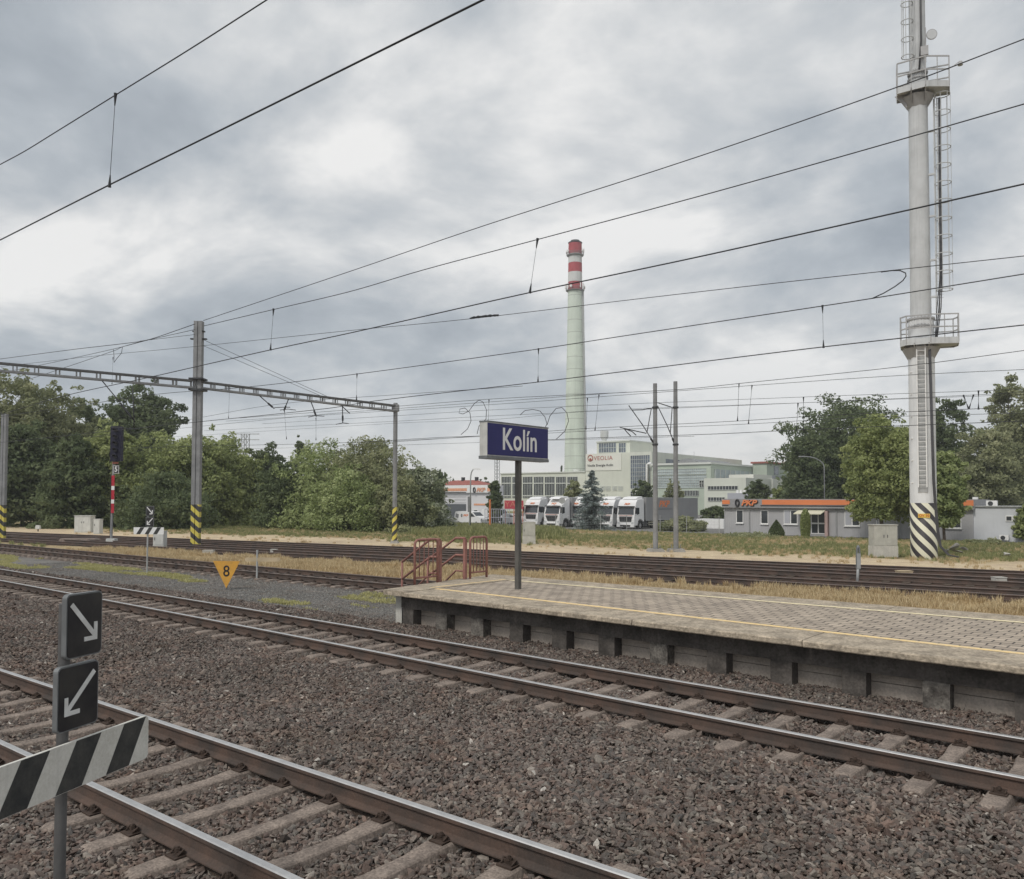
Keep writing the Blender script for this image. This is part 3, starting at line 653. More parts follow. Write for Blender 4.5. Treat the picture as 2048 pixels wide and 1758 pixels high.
t.links.new(nw.outputs[0], bt.inputs['Vector'])
c = mixc(t, 0.4, bt.outputs['Color'], ramp(t, noise(t, tcn.outputs['Position'], 1.6, 6, .7), [(0.3, (.2,) * 3), (.7, (.8,) * 3)]), 'OVERLAY')
t.links.new(c, b.inputs['Base Color'])
bp = N(t, 'ShaderNodeBump'); bp.inputs['Strength'].default_value = 0.8; bp.inputs['Distance'].default_value = 0.012; bp.invert = True
t.links.new(bt.outputs['Fac'], bp.inputs['Height']); t.links.new(bp.outputs[0], b.inputs['Normal'])
mb = MB(); ribbon(mb, lambda x: platN(x) + 1.122, lambda x: platF(x) - 0.852, PLAT_X0 + 0.75, XE, PZ - 0.3, PZ - 0.004)
part('paving', mb, pav, pt)
mb = MB(); xn_, xf_ = PLAT_X0, PLAT_X0 - 0.62; yn_, yf_ = platN(PLAT_X0) + .02, 17.3
mb.prism([(xn_, yn_), (PLAT_X0 + .748, yn_), (PLAT_X0 + .748, yf_), (xf_, yf_)], ((1, 0, 0), (0, 1, 0), (0, 0, 1)), 0.112, (0, 0, PZ - 0.10))
mb.bx(PLAT_X0 - 0.12, PLAT_X0 + 0.5, platN(PLAT_X0) - 0.02, platN(PLAT_X0) + 0.9, PZ - 0.125, PZ - 0.012) if False else None
part('end_slab', mb, M['slab_edge'], pt)
def lineribbon(name, f, w, x0):
    mb = MB(); ribbon(mb, lambda x: f(x) - w / 2, lambda x: f(x) + w / 2, x0, XE, PZ + 0.002, PZ + 0.006, 0.5); return part(name, mb, M['yellow_line'] if f(0) < 16 else M['pale_line'], pt)
lineribbon('yellow_line', lambda x: platN(x) + 1.02, 0.125, PLAT_X0 + 0.55)
lineribbon('yellow_line', lambda x: platF(x) - 0.98, 0.125, PLAT_X0 + 0.55)
mb = MB(); y0_, y1_ = platN(PLAT_X0 + .9) + 1.02, platF(0) - 0.98
mb.add([(PLAT_X0 + .50, y0_, PZ + .015), (PLAT_X0 + .59, y0_, PZ + .015), (PLAT_X0 + .63, y1_, PZ + .015), (PLAT_X0 + .54, y1_, PZ + .015)], [(0, 1, 2, 3)])
part('yellow_line', mb, M['yellow_line'], pt)
WN = lambda x: platN(x) + 0.36
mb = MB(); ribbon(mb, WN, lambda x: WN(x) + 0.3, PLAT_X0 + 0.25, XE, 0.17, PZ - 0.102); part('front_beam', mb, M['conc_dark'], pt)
for k in range(24):
    xc = -14.35 + 1.093 * k + 0.31 + (0.15 if k == 0 else 0)
    if k == 0: xc = -13.67
    else: xc = -13.67 + 1.10 * k
    if xc > 6: break
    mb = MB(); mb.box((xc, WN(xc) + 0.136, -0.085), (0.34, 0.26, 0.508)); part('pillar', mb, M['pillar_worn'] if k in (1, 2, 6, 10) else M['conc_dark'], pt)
mb = MB()
for (z0, z1) in ((0.01, 0.21), (-0.215, 0.0), (-0.4, -0.225)): ribbon(mb, lambda x: WN(x) + 0.27, lambda x: WN(x) + 0.46, PLAT_X0 + 0.3, XE, z0, z1)
part('back_wall', mb, M['conc_panel'], pt)
mb = MB(); mb.prism([(PLAT_X0 + .05, WN(PLAT_X0)), (PLAT_X0 + .25, WN(PLAT_X0)), (PLAT_X0 - .25, 17.1), (PLAT_X0 - .45, 17.1)], ((1, 0, 0), (0, 1, 0), (0, 0, 1)), PZ - .102 + .4, (0, 0, -.4)); part('end_wall', mb, M['conc_light'], pt)
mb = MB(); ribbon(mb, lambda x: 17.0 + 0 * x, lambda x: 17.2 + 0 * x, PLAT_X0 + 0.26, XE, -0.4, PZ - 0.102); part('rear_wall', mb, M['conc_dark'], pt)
# steps at the end
mb = MB()
for i in range(5): mb.bx(PLAT_X0 - .45 - 0.30 * (i + 1), PLAT_X0 - .45 - 0.30 * i + (0.0 if i else 0.04), 14.85, 15.68, -0.4, PZ - 0.16 * (i + 1))
solo('steps', mb, M['concrete'], 'narrow concrete steps going down from the end of the platform between the sloping handrails', 'steps', loc=(PLAT_X0, 15.2, -0.3))

# railings
def panel(label, ya, yb):
    t_ = thing('railing_panel', label, 'railing', (-14.45, (ya + yb) / 2, PZ + .012), 'upright barred railing panels at the platform end')
    x = -14.35; z0 = PZ + .012; z1 = PZ + 1.08; r = 0.032; c_ = 0.11
    pts = [(x, ya, z0), (x, ya, z1 - c_)] + [(x, ya + c_ * (1 - math.cos(a)), z1 - c_ + c_ * math.sin(a)) for a in np.linspace(.3, 1.57, 4)] + [(x, yb - c_ * (1 - math.cos(a)), z1 - c_ + c_ * math.sin(a)) for a in np.linspace(1.57, .3, 4)] + [(x, yb, z1 - c_), (x, yb, z0)]
    mb = MB(); mb.tube(pts, r, 8); part('frame', mb, M['red_rail'], t_)
    mb = MB(); mb.tube([(x, ya, PZ + .17), (x, yb, PZ + .17)], 0.024, 8); part('bottom_rail', mb, M['red_rail'], t_)
    for k in range(1, 5):
        y = ya + (yb - ya) * k / 5; mb = MB(); mb.tube([(x, y, PZ + .17), (x, y, z1 - .01)], 0.013, 6); part('bar', mb, M['red_rail'], t_)
panel('rusty red railing panel nearer the tracks, at the near corner of the platform end', 13.92, 14.70)
panel('rusty red railing panel nearest the blue name sign, at the far corner of the platform', 15.90, 16.55)
def handrail(label, y, xl):
    t_ = thing('stair_handrail', label, 'handrail', (-14.35, y, PZ), 'sloping handrails beside the platform steps')
    x = -14.40; zt = PZ + 1.09; drop = 0.62
    mb = MB(); mb.box((x, y, PZ + .52), (0.075, 0.075, 1.04)); part('top_post', mb, M['red_rail'], t_)
    mb = MB(); mb.tube([(xl, y, -0.3), (xl, y, zt - drop - 0.02)], 0.028, 8); part('lower_post', mb, M['red_rail'], t_)
    for nm, dz in (('handrail', 0.0), ('middle_rail', -0.44), ('lower_rail', -0.85)):
        mb = MB(); a = (x, y, zt + dz - .03); b_ = (x - 0.32, y, zt + dz - .03); c_ = (xl, y, zt + dz - drop - 0.03)
        if nm == 'lower_rail': mb.tube([a, b_, (x - 0.75, y, zt + dz - .03 - drop * .55)], 0.024, 8)
        else: mb.tube([a, b_, c_], 0.032, 8)
        part(nm, mb, M['red_rail'], t_)
handrail('sloping rusty red handrail on the near side of the steps, behind the nearer barred panel', 14.83, -15.75)
handrail('sloping rusty red handrail on the far side of the steps, left of the farther panel', 15.76, -15.75)

# ---------------------------------------------------------------- text helper
def text_mb(s, size, depth=0.01, bold=0.0, shear=0.0, sx=1.0, align='CENTER', spacing=1.0):
    cu_ = bpy.data.curves.new('t', 'FONT'); cu_.body = s; cu_.size = size; cu_.extrude = depth; cu_.offset = bold; cu_.shear = shear
    cu_.align_x = align; cu_.align_y = 'CENTER'; cu_.space_character = spacing; cu_.resolution_u = 4
    o = bpy.data.objects.new('t', cu_); COL.objects.link(o); dg = bpy.context.evaluated_depsgraph_get(); dg.update()
    me = bpy.data.meshes.new_from_object(o.evaluated_get(dg)); vs = [(v.co.x * sx, v.co.y, v.co.z) for v in me.vertices]; fs = [tuple(p.vertices) for p in me.polygons]
    bpy.data.objects.remove(o); bpy.data.curves.remove(cu_); return vs, fs
def place_text(mb, txt, org, ax, ay, az):
    vs, fs = txt; o = Vector([float(q) for q in org]); ax, ay, az = [Vector([float(k) for k in q]) for q in (ax, ay, az)]
    mb.add([o + ax * v[0] + ay * v[1] + az * v[2] for v in vs], fs); return mb

# ---------------------------------------------------------------- blue station name sign
sx_, sy_ = un(1036, 1178, PZ)[:2]
sg = thing('station_name_sign', 'blue and white station name sign on a dark square post, standing on the platform', 'station sign', (sx_, sy_, PZ))
zb, zt = zat(sx_, sy_, 920), zat(sx_, sy_, 851)
hw = 0.9; y0_ = sy_ - 0.86; y1_ = sy_ + 1.02
def ypx(px_, x, ylo, yhi):
    for _ in range(50):
        m = (ylo + yhi) / 2
        if pr(x, m, 3.9)[0] < px_: ylo = m
        else: yhi = m
    return m
y0_ = ypx(974.3, sx_ + .11, 5, 40); y1_ = ypx(1096, sx_ + .11, 5, 40)
mb = MB(); mb.box((sx_, sy_, (PZ + zb) / 2 - .02), (0.11, 0.11, zb - PZ)); part('post', mb, M['sign_post'], sg)
cz, ch = (zb + zt) / 2 + .02, (zt - zb) - 0.06
mb = MB(); mb.bx(sx_ - .11, sx_ + .11, y0_, y1_, cz - ch / 2, cz + ch / 2); bxo = part('light_box', mb, M['sign_side'], sg)
mb = MB(); mb.bx(sx_ + .11, sx_ + .118, y0_ + .012, y1_ - .012, cz - ch / 2 + .02, cz + ch / 2 - .02); fc = part('sign_face', mb, M['blue_sign'], sg)
tm = MB(); place_text(tm, text_mb('Kolín', 0.70, 0.002, 0.010, 0, 0.84, spacing=1.04), (sx_ + .121, (y0_ + y1_) / 2 + .03, cz + .0), (0, 1, 0), (0, 0, 1), (1, 0, 0)); lt = part('lettering', tm, M['white_paint'], fc)
mb = MB(); mb.bx(sx_ - .125, sx_ + .125, y0_ - .015, y1_ + .015, cz - ch / 2 - .07, cz - ch / 2 - .001); part('bottom_trim', mb, M['frame'], sg)
mb = MB(); mb.bx(sx_ - .12, sx_ + .12, y0_ - .01, y1_ + .01, cz + ch / 2 + .001, cz + ch / 2 + .03); part('top_trim', mb, M['frame'], sg)

# ---------------------------------------------------------------- nearest arrow marker
P0 = np.array([-5.3, 2.2]); D0 = np.array([-0.405, 0.96]); D0 = D0 / np.linalg.norm(D0); NX = np.array([D0[1], -D0[0]])
mk0 = thing('track_end_marker', 'big foreground marker with two black arrow plates above a striped board on a steel post', 'track marker', (P0[0], P0[1], -.25), 'arrow markers with striped boards')
def P3(s, o, z): return (P0[0] + D0[0] * s + NX[0] * o, P0[1] + D0[1] * s + NX[1] * o, z)
def zs(s, py): return zat(P0[0] + D0[0] * s, P0[1] + D0[1] * s, py)
mb = MB(); mb.cyl(P3(0.05, -.055, -.35), P3(0.05, -.055, zs(0, 1210)), 0.034, n=16); part('post', mb, M['post_dark'], mk0)
def rrect(w, h, r, n=5):
    out = []
    for cx_, cy_, a0 in ((w / 2 - r, h / 2 - r, 0), (-w / 2 + r, h / 2 - r, 90), (-w / 2 + r, -h / 2 + r, 180), (w / 2 - r, -h / 2 + r, 270)):
        for i in range(n + 1): a = math.radians(a0 + 90 * i / n); out.append((cx_ + r * math.cos(a), cy_ + r * math.sin(a)))
    return out
AX3 = ((D0[0], D0[1], 0), (0, 0, 1), (NX[0], NX[1], 0))
def arrow_plate(pl_, pr_, ytl, ybl, flip):
    s0, s1 = along(P0, D0, pl_), along(P0, D0, pr_); zt_, zb_ = zs(s0, ytl), zs(s0, ybl); w, h = s1 - s0, zt_ - zb_
    o = P3((s0 + s1) / 2, 0, (zt_ + zb_) / 2)
    mb = MB(); mb.prism(rrect(w, h, .03), AX3, 0.035, P3((s0 + s1) / 2, -.02, (zt_ + zb_) / 2)); mb.cur = 1
    mb.prism(rrect(w - .018, h - .018, .025), AX3, 0.003, P3((s0 + s1) / 2, 0.0155, (zt_ + zb_) / 2)); p_ = part('arrow_plate', mb, [M['frame'], M['black']], mk0)
    mb = MB(); k = -1 if flip else 1
    def seg(x0, y0, x1, y1, wd, lift):
        d = np.array([x1 - x0, y1 - y0]); d = d / np.linalg.norm(d); n = np.array([-d[1], d[0]]) * wd / 2
        q = [(x0 + n[0], y0 + n[1]), (x1 + n[0], y1 + n[1]), (x1 - n[0], y1 - n[1]), (x0 - n[0], y0 - n[1])]
        mb.prism([(a * k, b_) for a, b_ in q], AX3, 0.003 + lift, P3((s0 + s1) / 2, 0.0187, (zt_ + zb_) / 2))
    tx, ty = w * .34, -h * .25
    seg(-w * .38, h * .34, tx - .01, ty + .015, .03, 0); seg(tx - .012, h * .02, tx - .012, ty - .004, .027, .0006); seg(-w * .02, ty + .008, tx + .001, ty + .008, .027, .0012)
    part('arrow', mb, M['arrow'], p_)
arrow_plate(126, 198, 1190, 1321, False)
arrow_plate(111, 193, 1337, 1470, True)
s0 = -1.05; s1 = along(P0, D0, 287)
zt_, zb_ = zs(0, 1484), zs(0, 1586); zt_ = (zt_ + zs(s1, 1429)) / 2; zb_ = (zb_ + zs(s1, 1509)) / 2
mb = MB(); cs_ = (s0 + s1) / 2; mb.prism(rrect(s1 - s0, zt_ - zb_, .035), AX3, .02, P3(cs_, .03, (zt_ + zb_) / 2)); mb.cur = 1
pitch_ = (along(P0, D0, 281) - along(P0, D0, 89)) / 3 ; lean = along(P0, D0, 281) - along(P0, D0, 245)
hh = zt_ - zb_ - .006
# stripe borders: top border positions measured, bottom ones lie further left
tops_ = [along(P0, D0, q) for q in (281, 237, 192, 141, 89, 31.6)]; d_ = (tops_[0] - tops_[4]) / 4; bots_ = [along(P0, D0, q) for q in (247, 201, 151, 103, 47)]; e_ = (bots_[0] - bots_[4]) / 4
sh = np.mean([a - b_ for a, b_ in zip(tops_, bots_)])
i = 0
while True:
    a1 = tops_[0] - d_ * i; a0 = a1 - d_
    if a1 < s0 + .05: break
    q = [(max(a0, s0 + .01) - cs_, hh / 2), (min(a1, s1 - .004) - cs_, hh / 2), (max(a1 - sh, s0 + .01) - cs_, -hh / 2), (max(a0 - sh, s0 + .01) - cs_, -hh / 2)]
    mb.prism(q, AX3, .0015, P3(cs_, .0505, (zt_ + zb_) / 2)); i += 2
part('striped_board', mb, [M['stripe_white'], M['stripe_black']], mk0)
mb = MB(); mb.box(P3(cs_, .012, zt_ - .08), (.04, .01, .04)); 
for zz in (zt_ - .06, zb_ + .06): mb.cyl(P3(0.03, -.09, zz), P3(0.03, .03, zz), .008, n=6)
part('bolt', mb, M['post_dark'], mk0)

# far arrow marker, and orange triangle
def small_marker(px_, basey, z0, label):
    x, y = un(px_, basey, z0)[:2]; k = 1.0
    t_ = thing('track_end_marker', label, 'track marker', (x, y, z0), 'arrow markers with striped boards')
    mb = MB(); mb.cyl((x, y, z0 - .1), (x, y, zat(x, y, 1012)), .03, n=10); part('post', mb, M['galv'], t_)
    a = np.array([RV[0], RV[1]]); f = np.array([-FV[0], -FV[1]]); ax = ((a[0], a[1], 0), (0, 0, 1), (f[0], f[1], 0)); pxm = (x * FV[0] + y * FV[1]) / F
    def plate(x0p, x1p, ytp, ybp, off, name, mats, arrow=None):
        cx_ = (x0p + x1p) / 2 - px_; o = (x + a[0] * cx_ * pxm + f[0] * off, y + a[1] * cx_ * pxm + f[1] * off, (zat(x, y, ytp) + zat(x, y, ybp)) / 2)
        w, h = (x1p - x0p) * pxm, (ybp - ytp) * pxm; mb = MB(); mb.prism(rrect(w, h, .02), ax, .02, o); return mb, ax, o, w, h
    for (y0p, y1p, fl) in ((1012, 1032, False), (1034, 1053, True)):
        mb, ax_, o, w, h = plate(291, 307, y0p, y1p, .035, 'p', None); mb.cur = 1; o2 = (o[0] + f[0] * .02, o[1] + f[1] * .02, o[2]); mb.prism(rrect(w - .03, h - .03, .02), ax_, .004, o2)
        p_ = part('arrow_plate', mb, [M['frame'], M['black']], t_); mb = MB(); k = -1 if fl else 1; o3 = (o[0] + f[0] * .025, o[1] + f[1] * .025, o[2])
        def seg(x0, y0, x1, y1, wd):
            d = np.array([x1 - x0, y1 - y0]); d = d / np.linalg.norm(d); n = np.array([-d[1], d[0]]) * wd / 2
            mb.prism([(q * k, r) for q, r in [(x0 + n[0], y0 + n[1]), (x1 + n[0], y1 + n[1]), (x1 - n[0], y1 - n[1]), (x0 - n[0], y0 - n[1])]], ax_, .004, o3)
        seg(-w * .36, h * .38, w * .3, -h * .25, .035); seg(w * .3, h * .1, w * .3, -h * .3, .035); seg(-w * .05, -h * .28, w * .34, -h * .28, .035); part('arrow', mb, M['white_paint'], p_)
    mb, ax_, o, w, h = plate(267, 327, 1054.5, 1068.5, .035, 'b', None); mb.cur = 1; o2 = (o[0] + f[0] * .0205, o[1] + f[1] * .0205, o[2])
    for q in range(3):
        u = -w / 2 + w * (.14 + .28 * q); mb.prism([(u + .10, h / 2 - .005), (u + .10 + w * .13, h / 2 - .005), (u + w * .13 - .06, -h / 2 + .005), (u - .06, -h / 2 + .005)], ax_, .003, o2)
    part('striped_board', mb, [M['white_paint'], M['stripe_black']], t_)
small_marker(294, 1146, -0.27, 'small distant marker with two arrow plates and a striped board on a thin grey post')
x, y = un(453, 1180, -0.29)[:2]; f = -FV[:2]; a = RV[:2]; pm = (x * FV[0] + y * FV[1]) / F
tg = thing('gradient_marker', 'orange triangular board pointing down with a black 8, on a short stake in the gravel', 'track sign', (x, y, -.3))
mb = MB(); mb.cyl((x, y, -.4), (x, y, 0.45), .018, n=8); part('stake', mb, M['post_dark'], tg)
axq = ((a[0], a[1], 0), (0, 0, 1), (f[0], f[1], 0)); zt_ = zat(x, y, 1122); zb_ = zat(x, y, 1176); w = 54 * pm
mb = MB(); mb.prism([(-w / 2, zt_), (w / 2, zt_), (0, zb_)], axq, .012, (x + f[0] * .02, y + f[1] * .02, 0)); tb = part('board', mb, M['orange_sign'], tg)
mb = MB(); place_text(mb, text_mb('8', .50, .002, .004, 0, .9), (x + f[0] * .035, y + f[1] * .035, zat(x, y, 1143)), (a[0], a[1], 0), (0, 0, 1), (f[0], f[1], 0)); part('numeral', mb, M['black'], tb)
x2, y2 = un(467, 1160, -0.28)[:2]; q = 3.0; x2 = x - a[0] * 0 + FV[0] * q + a[0] * .25; y2 = y + FV[1] * q + a[1] * .25; pm2 = (x2 * FV[0] + y2 * FV[1]) / F
tb2 = thing('low_board', 'long pale tan board on a short stake behind the orange triangle', 'board', (x2, y2, -.3))
mb = MB(); mb.prism(rrect(70 * pm2, 8 * pm2, .05), axq, .03, (x2, y2, zat(x2, y2, 1119))); part('board', mb, M['tan'], tb2)
mb = MB(); mb.cyl((x2 - a[0] * .2, y2 - a[1] * .2, -.4), (x2 - a[0] * .2, y2 - a[1] * .2, zat(x2, y2, 1100)), .035, n=8); part('stake', mb, M['galv'], tb2)

# ---------------------------------------------------------------- cabinets
def cabinet(x0p, x1p, basey, topy, z0, depth, m, label, doors=1, plinth=0.2, group=None):
    p0 = un(x0p, basey, z0); p1 = un(x1p, basey, z0); c0 = (p0 + p1) / 2; w = np.linalg.norm((p1 - p0)[:2]) 
    z1 = zat(c0[0], c0[1], topy); ang = math.atan2(RV[1], RV[0]); c = c0 + FV * depth / 2; t_ = thing('relay_cabinet', label, 'cabinet', (c[0], c[1], z0), group)
    h = z1 - z0; mb = MB(); mb.box((c[0], c[1], z0 + h * plinth / 2 - .05), (w, depth, h * plinth + .1), ang); part('plinth', mb, M['conc_light'], t_)
    mb = MB(); mb.box((c[0], c[1], z0 + h * plinth + (h * (1 - plinth) - .05) / 2), (w * .97, depth * .95, h * (1 - plinth) - .05), ang); bd = part('body', mb, m, t_)
    mb = MB(); mb.box((c[0], c[1], z1 - .025), (w * 1.03, depth * 1.05, .05), ang); part('lid', mb, m, t_)
    f = c - FV * (depth * .475 + .006)
    for d in range(doors):
        o = RV * w * .97 * ((d + .5) / doors - .5); q = f + o; mb = MB(); mb.box((q[0], q[1], z0 + h * plinth + (h * (1 - plinth) - .05) / 2), (w * .97 / doors - .05, .02, h * (1 - plinth) - .15), ang)
        dr = part('door', mb, m, t_); hd = q - FV * .015 + RV * (w * .97 / doors / 2 - .1) * (1 if d == 0 and doors > 1 else -1); mb = MB(); mb.box((hd[0], hd[1], z0 + h * .62), (.03, .03, .16), ang); part('handle', mb, M['dark'], dr)
cabinet(1748, 1796, 1111, 1049, -0.32, 0.7, M['cabinet'], 'weathered concrete grey cabinet with two doors beside the foot of the lamp mast', 2, 0.3)
cabinet(1045, 1071, 1088, 1044, -0.32, 0.5, M['cabinet'], 'tall pale grey cabinet with one door right of the sign post, beyond the far tracks', 1, 0.35)
cabinet(147, 182, 1067, 1031, -0.35, 0.8, M['cabinet_w'], 'wide light grey cabinet with two doors in front of the dark trees', 2, 0.08)
cabinet(186, 199, 1070, 1038, -0.35, 0.6, M['cabinet_w'], 'narrow light grey cabinet next to the wider one near the signal', 1, 0.08)
cabinet(305, 327, 1103, 1062, -0.3, 0.5, M['cabinet_w'], 'white concrete box right behind the small distant arrow marker', 1, 0.3)

# ---------------------------------------------------------------- colour light signal
x, y = un(226, 1090, -.3)[:2]; a = RV; f = -FV; pm = (x * FV[0] + y * FV[1]) / F; ang = math.atan2(RV[1], RV[0])
sgl = thing('signal', 'tall railway colour light signal with a black head and a red and white striped board', 'railway signal', (x, y, -.3))
def Q(dx, off, py): return (x + a[0] * dx * pm + f[0] * off, y + a[1] * dx * pm + f[1] * off, zat(x, y, py))
mb = MB(); mb.cyl(Q(-4, 0, 1095), Q(-1, 0, 862), .075, n=12); part('post', mb, M['pole_grey'], sgl)
mb = MB(); w = 22 * pm; o = Q(7, .2, 888); mb.box(o, (w, .3, 70 * pm), ang); hd = part('signal_head', mb, M['navy'], sgl)
for k in range(5):
    cz_ = Q(7, .36, 862 + 13 * k); mb = MB(); q = Vector(cz_)
    mb.cyl(q, q + Vector((f[0] * .02, f[1] * .02, 0)), .12, n=14); mb.prism([(.14 * math.cos(t0), .14 * math.sin(t0)) for t0 in np.linspace(.2, 2.94, 9)] + [(.12 * math.cos(t0), .12 * math.sin(t0)) for t0 in np.linspace(2.94, .2, 9)], ((a[0], a[1], 0), (0, 0, 1), (f[0], f[1], 0)), .26, q)
    part('lamp_hood', mb, M['black'], hd)
mb = MB(); mb.box(Q(4, .16, 926), (12 * pm, .04, 3.5 * pm), ang); part('light_strip', mb, M['pale_red'], sgl)
mb = MB(); o = Q(6, .16, 939); mb.box(o, (11 * pm, .03, 16 * pm), ang); mb.cur = 1; mb.box((o[0] + f[0] * .0175, o[1] + f[1] * .0175, o[2]), (9.4 * pm, .01, 14.2 * pm), ang); nb = part('number_plate', mb, [M['white_paint'], M['black']], sgl)
mb = MB(); place_text(mb, text_mb('5', .46, .004, .010, 0, .9), (o[0] + f[0] * .027, o[1] + f[1] * .027, o[2]), (a[0], a[1], 0), (0, 0, 1), (f[0], f[1], 0)); part('numeral', mb, M['white_paint'], nb)
mb = MB(); edges = [951, 972, 980, 999, 1007, 1026]
for k in range(5):
    mb.cur = k % 2; y0p, y1p = edges[k], edges[k + 1]; o = Q(-.5, .12, (y0p + y1p) / 2); mb.box(o, (6 * pm, .02, (y1p - y0p) * pm), ang)
part('striped_board', mb, [M['red'], M['white_paint']], sgl)
mb = MB(); mb.box(Q(-1, 0.1, 1083), (17 * pm, .45, 12 * pm), ang); part('base_box', mb, M['cabinet_w'], sgl)
mb = MB(); mb.bar(Q(-4, -.1, 945), Q(-4, -.1, 1088), .03, .03); mb.bar(Q(-8, -.1, 945), Q(-8, -.1, 1088), .03, .03)
for k in range(14): mb.bar(Q(-4, -.1, 948 + 10 * k), Q(-8, -.1, 948 + 10 * k), .02, .02)
part('ladder', mb, M['dark'], sgl)
# dwarf signal
x, y = un(76, 1066, -.4)[:2]; dw = thing('dwarf_signal', 'tiny white dwarf signal standing by the far tracks at the left', 'dwarf signal', (x, y, -.4)); pm = (x * FV[0] + y * FV[1]) / F
mb = MB(); mb.cyl((x, y, -.5), (x, y, zat(x, y, 1056)), .05, n=8); part('stand', mb, M['dark'], dw)
mb = MB(); mb.box((x, y, zat(x, y, 1054)), (.4, .25, .32), ang, taper=.8); part('housing', mb, M['cabinet_w'], dw)

# ---------------------------------------------------------------- portal poles and beams
M['yb'] = stripemat('yellow_black_stripes', (0.62, 0.53, 0.10), (0.045, 0.045, 0.045), 0.62, 0.9, axis=(RV[0], RV[1]))
def ipole(label, x, y, z0, ztop, w, zs_, cap=None):
    """twin channel steel pole with a recess down each face"""
    t_ = thing('catenary_pole', label, 'mast', (x, y, z0), 'steel poles carrying the overhead line')
    def prof(mb, za, zb2, ang=ang):
        for s in (-1, 1):
            c = np.array([x, y, 0]) + RV * s * w * .27; mb.box((c[0], c[1], (za + zb2) / 2), (w * .44, w * .8, zb2 - za), ang)
        mb.box((x, y, (za + zb2) / 2), (w * .2, w * .55, zb2 - za), ang)
    mb = MB(); prof(mb, zs_, ztop); part('shaft', mb, M['pole_grey'], t_)
    mb = MB(); prof(mb, z0 - .3, zs_); part('striped_foot', mb, M['yb'], t_)
    return t_
p1x, p1y = un(391, 1098, -.3)[:2]; w1 = 16.5 * (p1x * FV[0] + p1y * FV[1]) / F
po1 = ipole('tall grey portal pole with a yellow and black striped foot, where the two beams meet', p1x, p1y, -.3, zat(p1x, p1y, 643), w1, zat(p1x, p1y, 1009))
p0x, p0y = un(4, 1082, -.3)[:2]; w0 = 10.5 * (p0x * FV[0] + p0y * FV[1]) / F
po0 = ipole('grey overhead line pole with striped foot, cut by the left edge of the picture', p0x, p0y, -.3, zat(p0x, p0y, 828), w0, zat(p0x, p0y, 1010))
p2x, p2y = un(789, 1087, -.3)[:2]
po2 = thing('catenary_pole', 'slim round grey pole with a striped foot at the right end of the beam', 'mast', (p2x, p2y, -.3), 'steel poles carrying the overhead line')
mb = MB(); mb.cyl((p2x, p2y, zat(p2x, p2y, 1014)), (p2x, p2y, zat(p2x, p2y, 806)), .155, .14, n=16); part('shaft', mb, M['pole_grey'], po2)
M['yb2'] = stripemat('yellow_black_stripes_round', (0.62, 0.53, 0.10), (0.045, 0.045, 0.045), 0.60, -0.9, radius=0.16)
mb = MB(); mb.cyl((p2x, p2y, -.1), (p2x, p2y, zat(p2x, p2y, 1014)), .165, n=16); part('striped_foot', mb, M['yb2'], po2)
mb = MB(); mb.box((p2x, p2y, -.25), (.75, .75, .3), ang, taper=.5); part('footing', mb, M['concrete'], po2)
mb = MB(); mb.box((p2x, p2y, zat(p2x, p2y, 816)), (.45, .45, .45), ang); part('beam_clamp', mb, M['pole_grey'], po2)
def beam(label, A, B, hz_, nb):
    """ladder beam: two chords joined by pairs of battens"""
    A = Vector(A); B = Vector(B); t_ = thing('portal_beam', label, 'portal beam', A, 'ladder beams of the overhead line portal')
    d = (B - A).normalized(); u = Vector((0, 0, 1)); s = d.cross(u).normalized() * .17
    mb = MB()
    for k in (-1, 1): mb.bar(A + u * hz_ / 2 + s * k, B + u * hz_ / 2 + s * k, .09, .10)
    part('upper_chord', mb, M['post_dark'], t_)
    mb = MB()
    for k in (-1, 1): mb.bar(A - u * hz_ / 2 + s * k, B - u * hz_ / 2 + s * k, .09, .10)
    part('lower_chord', mb, M['pole_grey'], t_)
    mb = MB(); L = (B - A).length
    for i in range(nb + 1):
        for e in (-.09, .09):
            p = A + d * (L * i / nb + e)
            for k in (-1, 1): mb.bar(p - u * (hz_ / 2 - .05) + s * k, p + u * (hz_ / 2 - .05) + s * k, .05, .03)
    part('battens', mb, M['pole_grey'], t_); return t_
zb1 = zat(p1x, p1y, 769.5); zb2 = zat(p2x, p2y, 817)
beam('right hand ladder beam from the tall portal pole to the slim round pole', (p1x, p1y, zb1), (p2x, p2y, zb2), .36, 15)
dirb = np.array([p1x - p2x, p1y - p2y]); dirb /= np.linalg.norm(dirb)
# left beam runs back towards the camera side and leaves the frame
sL = None
for s_ in np.linspace(1, 40, 400):
    q = np.array([p1x, p1y]) + dirb * s_
    if pr(q[0], q[1], 9)[0] < -60: sL = s_; break
q = np.array([p1x, p1y]) + dirb * sL; zL = zat(q[0], q[1], 729)
beam('left hand ladder beam running from the tall portal pole out over the dark trees', (q[0], q[1], zL), (p1x - dirb[0] * -.3, p1y - dirb[1] * -.3, zb1), .40, max(6, int(sL / .95)))
mb = MB()
for dz in (-.32, .32): mb.box((p1x, p1y, zb1 + dz), (w1 * 1.7, w1 * 1.7, .10), ang)
mb.box((p1x, p1y, zat(p1x, p1y, 678)), (.95, .2, .07), ang); mb.box((p1x, p1y, zat(p1x, p1y, 663)), (.7, .2, .07), ang)
part('beam_clamp', mb, M['dark'], po1)
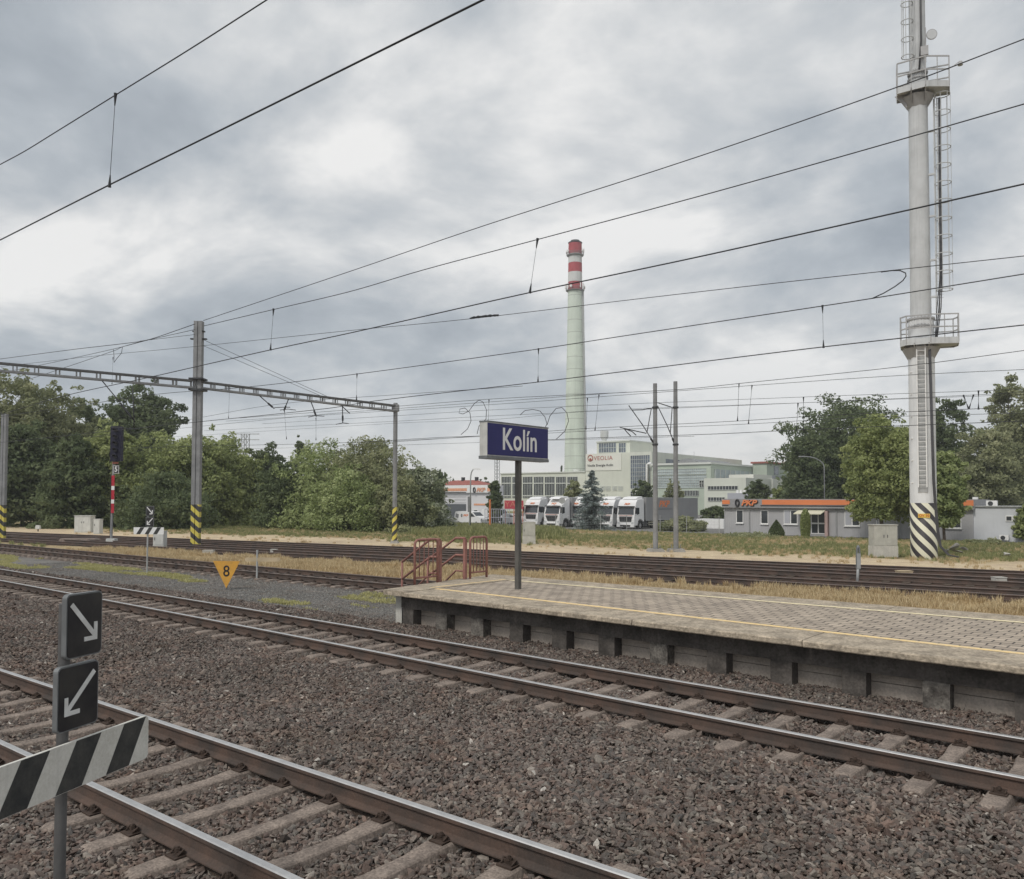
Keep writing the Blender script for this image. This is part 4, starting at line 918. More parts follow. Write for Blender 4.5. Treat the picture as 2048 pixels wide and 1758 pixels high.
# stays from the top of the pole to the right hand beam
def on_beam(px_):
    lo, hi = 0.0, 1.0
    for _ in range(40):
        m = (lo + hi) / 2; q = (p1x + (p2x - p1x) * m, p1y + (p2y - p1y) * m)
        if pr(q[0], q[1], 9)[0] < px_: lo = m
        else: hi = m
    return np.array([p1x + (p2x - p1x) * m, p1y + (p2y - p1y) * m, zb1 + (zb2 - zb1) * m])
def wiremesh(pts, r): mb = MB(); mb.tube(pts, r * .82, 5); return mb
for i, (py_, px2) in enumerate(((679, 654), (691, 640))):
    e = on_beam(px2); solo('stay_wire', wiremesh([(p1x + RV[0] * .25, p1y + RV[1] * .25, zat(p1x, p1y, py_)), (e[0], e[1], e[2] + .25)], .016), M['wire'],
        ('upper' if i == 0 else 'lower') + ' of the two stay wires slanting from the tall portal pole down to the beam', 'stay wire', 'stay wires of the portal beam')
# hangers on the beam: drop tube, insulator and registration arm
def hanger(px_, topy, pts, arm, label):
    e = on_beam(px_) if px_ > 391 else None
    if e is None:
        lo, hi = 0.0, sL
        for _ in range(40):
            m = (lo + hi) / 2; q = np.array([p1x, p1y]) + dirb * m
            if pr(q[0], q[1], 9)[0] > px_: lo = m
            else: hi = m
        e = np.array([q[0], q[1], zb1 + (zL - zb1) * m / sL])
    e[2] -= .22; t_ = thing('line_hanger', label, 'line hanger', e, 'hangers under the portal beams'); Pm = (e[0] * FV[0] + e[1] * FV[1]) / F
    def W(p): return Vector(e) + Vector(RV) * ((p[0] - px_) * Pm) + Vector((0, 0, -(p[1] - topy) * Pm))
    mb = MB()
    for s in pts: mb.tube([W(q_) for q_ in s], .03, 6)
    part('drop_tube', mb, M['dark'], t_)
    if pts:
        mb = MB(); s = pts[0]; p_, q_ = W(s[-1]), W(s[0]); mid = p_.lerp(q_, .25); mb.cyl(p_.lerp(q_, .12), p_.lerp(q_, .42), .06, n=8); part('insulator', mb, M['wire'], t_)
    if arm: mb = MB(); mb.tube([W(q_) for q_ in arm], .022, 6); part('registration_arm', mb, M['dark'], t_)
hanger(519, 789, [[(519, 789), (535, 803), (549, 815)]], [(549, 813), (565, 812), (581, 812)], 'leftmost hanger under the right hand beam, its arm slanting to the right')
hanger(577, 797, [[(577, 797), (572, 810), (568, 821)]], [(560, 819), (576, 817), (592, 819)], 'second hanger under the right hand beam, slanting slightly left')
hanger(622, 803, [[(622, 803), (628, 818), (633, 833)]], [(617, 834), (630, 831), (649, 832)], 'third hanger under the right hand beam, with a flat arm at its foot')
hanger(685, 810, [[(685, 810), (685.5, 828), (686, 845)], [(685, 812), (700, 826)]], [(672, 848), (686, 845), (698, 846)], 'rightmost hanger under the right hand beam, with a second short strut')
hanger(203, 758, [[(203, 758), (240, 802), (272, 842)], [(265, 770), (268, 812), (270, 856)]], [(222, 853), (245, 854), (272, 856)], 'large triangular hanger under the left hand beam, in front of the round tree')

# twin poles with cantilevers
def twin(px_, basey, topy, label, cant):
    x, y = un(px_, basey, -.32)[:2]; t_ = thing('catenary_pole', label, 'mast', (x, y, -.32), 'steel poles carrying the overhead line'); Pm = (x * FV[0] + y * FV[1]) / F
    mb = MB(); mb.cyl((x, y, -.3), (x, y, zat(x, y, topy)), .15, .115, n=18); part('shaft', mb, M['pole_grey'], t_)
    mb = MB(); mb.box((x, y, -.25), (1.0, 1.0, .25), ang, taper=.8); part('footing', mb, M['concrete'], t_)
    mb = MB(); mb.box((x, y, zat(x, y, basey - 5)), (.5, .5, .04), ang)
    for s in ((-1, -1), (1, -1), (1, 1), (-1, 1)): mb.cyl((x + s[0] * .19, y + s[1] * .19, -.1), (x + s[0] * .19, y + s[1] * .19, .12), .02, n=6)
    part('base_flange', mb, M['pole_grey'], t_)
    Pn = lambda p: Vector((x, y, zat(x, y, p[1]))) + Vector(RV) * ((p[0] - px_) * Pm) - Vector(FV) * (abs(p[0] - px_) * Pm * .15)
    mb = MB()
    for s in cant: mb.tube([Pn(q_) for q_ in s], .028, 6)
    part('cantilever', mb, M['dark'], t_)
    mb = MB()
    for py_ in (815, 889): mb.cyl((x, y, zat(x, y, py_) - .05), (x, y, zat(x, y, py_) + .05), .17, n=14)
    part('pole_band', mb, M['dark'], t_)
    mb = MB(); s = cant[0]; p_, q_ = Pn(s[-1]), Pn(s[0]); mb.cyl(p_.lerp(q_, .05), p_.lerp(q_, .16), .06, n=8); part('insulator', mb, M['wire'], t_)
twin(1311, 1104, 767, 'left one of the two slender round poles, with a long slanting bracket arm',
     [[(1257, 812), (1285, 850), (1310, 889)], [(1264, 821), (1285, 820), (1311, 815)], [(1239, 856), (1268, 862), (1293, 867)], [(1247, 858), (1254, 866), (1261, 873)], [(1250, 859), (1264, 864), (1272, 871)], [(1303, 818), (1294, 866)]])
twin(1352, 1104, 763, 'right one of the two slender round poles standing together in front of the grey trailer',
     [[(1315, 812), (1334, 850), (1351, 889)], [(1315, 806), (1345, 815)], [(1345, 817), (1341, 868)]])

# ---------------------------------------------------------------- lamp mast
mx, my = un(1848, 1111, -.32)[:2]; Pm = (mx * FV[0] + my * FV[1]) / F
mt = thing('lamp_mast', 'huge pale grey lamp mast with two railed platforms and a black and white striped foot', 'lamp mast', (mx, my, -.3))
Z = lambda py: zat(mx, my, py)
def ring8(w, d): return [(w * math.cos(math.pi * (k + .5) / 4) / math.cos(math.pi / 8), d * math.sin(math.pi * (k + .5) / 4) / math.cos(math.pi / 8)) for k in range(8)]
M['bw'] = stripemat('black_white_stripes', (0.66, 0.64, 0.50), (0.035, 0.03, 0.035), 0.70, 1.02, radius=0.66, wear=.04)
mb = MB(); mb.lathe((mx, my, 0), [(.67, -.5), (.67, Z(1006)), (.662, Z(1006) + .001)], 32); part('striped_foot', mb, M['bw'], mt)
mb = MB(); mb.lathe((mx, my, 0), [(.665, Z(1006) + .003), (.66, Z(900)), (.655, Z(700)), (.655, Z(640))], 32); part('lower_shaft', mb, M['mast2'], mt)
mb = MB(); mb.lathe((mx, my, 0), [(.53, Z(652)), (.50, Z(400)), (.475, Z(160))], 32); part('upper_shaft', mb, M['mast'], mt)
mb = MB(); mb.lathe((mx, my, 0), [(.43, Z(172)), (.42, Z(0)), (.40, Z(-150))], 6); part('top_shaft', mb, M['mast'], mt)
for (py_, r) in ((640, .70), (655, .69), (148, .52), (160, .53)):
    mb = MB(); mb.lathe((mx, my, 0), [(r, Z(py_) - .04), (r, Z(py_) + .04)], 32)
    for k in range(24):
        a_ = 2 * math.pi * k / 24; mb.cyl((mx + (r - .04) * math.cos(a_), my + (r - .04) * math.sin(a_), Z(py_) - .1), (mx + (r - .04) * math.cos(a_), my + (r - .04) * math.sin(a_), Z(py_) + .1), .025, n=6)
    part('flange_ring', mb, M['mast_under'], mt)
fx = Vector((-mx, -my, 0)).normalized(); rx = Vector((-fx.y, fx.x, 0)); angm = math.atan2(rx.y, rx.x); MO = Vector((mx, my, 0))
def MP(r, f, z): return MO + rx * r + fx * f + Vector((0, 0, z))
def gallery(zd, poly, name, tall=1.15, lower_mid=True):
    """railed service platform; poly = outline (right, front) in metres"""
    g_ = MB(); n = len(poly)
    vs = [MP(p[0], p[1], zd) for p in poly] + [MP(p[0], p[1], zd + .06) for p in poly]
    g_.add(vs, [tuple(range(n - 1, -1, -1)), tuple(range(n, 2 * n))] + [(i, (i + 1) % n, n + (i + 1) % n, n + i) for i in range(n)])
    for i in range(n):
        a_, b_ = MP(*poly[i], zd + .09), MP(*poly[(i + 1) % n], zd + .09); g_.bar(a_, b_, .03, .34)
    gp = part(name, g_, M['mast'], mt)
    rl = MB()
    for h in (tall, tall * .55):
        for i in range(n): rl.bar(MP(*poly[i], zd + h), MP(*poly[(i + 1) % n], zd + h), .06, .06)
    part('guard_rail', rl, M['mast_under'], gp)
    for i in range(n):
        ps = MB(); ps.bar(MP(*poly[i], zd), MP(*poly[i], zd + tall), .05, .05)
        a_, b_ = Vector(poly[i]), Vector(poly[(i + 1) % n])
        if (b_ - a_).length > 1.2: m_ = (a_ + b_) / 2; ps.bar(MP(m_[0], m_[1], zd), MP(m_[0], m_[1], zd + tall), .04, .04)
        part('guard_post', ps, M['mast_under'], gp)
    br = MB()
    for s in (-1, 1):
        br.prism([(0, 0), (min(abs(p[0]) for p in poly if p[0] * s > 0) - .55 + .15, 0), (0, -.75)], ((s * rx), (0, 0, 1), fx), .05, MP(s * .55, .3, zd))
        br.prism([(0, 0), (.55, 0), (0, -.6)], (fx, (0, 0, 1), rx), .05, MP(s * .35, .55, zd))
    part('bracket', br, M['mast_under'], gp); return gp
w2 = lambda px_: (px_ - 1843) * Pm
gallery(Z(692), [(w2(1806), -.6), (w2(1806), .65), (w2(1817), 1.05), (w2(1860), 1.05), (w2(1909), .6), (w2(1909), -.4), (w2(1901), -.8)], 'lower_platform', 1.5)
gallery(Z(190), [(w2(1804), -.4), (w2(1806), .8), (w2(1857), 1.05), (w2(1899), .5), (w2(1900), -.5)], 'upper_platform', 1.6)
for zt2, zb2_, r0_, r1_ in ((Z(698), Z(720), .98, .66), (Z(197), Z(218), .86, .50)):
    mb = MB(); mb.lathe((mx, my, 0), [(r1_, zb2_), (r0_, zt2)], 8); part('bracket', mb, M['mast_under'], mt)
mb = MB(); mb.box(MP(w2(1842.5), .62, (Z(985) + Z(700)) / 2), (.46, .12, Z(700) - Z(985)), angm); part('ladder_panel', mb, M['galv'], mt)
# lower ladder on the front of the shaft
lx0, lx1 = w2(1835), w2(1850); lf = .72
mb = MB()
for l in (lx0, lx1): mb.bar(MP(l, lf + .12, Z(975)), MP(l, lf + .12, Z(692)), .05, .05)
for k in range(30):
    z_ = Z(975) + (Z(692) - Z(975)) * (k + .5) / 30; mb.bar(MP(lx0, lf + .12, z_), MP(lx1, lf + .12, z_), .022, .022)
for k in range(7):
    z_ = Z(965 - 44 * k); mb.bar(MP(w2(1822), .45, z_), MP(w2(1864), .45, z_), .05, .05); mb.bar(MP(lx0, .4, z_), MP(lx0, lf + .12, z_), .04, .04); mb.bar(MP(lx1, .4, z_), MP(lx1, lf + .12, z_), .04, .04)
part('ladder', mb, M['white_paint'], mt, 'lower ladder on the face of the shaft')
mb = MB(); 
for py_ in (975, 875, 780): mb.box(MP(w2(1842), .655, Z(py_)), (.40, .04, .10), angm)
part('vent_slot', mb, M['dark'], mt)
# caged ladder at the right
def cage(cx_, z0, z1, r, name, front):
    c_ = MB(); nr = max(2, int((z1 - z0) / .95)); c0 = MP(cx_, front, 0)
    for k in range(nr + 1):
        z_ = z0 + (z1 - z0) * k / nr; c_.tube([c0 + rx * r * math.cos(t0) + fx * r * math.sin(t0) + Vector((0, 0, z_)) for t0 in np.linspace(0, 2 * math.pi, 17)[:-1]], .026, 5, True)
    for t0 in np.linspace(.0, math.pi * 1.7, 7): c_.bar(c0 + rx * r * math.cos(t0) + fx * r * math.sin(t0) + Vector((0, 0, z0)), c0 + rx * r * math.cos(t0) + fx * r * math.sin(t0) + Vector((0, 0, z1)), .042, .02)
    return part(name, c_, M['mast'], mt)
cage(w2(1886), Z(585), Z(200), .40, 'ladder_cage', .1)
cage(w2(1825), Z(118), Z(-160), .30, 'ladder_cage', .5)
mb = MB()
for l in (w2(1871), w2(1877)): mb.bar(MP(l, .1, Z(640)), MP(l, .1, Z(205)), .05, .05)
for k in range(60): z_ = Z(600) + (Z(210) - Z(600)) * k / 60; mb.bar(MP(w2(1871), .1, z_), MP(w2(1884), .1, z_), .02, .02)
for py_ in (268, 354, 437, 524, 597): mb.bar(MP(w2(1852), .1, Z(py_)), MP(w2(1873), .1, Z(py_)), .10, .10)
part('ladder', mb, M['mast'], mt, 'upper ladder standing off the right side')
mb = MB()
for l in (w2(1818), w2(1838)): mb.bar(MP(l, .45, Z(118)), MP(l, .45, Z(-160)), .045, .045)
part('ladder', mb, M['mast'], mt, 'topmost ladder')
mb = MB()
for j in range(3):
    o_ = j * .05; mb.tube([MP(w2(1880) + o_, .12, Z(205)), MP(w2(1878) + o_, .12, Z(560)), MP(w2(1872) + o_ * 2, .15, Z(620)), MP(w2(1868) + o_, .4, Z(680))], .025 + .01 * (j == 1), 6)
part('cable', mb, M['cable'], mt)
mb = MB()
for j in range(3):
    o_ = j * .045; mb.tube([MP(w2(1856) + o_, .74, Z(700)), MP(w2(1860) + o_, .74, Z(960)), MP(w2(1862) + o_, .74, Z(1000)), MP(w2(1866) + o_, .76, Z(1060)), MP(w2(1870) + o_, .8, Z(1090)), MP(w2(1884) + o_, .9, -.2), MP(w2(1900) + o_, 1.0, -.29)], .03, 6)
part('cable', mb, M['cable'], mt)
mb = MB(); mb.tube([MP(w2(1850), .45, Z(-150)), MP(w2(1850), .45, Z(90)), MP(w2(1846), .5, Z(150))], .05, 6); part('cable', mb, M['cable'], mt)
# search light and equipment
mb = MB(); mb.cyl(MP(w2(1858), .4, Z(135)), MP(w2(1858), .4, Z(66)), .03, n=8); mb.box(MP(w2(1856), .4, Z(113)), (.38, .3, .5), angm); part('equipment_box', mb, M['mast_under'], mt)
dsh = MB(); c0 = MP(w2(1868), .5, Z(86)); dr = (rx * .25 + fx * .95 + Vector((0, 0, -.1))).normalized(); dsh.cyl(c0 - dr * .15, c0 + dr * .1, .12, .27, n=20); dsh.cyl(c0 + dr * .1, c0 + dr * .14, .28, n=20); dish = part('search_light', dsh, M['mast_under'], mt)
dg_ = MB(); dg_.cyl(c0 + dr * .142, c0 + dr * .15, .245, n=20); part('lens', dg_, M['lamp'], dish)
mb = MB(); mb.bar(MP(w2(1904), .2, Z(152)), MP(w2(1918), .25, Z(144)), .03, .03); mb.cyl(MP(w2(1919), .25, Z(152)), MP(w2(1919), .25, Z(145)), .13, .10, n=12); part('camera_dome', mb, M['mast_under'], mt)
mb = MB(); o = MP(w2(1844), .685, Z(1031)); mb.box(o, (21 * Pm, .012, 8 * Pm), angm); tagp = part('number_plate', mb, mat('plate_yellow', (.75, .52, .10), .6), mt)
mb = MB(); place_text(mb, text_mb('OV 10', .19, .003, .004), o + fx * .009, rx, (0, 0, 1), fx); part('lettering', mb, M['red'], tagp)
# rubble at the foot
r = random.Random(2)
for k in range(4):
    q = un((1905, 1914, 1894, 1928)[k], (1098, 1106, 1104, 1101)[k], -.3); mb = MB(); s = (.36, .24, .22, .24)[k]
    import bmesh
    me = stone_mesh(90 + k, M['concrete']); ob = bpy.data.objects.new("rubble_stone", me); COL.objects.link(ob); ob.location = (q[0], q[1], -.28 + s * .4); ob.scale = (s * 1.5, s, s * (1.3, .6, 1.1, 1.1)[k]); ob.rotation_euler = (r.uniform(-.3, .3), .2, r.uniform(0, 3))
    setp(ob, ('largest', 'flattest', 'leftmost', 'rightmost')[k] + ' broken concrete lump of the rubble at the foot of the lamp mast', 'rubble', 'rubble heaped at the foot of the lamp mast')
q = un(2012, 1110, -.3); me = stone_mesh(120, M['conc_light']); ob = bpy.data.objects.new('rock', me); COL.objects.link(ob); ob.location = (q[0], q[1], -.22); ob.scale = (.28, .22, .3); setp(ob, 'single pale rock on bare ground at the far right, right of the rubble heap', 'rock')

# switch indicator between the far tracks
x, y = un(1714, 1164, -.05)[:2]; Pk = (x * FV[0] + y * FV[1]) / F; si = thing('switch_lever', 'thin pale lever post with a ring on top, leaning slightly among the far tracks', 'switch lever', (x, y, -.2))
a = Vector(RV); V0 = Vector((x, y, 0))
mb = MB(); mb.tube([V0 + Vector((0, 0, -.3)), V0 + a * 3 * Pk + Vector((0, 0, zat(x, y, 1123)))], .045, 8); part('post', mb, M['galv'], si)
mb = MB(); mb.tube([V0 + a * (3 + 3.0 * math.sin(t0)) * Pk + Vector((0, 0, zat(x, y, 1117) + .42 * math.cos(t0))) - Vector(FV) * 0.0 for t0 in np.linspace(0, 2 * math.pi, 21)[:-1]], .035, 6, True); part('ring', mb, M['frame'], si)
mb = MB(); mb.box(V0 + a * 3 * Pk + Vector((0, 0, zat(x, y, 1122))), (.12, .1, .5), ang); part('weight_arm', mb, M['galv'], si)
# small pale boxes between the far rails
for (px_, py_, w_, lab) in ((1808, 1145, 28, 'pale yellow box between the rails of the far tracks, right of the switch lever'), (548, 1101, 12, 'small pale box beside the far tracks, right of the orange triangle'), (417, 1103, 20, 'low pale slab beside the far track, just right of the tall portal pole'), (1998, 1158, 22, 'low pale box between the far rails near the right edge')):
    q = un(px_, py_, -.05); w = w_ * (q @ FV) / F; mb = MB(); mb.box((q[0], q[1], -.1), (w, .3, .2), ang); mb.box((q[0], q[1], .012), (w * 1.05, .34, .02), ang)
    solo('point_machine_cover', mb, M['tan'] if px_ == 1808 else M['conc_light'], lab, 'track box', 'small pale boxes between the far rails', loc=(q[0], q[1], -.2))
q = un(160, 1086, -.25); mb = MB(); mb.box((q[0], q[1], -.1), (2.6, .8, .3), ang, taper=.85); solo('track_cover', mb, M['sleeper'], 'long low brown cover lying between the tracks left of the signal', 'track cover', loc=(q[0], q[1], -.25))

# ---------------------------------------------------------------- overhead wires
WG = 'overhead wires crossing the sky'
def wire(label, pts, n, r, ext=(0, 0), drops=(), n2=None, group=WG, name='overhead_wire'):
    """pts in photo pixels on the vertical plane y = n (n may change linearly to n2)"""
    n2 = n if n2 is None else n2; P = []
    for i, (a_, b_) in enumerate(pts):
        k = (a_ - pts[0][0]) / (pts[-1][0] - pts[0][0]); P.append(uny(a_, b_, n + (n2 - n) * k))
    if ext[0]: d = P[0] - P[1]; P.insert(0, P[0] + d / np.linalg.norm(d) * ext[0])
    if ext[1]: d = P[-1] - P[-2]; P.append(P[-1] + d / np.linalg.norm(d) * ext[1])
    # smooth through the points
    Q_ = []
    for i in range(len(P) - 1):
        p0_, p1_, p2_, p3_ = P[max(i - 1, 0)], P[i], P[i + 1], P[min(i + 2, len(P) - 1)]
        L = np.linalg.norm(p2_ - p1_); m1 = (p2_ - p0_) / max(np.linalg.norm(p2_ - p0_), .01) * L; m2 = (p3_ - p1_) / max(np.linalg.norm(p3_ - p1_), .01) * L
        for t0 in np.linspace(0, 1, 7)[:-1]:
            Q_.append((2 * t0**3 - 3 * t0**2 + 1) * p1_ + (t0**3 - 2 * t0**2 + t0) * m1 + (-2 * t0**3 + 3 * t0**2) * p2_ + (t0**3 - t0**2) * m2)
    Q_.append(P[-1])
    return solo(name, wiremesh(Q_, r), M['wire'], label, 'overhead wire', group, loc=P[0])
def dropper(label, a_, b_, n, r=.006):
    r *= .55
    p, q = uny(a_[0], a_[1], n), uny(b_[0], b_[1], n); t_ = thing('dropper', label, 'dropper', p, 'droppers hanging between the overhead wires')
    mb = MB(); mb.tube([p, q], r, 5); part('drop_wire', mb, M['wire'], t_)
    d = (q - p) / np.linalg.norm(q - p); k = 1.0 + (n - 4) * .022
    mb = MB(); mb.cyl(p - d * .02, p + d * .12 * k, .020 * k, .006 * k, n=8); part('clamp', mb, M['wire'], t_)
    mb = MB(); mb.cyl(q - d * .12 * k, q + d * .02, .006 * k, .020 * k, n=8); part('clamp', mb, M['wire'], t_)
nA_, nB_, nC_ = 4.3, 10.3, 18.6
wire('thick contact wire over the nearest track, rising from the left edge to the top centre', [(0, 480), (220, 369), (480, 241), (965, 0)], nA_, .0105, (40, 8))
wire('carrying wire over the nearest track, kinked above its dropper at the upper left', [(0, 329), (50, 302), (110, 265), (231, 190), (380, 98), (533, 0)], nA_, .008, (30, 8))
dropper('long dropper below the topmost wires at the upper left', (231, 190), (219, 371), nA_)
wire('thick contact wire over the second track, reaching the right edge below the upper mast platform', [(-60, 849), (120, 794), (297, 755), (407, 730), (540, 700), (700, 666), (1060, 585), (1414, 510), (2048, 368)], nB_, .012, (30, 8))
wire('carrying wire over the second track, crossing the mast just below its upper platform', [(407, 652), (547, 619), (700, 583), (846, 540), (1075, 479), (1400, 392), (1700, 308), (2048, 208)], nB_, .009, (0, 8))
wire('highest wire at the right, passing in front of the upper mast platform', [(407, 641), (708, 540), (972, 450), (1400, 312), (1820, 165), (2048, 78)], 10.9, .009, (0, 8))
dropper('dropper left of the chimney, hanging between the second pair of wires', (1075, 479), (1060, 584), nB_)
dropper('dropper right of the tall portal pole, between the second pair of wires', (547, 619), (541, 699), nB_)
wire('middle wire joining the tall portal pole from the left edge, thickened by two splices', [(0, 718), (154, 698), (273, 684), (299, 679), (390, 648)], 22, .022, (20, 0))
wire('short wire from the tall portal pole sagging to a splice left of it', [(280, 682), (340, 675), (390, 669)], 22, .014)
wire('wire falling from the tall portal pole behind the left beam, with a hanging loop', [(20, 742), (77, 731), (227, 698), (297, 680), (390, 659)], 23, .018)
wire('wire dipping steeply behind the left beam to the dark trees', [(60, 758), (121, 738), (232, 700), (244, 694), (297, 679)], 23, .018)
mb = MB(); mb.tube([uny(a_, b_, 22.8) for a_, b_ in ((227, 699), (228, 712), (228, 725), (233, 718), (243, 706), (245, 694))], .016, 5); solo('jumper_loop', mb, M['wire'], 'small hanging wire loop left of the tall portal pole', 'jumper wire', 'slack jumper wires')
dropper('thin dropper below the small loop, left of the tall portal pole', (226, 715), (224, 768), 22.5, .010)
wire('long thin wire with a twisted splice near the middle of the sky', [(48, 728), (200, 711), (390, 693), (700, 661), (937, 638), (1240, 602), (1500, 572), (1763, 543), (2048, 512)], 14.5, .0085, (20, 8))
mb = MB()
for j in range(2): mb.tube([uny(a_, b_ + (2 * j - 1) * 1.5 * math.sin(i * 2.2), 14.5) for i, (a_, b_) in enumerate(((940, 637), (948, 635), (956, 634), (964, 633), (972, 632), (980, 631.5), (988, 631), (997, 630.5)))], .018, 5)
solo('splice', mb, M['wire'], 'twisted splice on the thin wire left of the chimney', 'wire splice')
wire('carrying wire over the third track, crossing the middle of the mast', [(171, 809), (318, 788), (495, 774), (714, 748), (1077, 698), (1240, 673), (1645, 612), (1743, 597), (2048, 548)], nC_, .014, (30, 8))
wire('contact wire over the third track, passing in front of the lower mast platform', [(404, 843), (654, 817), (749, 802), (1077, 764), (1240, 744), (1645, 694), (2048, 650)], nC_, .015, (25, 8))
dropper('dropper right of the round beam pole, above the bushes', (714, 748), (713, 799), nC_)
dropper('dropper just left of the chimney, between the wires of the third track', (1077, 698), (1076, 763), nC_)
dropper('dropper left of the lamp mast, between the wires of the third track', (1645, 612), (1647, 694), nC_)
mb = MB(); mb.tube([uny(a_, b_, 16.5) for a_, b_ in ((1762, 544), (1785, 541), (1800, 541), (1811, 546), (1812, 552), (1806, 561), (1790, 573), (1768, 586), (1744, 597))], .011, 6); solo('jumper_loop', mb, M['wire'], 'slack jumper loop between two wires just left of the lamp mast', 'jumper wire', 'slack jumper wires')
mb = MB()
for q in ((1762, 544), (1743, 597)): p = uny(q[0], q[1], 16.5); mb.cyl(p - RV * .12, p + RV * .12, .035, n=8)
solo('wire_clamp', mb, M['wire'], 'two clamps at the ends of the jumper loop left of the lamp mast', 'wire clamp') if False else None
far = [
 ('uppermost far wire, meeting the mast above its ladder', [(800, 812), (1000, 797), (1358, 779), (1478, 767), (1814, 732), (2048, 701)], 30, .022),
 ('far wire dividing from the uppermost one right of the twin poles', [(760, 823), (1000, 808), (1504, 771), (1800, 751), (2048, 739)], 30, .018),
 ('far wire level with the tops of the right hand trees', [(800, 831), (1000, 819), (1607, 794), (1957, 782), (2048, 778)], 36, .018),
 ('far wire just below, touching the right hand tree tops', [(640, 850), (800, 842), (1000, 831), (1596, 806), (1947, 790), (2048, 784)], 36, .018),
 ('far contact wire above the station name sign', [(440, 868), (800, 846), (1000, 838), (1174, 822), (1594, 806)], 33, .014),
 ('thin far wire ending in the upper crown of the right hand trees', [(1102, 862), (1174, 857), (1476, 842), (1650, 831), (1988, 816), (2048, 812)], 30, .020),
 ('thin far wire below it, fading into the right hand trees', [(1102, 866), (1300, 856), (1496, 848), (1700, 836), (2048, 826)], 34, .018),
 ('dark far contact wire passing behind the name sign and the twin poles', [(420, 892), (700, 885), (960, 872), (1102, 879), (1150, 877), (1430, 868), (1594, 860), (2048, 842)], 36, .028),
 ('thin far wire low above the bushes', [(420, 899), (700, 893), (960, 885), (1130, 880)], 38, .018),
 ('far wire from the tall portal pole to the hangers', [(407, 834), (530, 812), (640, 800), (785, 790)], 27, .018),
 ('lower far wire from the tall portal pole to the hangers', [(407, 852), (600, 833), (700, 824), (950, 806)], 28, .018)]
for lb, p_, n_, r_ in far: wire(lb, p_, n_, r_ * .62, (15, 8))
for i, (lb, a_, b_) in enumerate((('pair of far droppers right of the twin poles, left one', (1478, 768), (1475, 841)), ('pair of far droppers right of the twin poles, right one', (1504, 771), (1497, 847)), ('far dropper above the round dark tree, right one of two', (1607, 795), (1607, 860)), ('far dropper above the round dark tree, left one of two', (1596, 807), (1593, 860)),
        ('far dropper near the right edge, beside the mast', (1957, 782), (1957, 818)), ('slanting far dropper near the right edge, left one of a V', (1927, 791), (1937, 817)), ('slanting far dropper near the right edge, right one of a V', (1947, 790), (1938, 817)),
        ('far dropper right beside the chimney', (1198, 790), (1190, 860)), ('far dropper crossing in front of the chimney', (1175, 797), (1172, 858)), ('far dropper at the left of the tall bushes', (459, 780), (457, 836)), ('thin dropper under the second beam hanger', (569, 822), (573, 878)), ('thin dropper under the third beam hanger', (632, 836), (632, 880)), ('far dropper left of the name sign', (978, 800), (976, 868)))):
    dropper(lb, a_, b_, 33, .014)
for lb, p_ in (('curled slack jumper wire left of the name sign', [(922, 869), (935, 858), (942, 842), (940, 826), (930, 816), (920, 818), (918, 826), (926, 828), (938, 822), (948, 808), (958, 800), (966, 804), (973, 820), (972, 838), (958, 852), (954, 868)]),
               ('slack jumper wire arching just above the name sign', [(1040, 830), (1050, 821), (1066, 819), (1080, 822), (1090, 834), (1094, 848), (1090, 856)]),
               ('slack jumper wire arching in front of the chimney', [(1094, 850), (1100, 832), (1112, 817), (1124, 815), (1134, 826), (1137, 842), (1130, 862), (1112, 879)])):
    mb = MB(); P_ = [uny(a_, b_, 34) for a_, b_ in p_]; mb.tube(P_, .018, 5); solo('jumper_loop', mb, M['wire'], lb, 'jumper wire', 'slack jumper wires')
# lattice work of the distant line on the left
def lattice_mast(px_, topy, D, label, w=.9, arm=True):
    p = at_depth(px_, D, -.9); t_ = thing('lattice_mast', label, 'mast', p); zt_ = zat(p[0], p[1], topy); mb = MB()
    for s in ((-1, -1), (1, -1), (1, 1), (-1, 1)): mb.bar((p[0] + s[0] * w / 2, p[1] + s[1] * w / 2, -1), (p[0] + s[0] * w / 2, p[1] + s[1] * w / 2, zt_), .08, .08)
    n = int((zt_ + 1) / w)
    for k in range(n):
        z0, z1 = -1 + (zt_ + 1) * k / n, -1 + (zt_ + 1) * (k + 1) / n
        for a_, b_ in (((-1, -1), (1, -1)), ((1, -1), (1, 1)), ((1, 1), (-1, 1)), ((-1, 1), (-1, -1))): mb.bar((p[0] + a_[0] * w / 2, p[1] + a_[1] * w / 2, z0), (p[0] + b_[0] * w / 2, p[1] + b_[1] * w / 2, z1), .05, .05)
    part('frame', mb, M['galv'], t_)
    if arm:
        mb = MB(); c = Vector((p[0], p[1], zt_))
        for dz in (0, -.9): mb.bar(c - Vector(RV) * 2.2 + Vector((0, 0, dz)), c + Vector(RV) * 2.2 + Vector((0, 0, dz)), .1, .1)
        part('crossarm', mb, M['galv'], t_)
    return t_
lattice_mast(489, 868, 130, 'distant lattice mast with a crossarm rising behind the bushes')
lattice_mast(994, 900, 190, 'slender distant lattice mast left of the name sign post', .8, False)

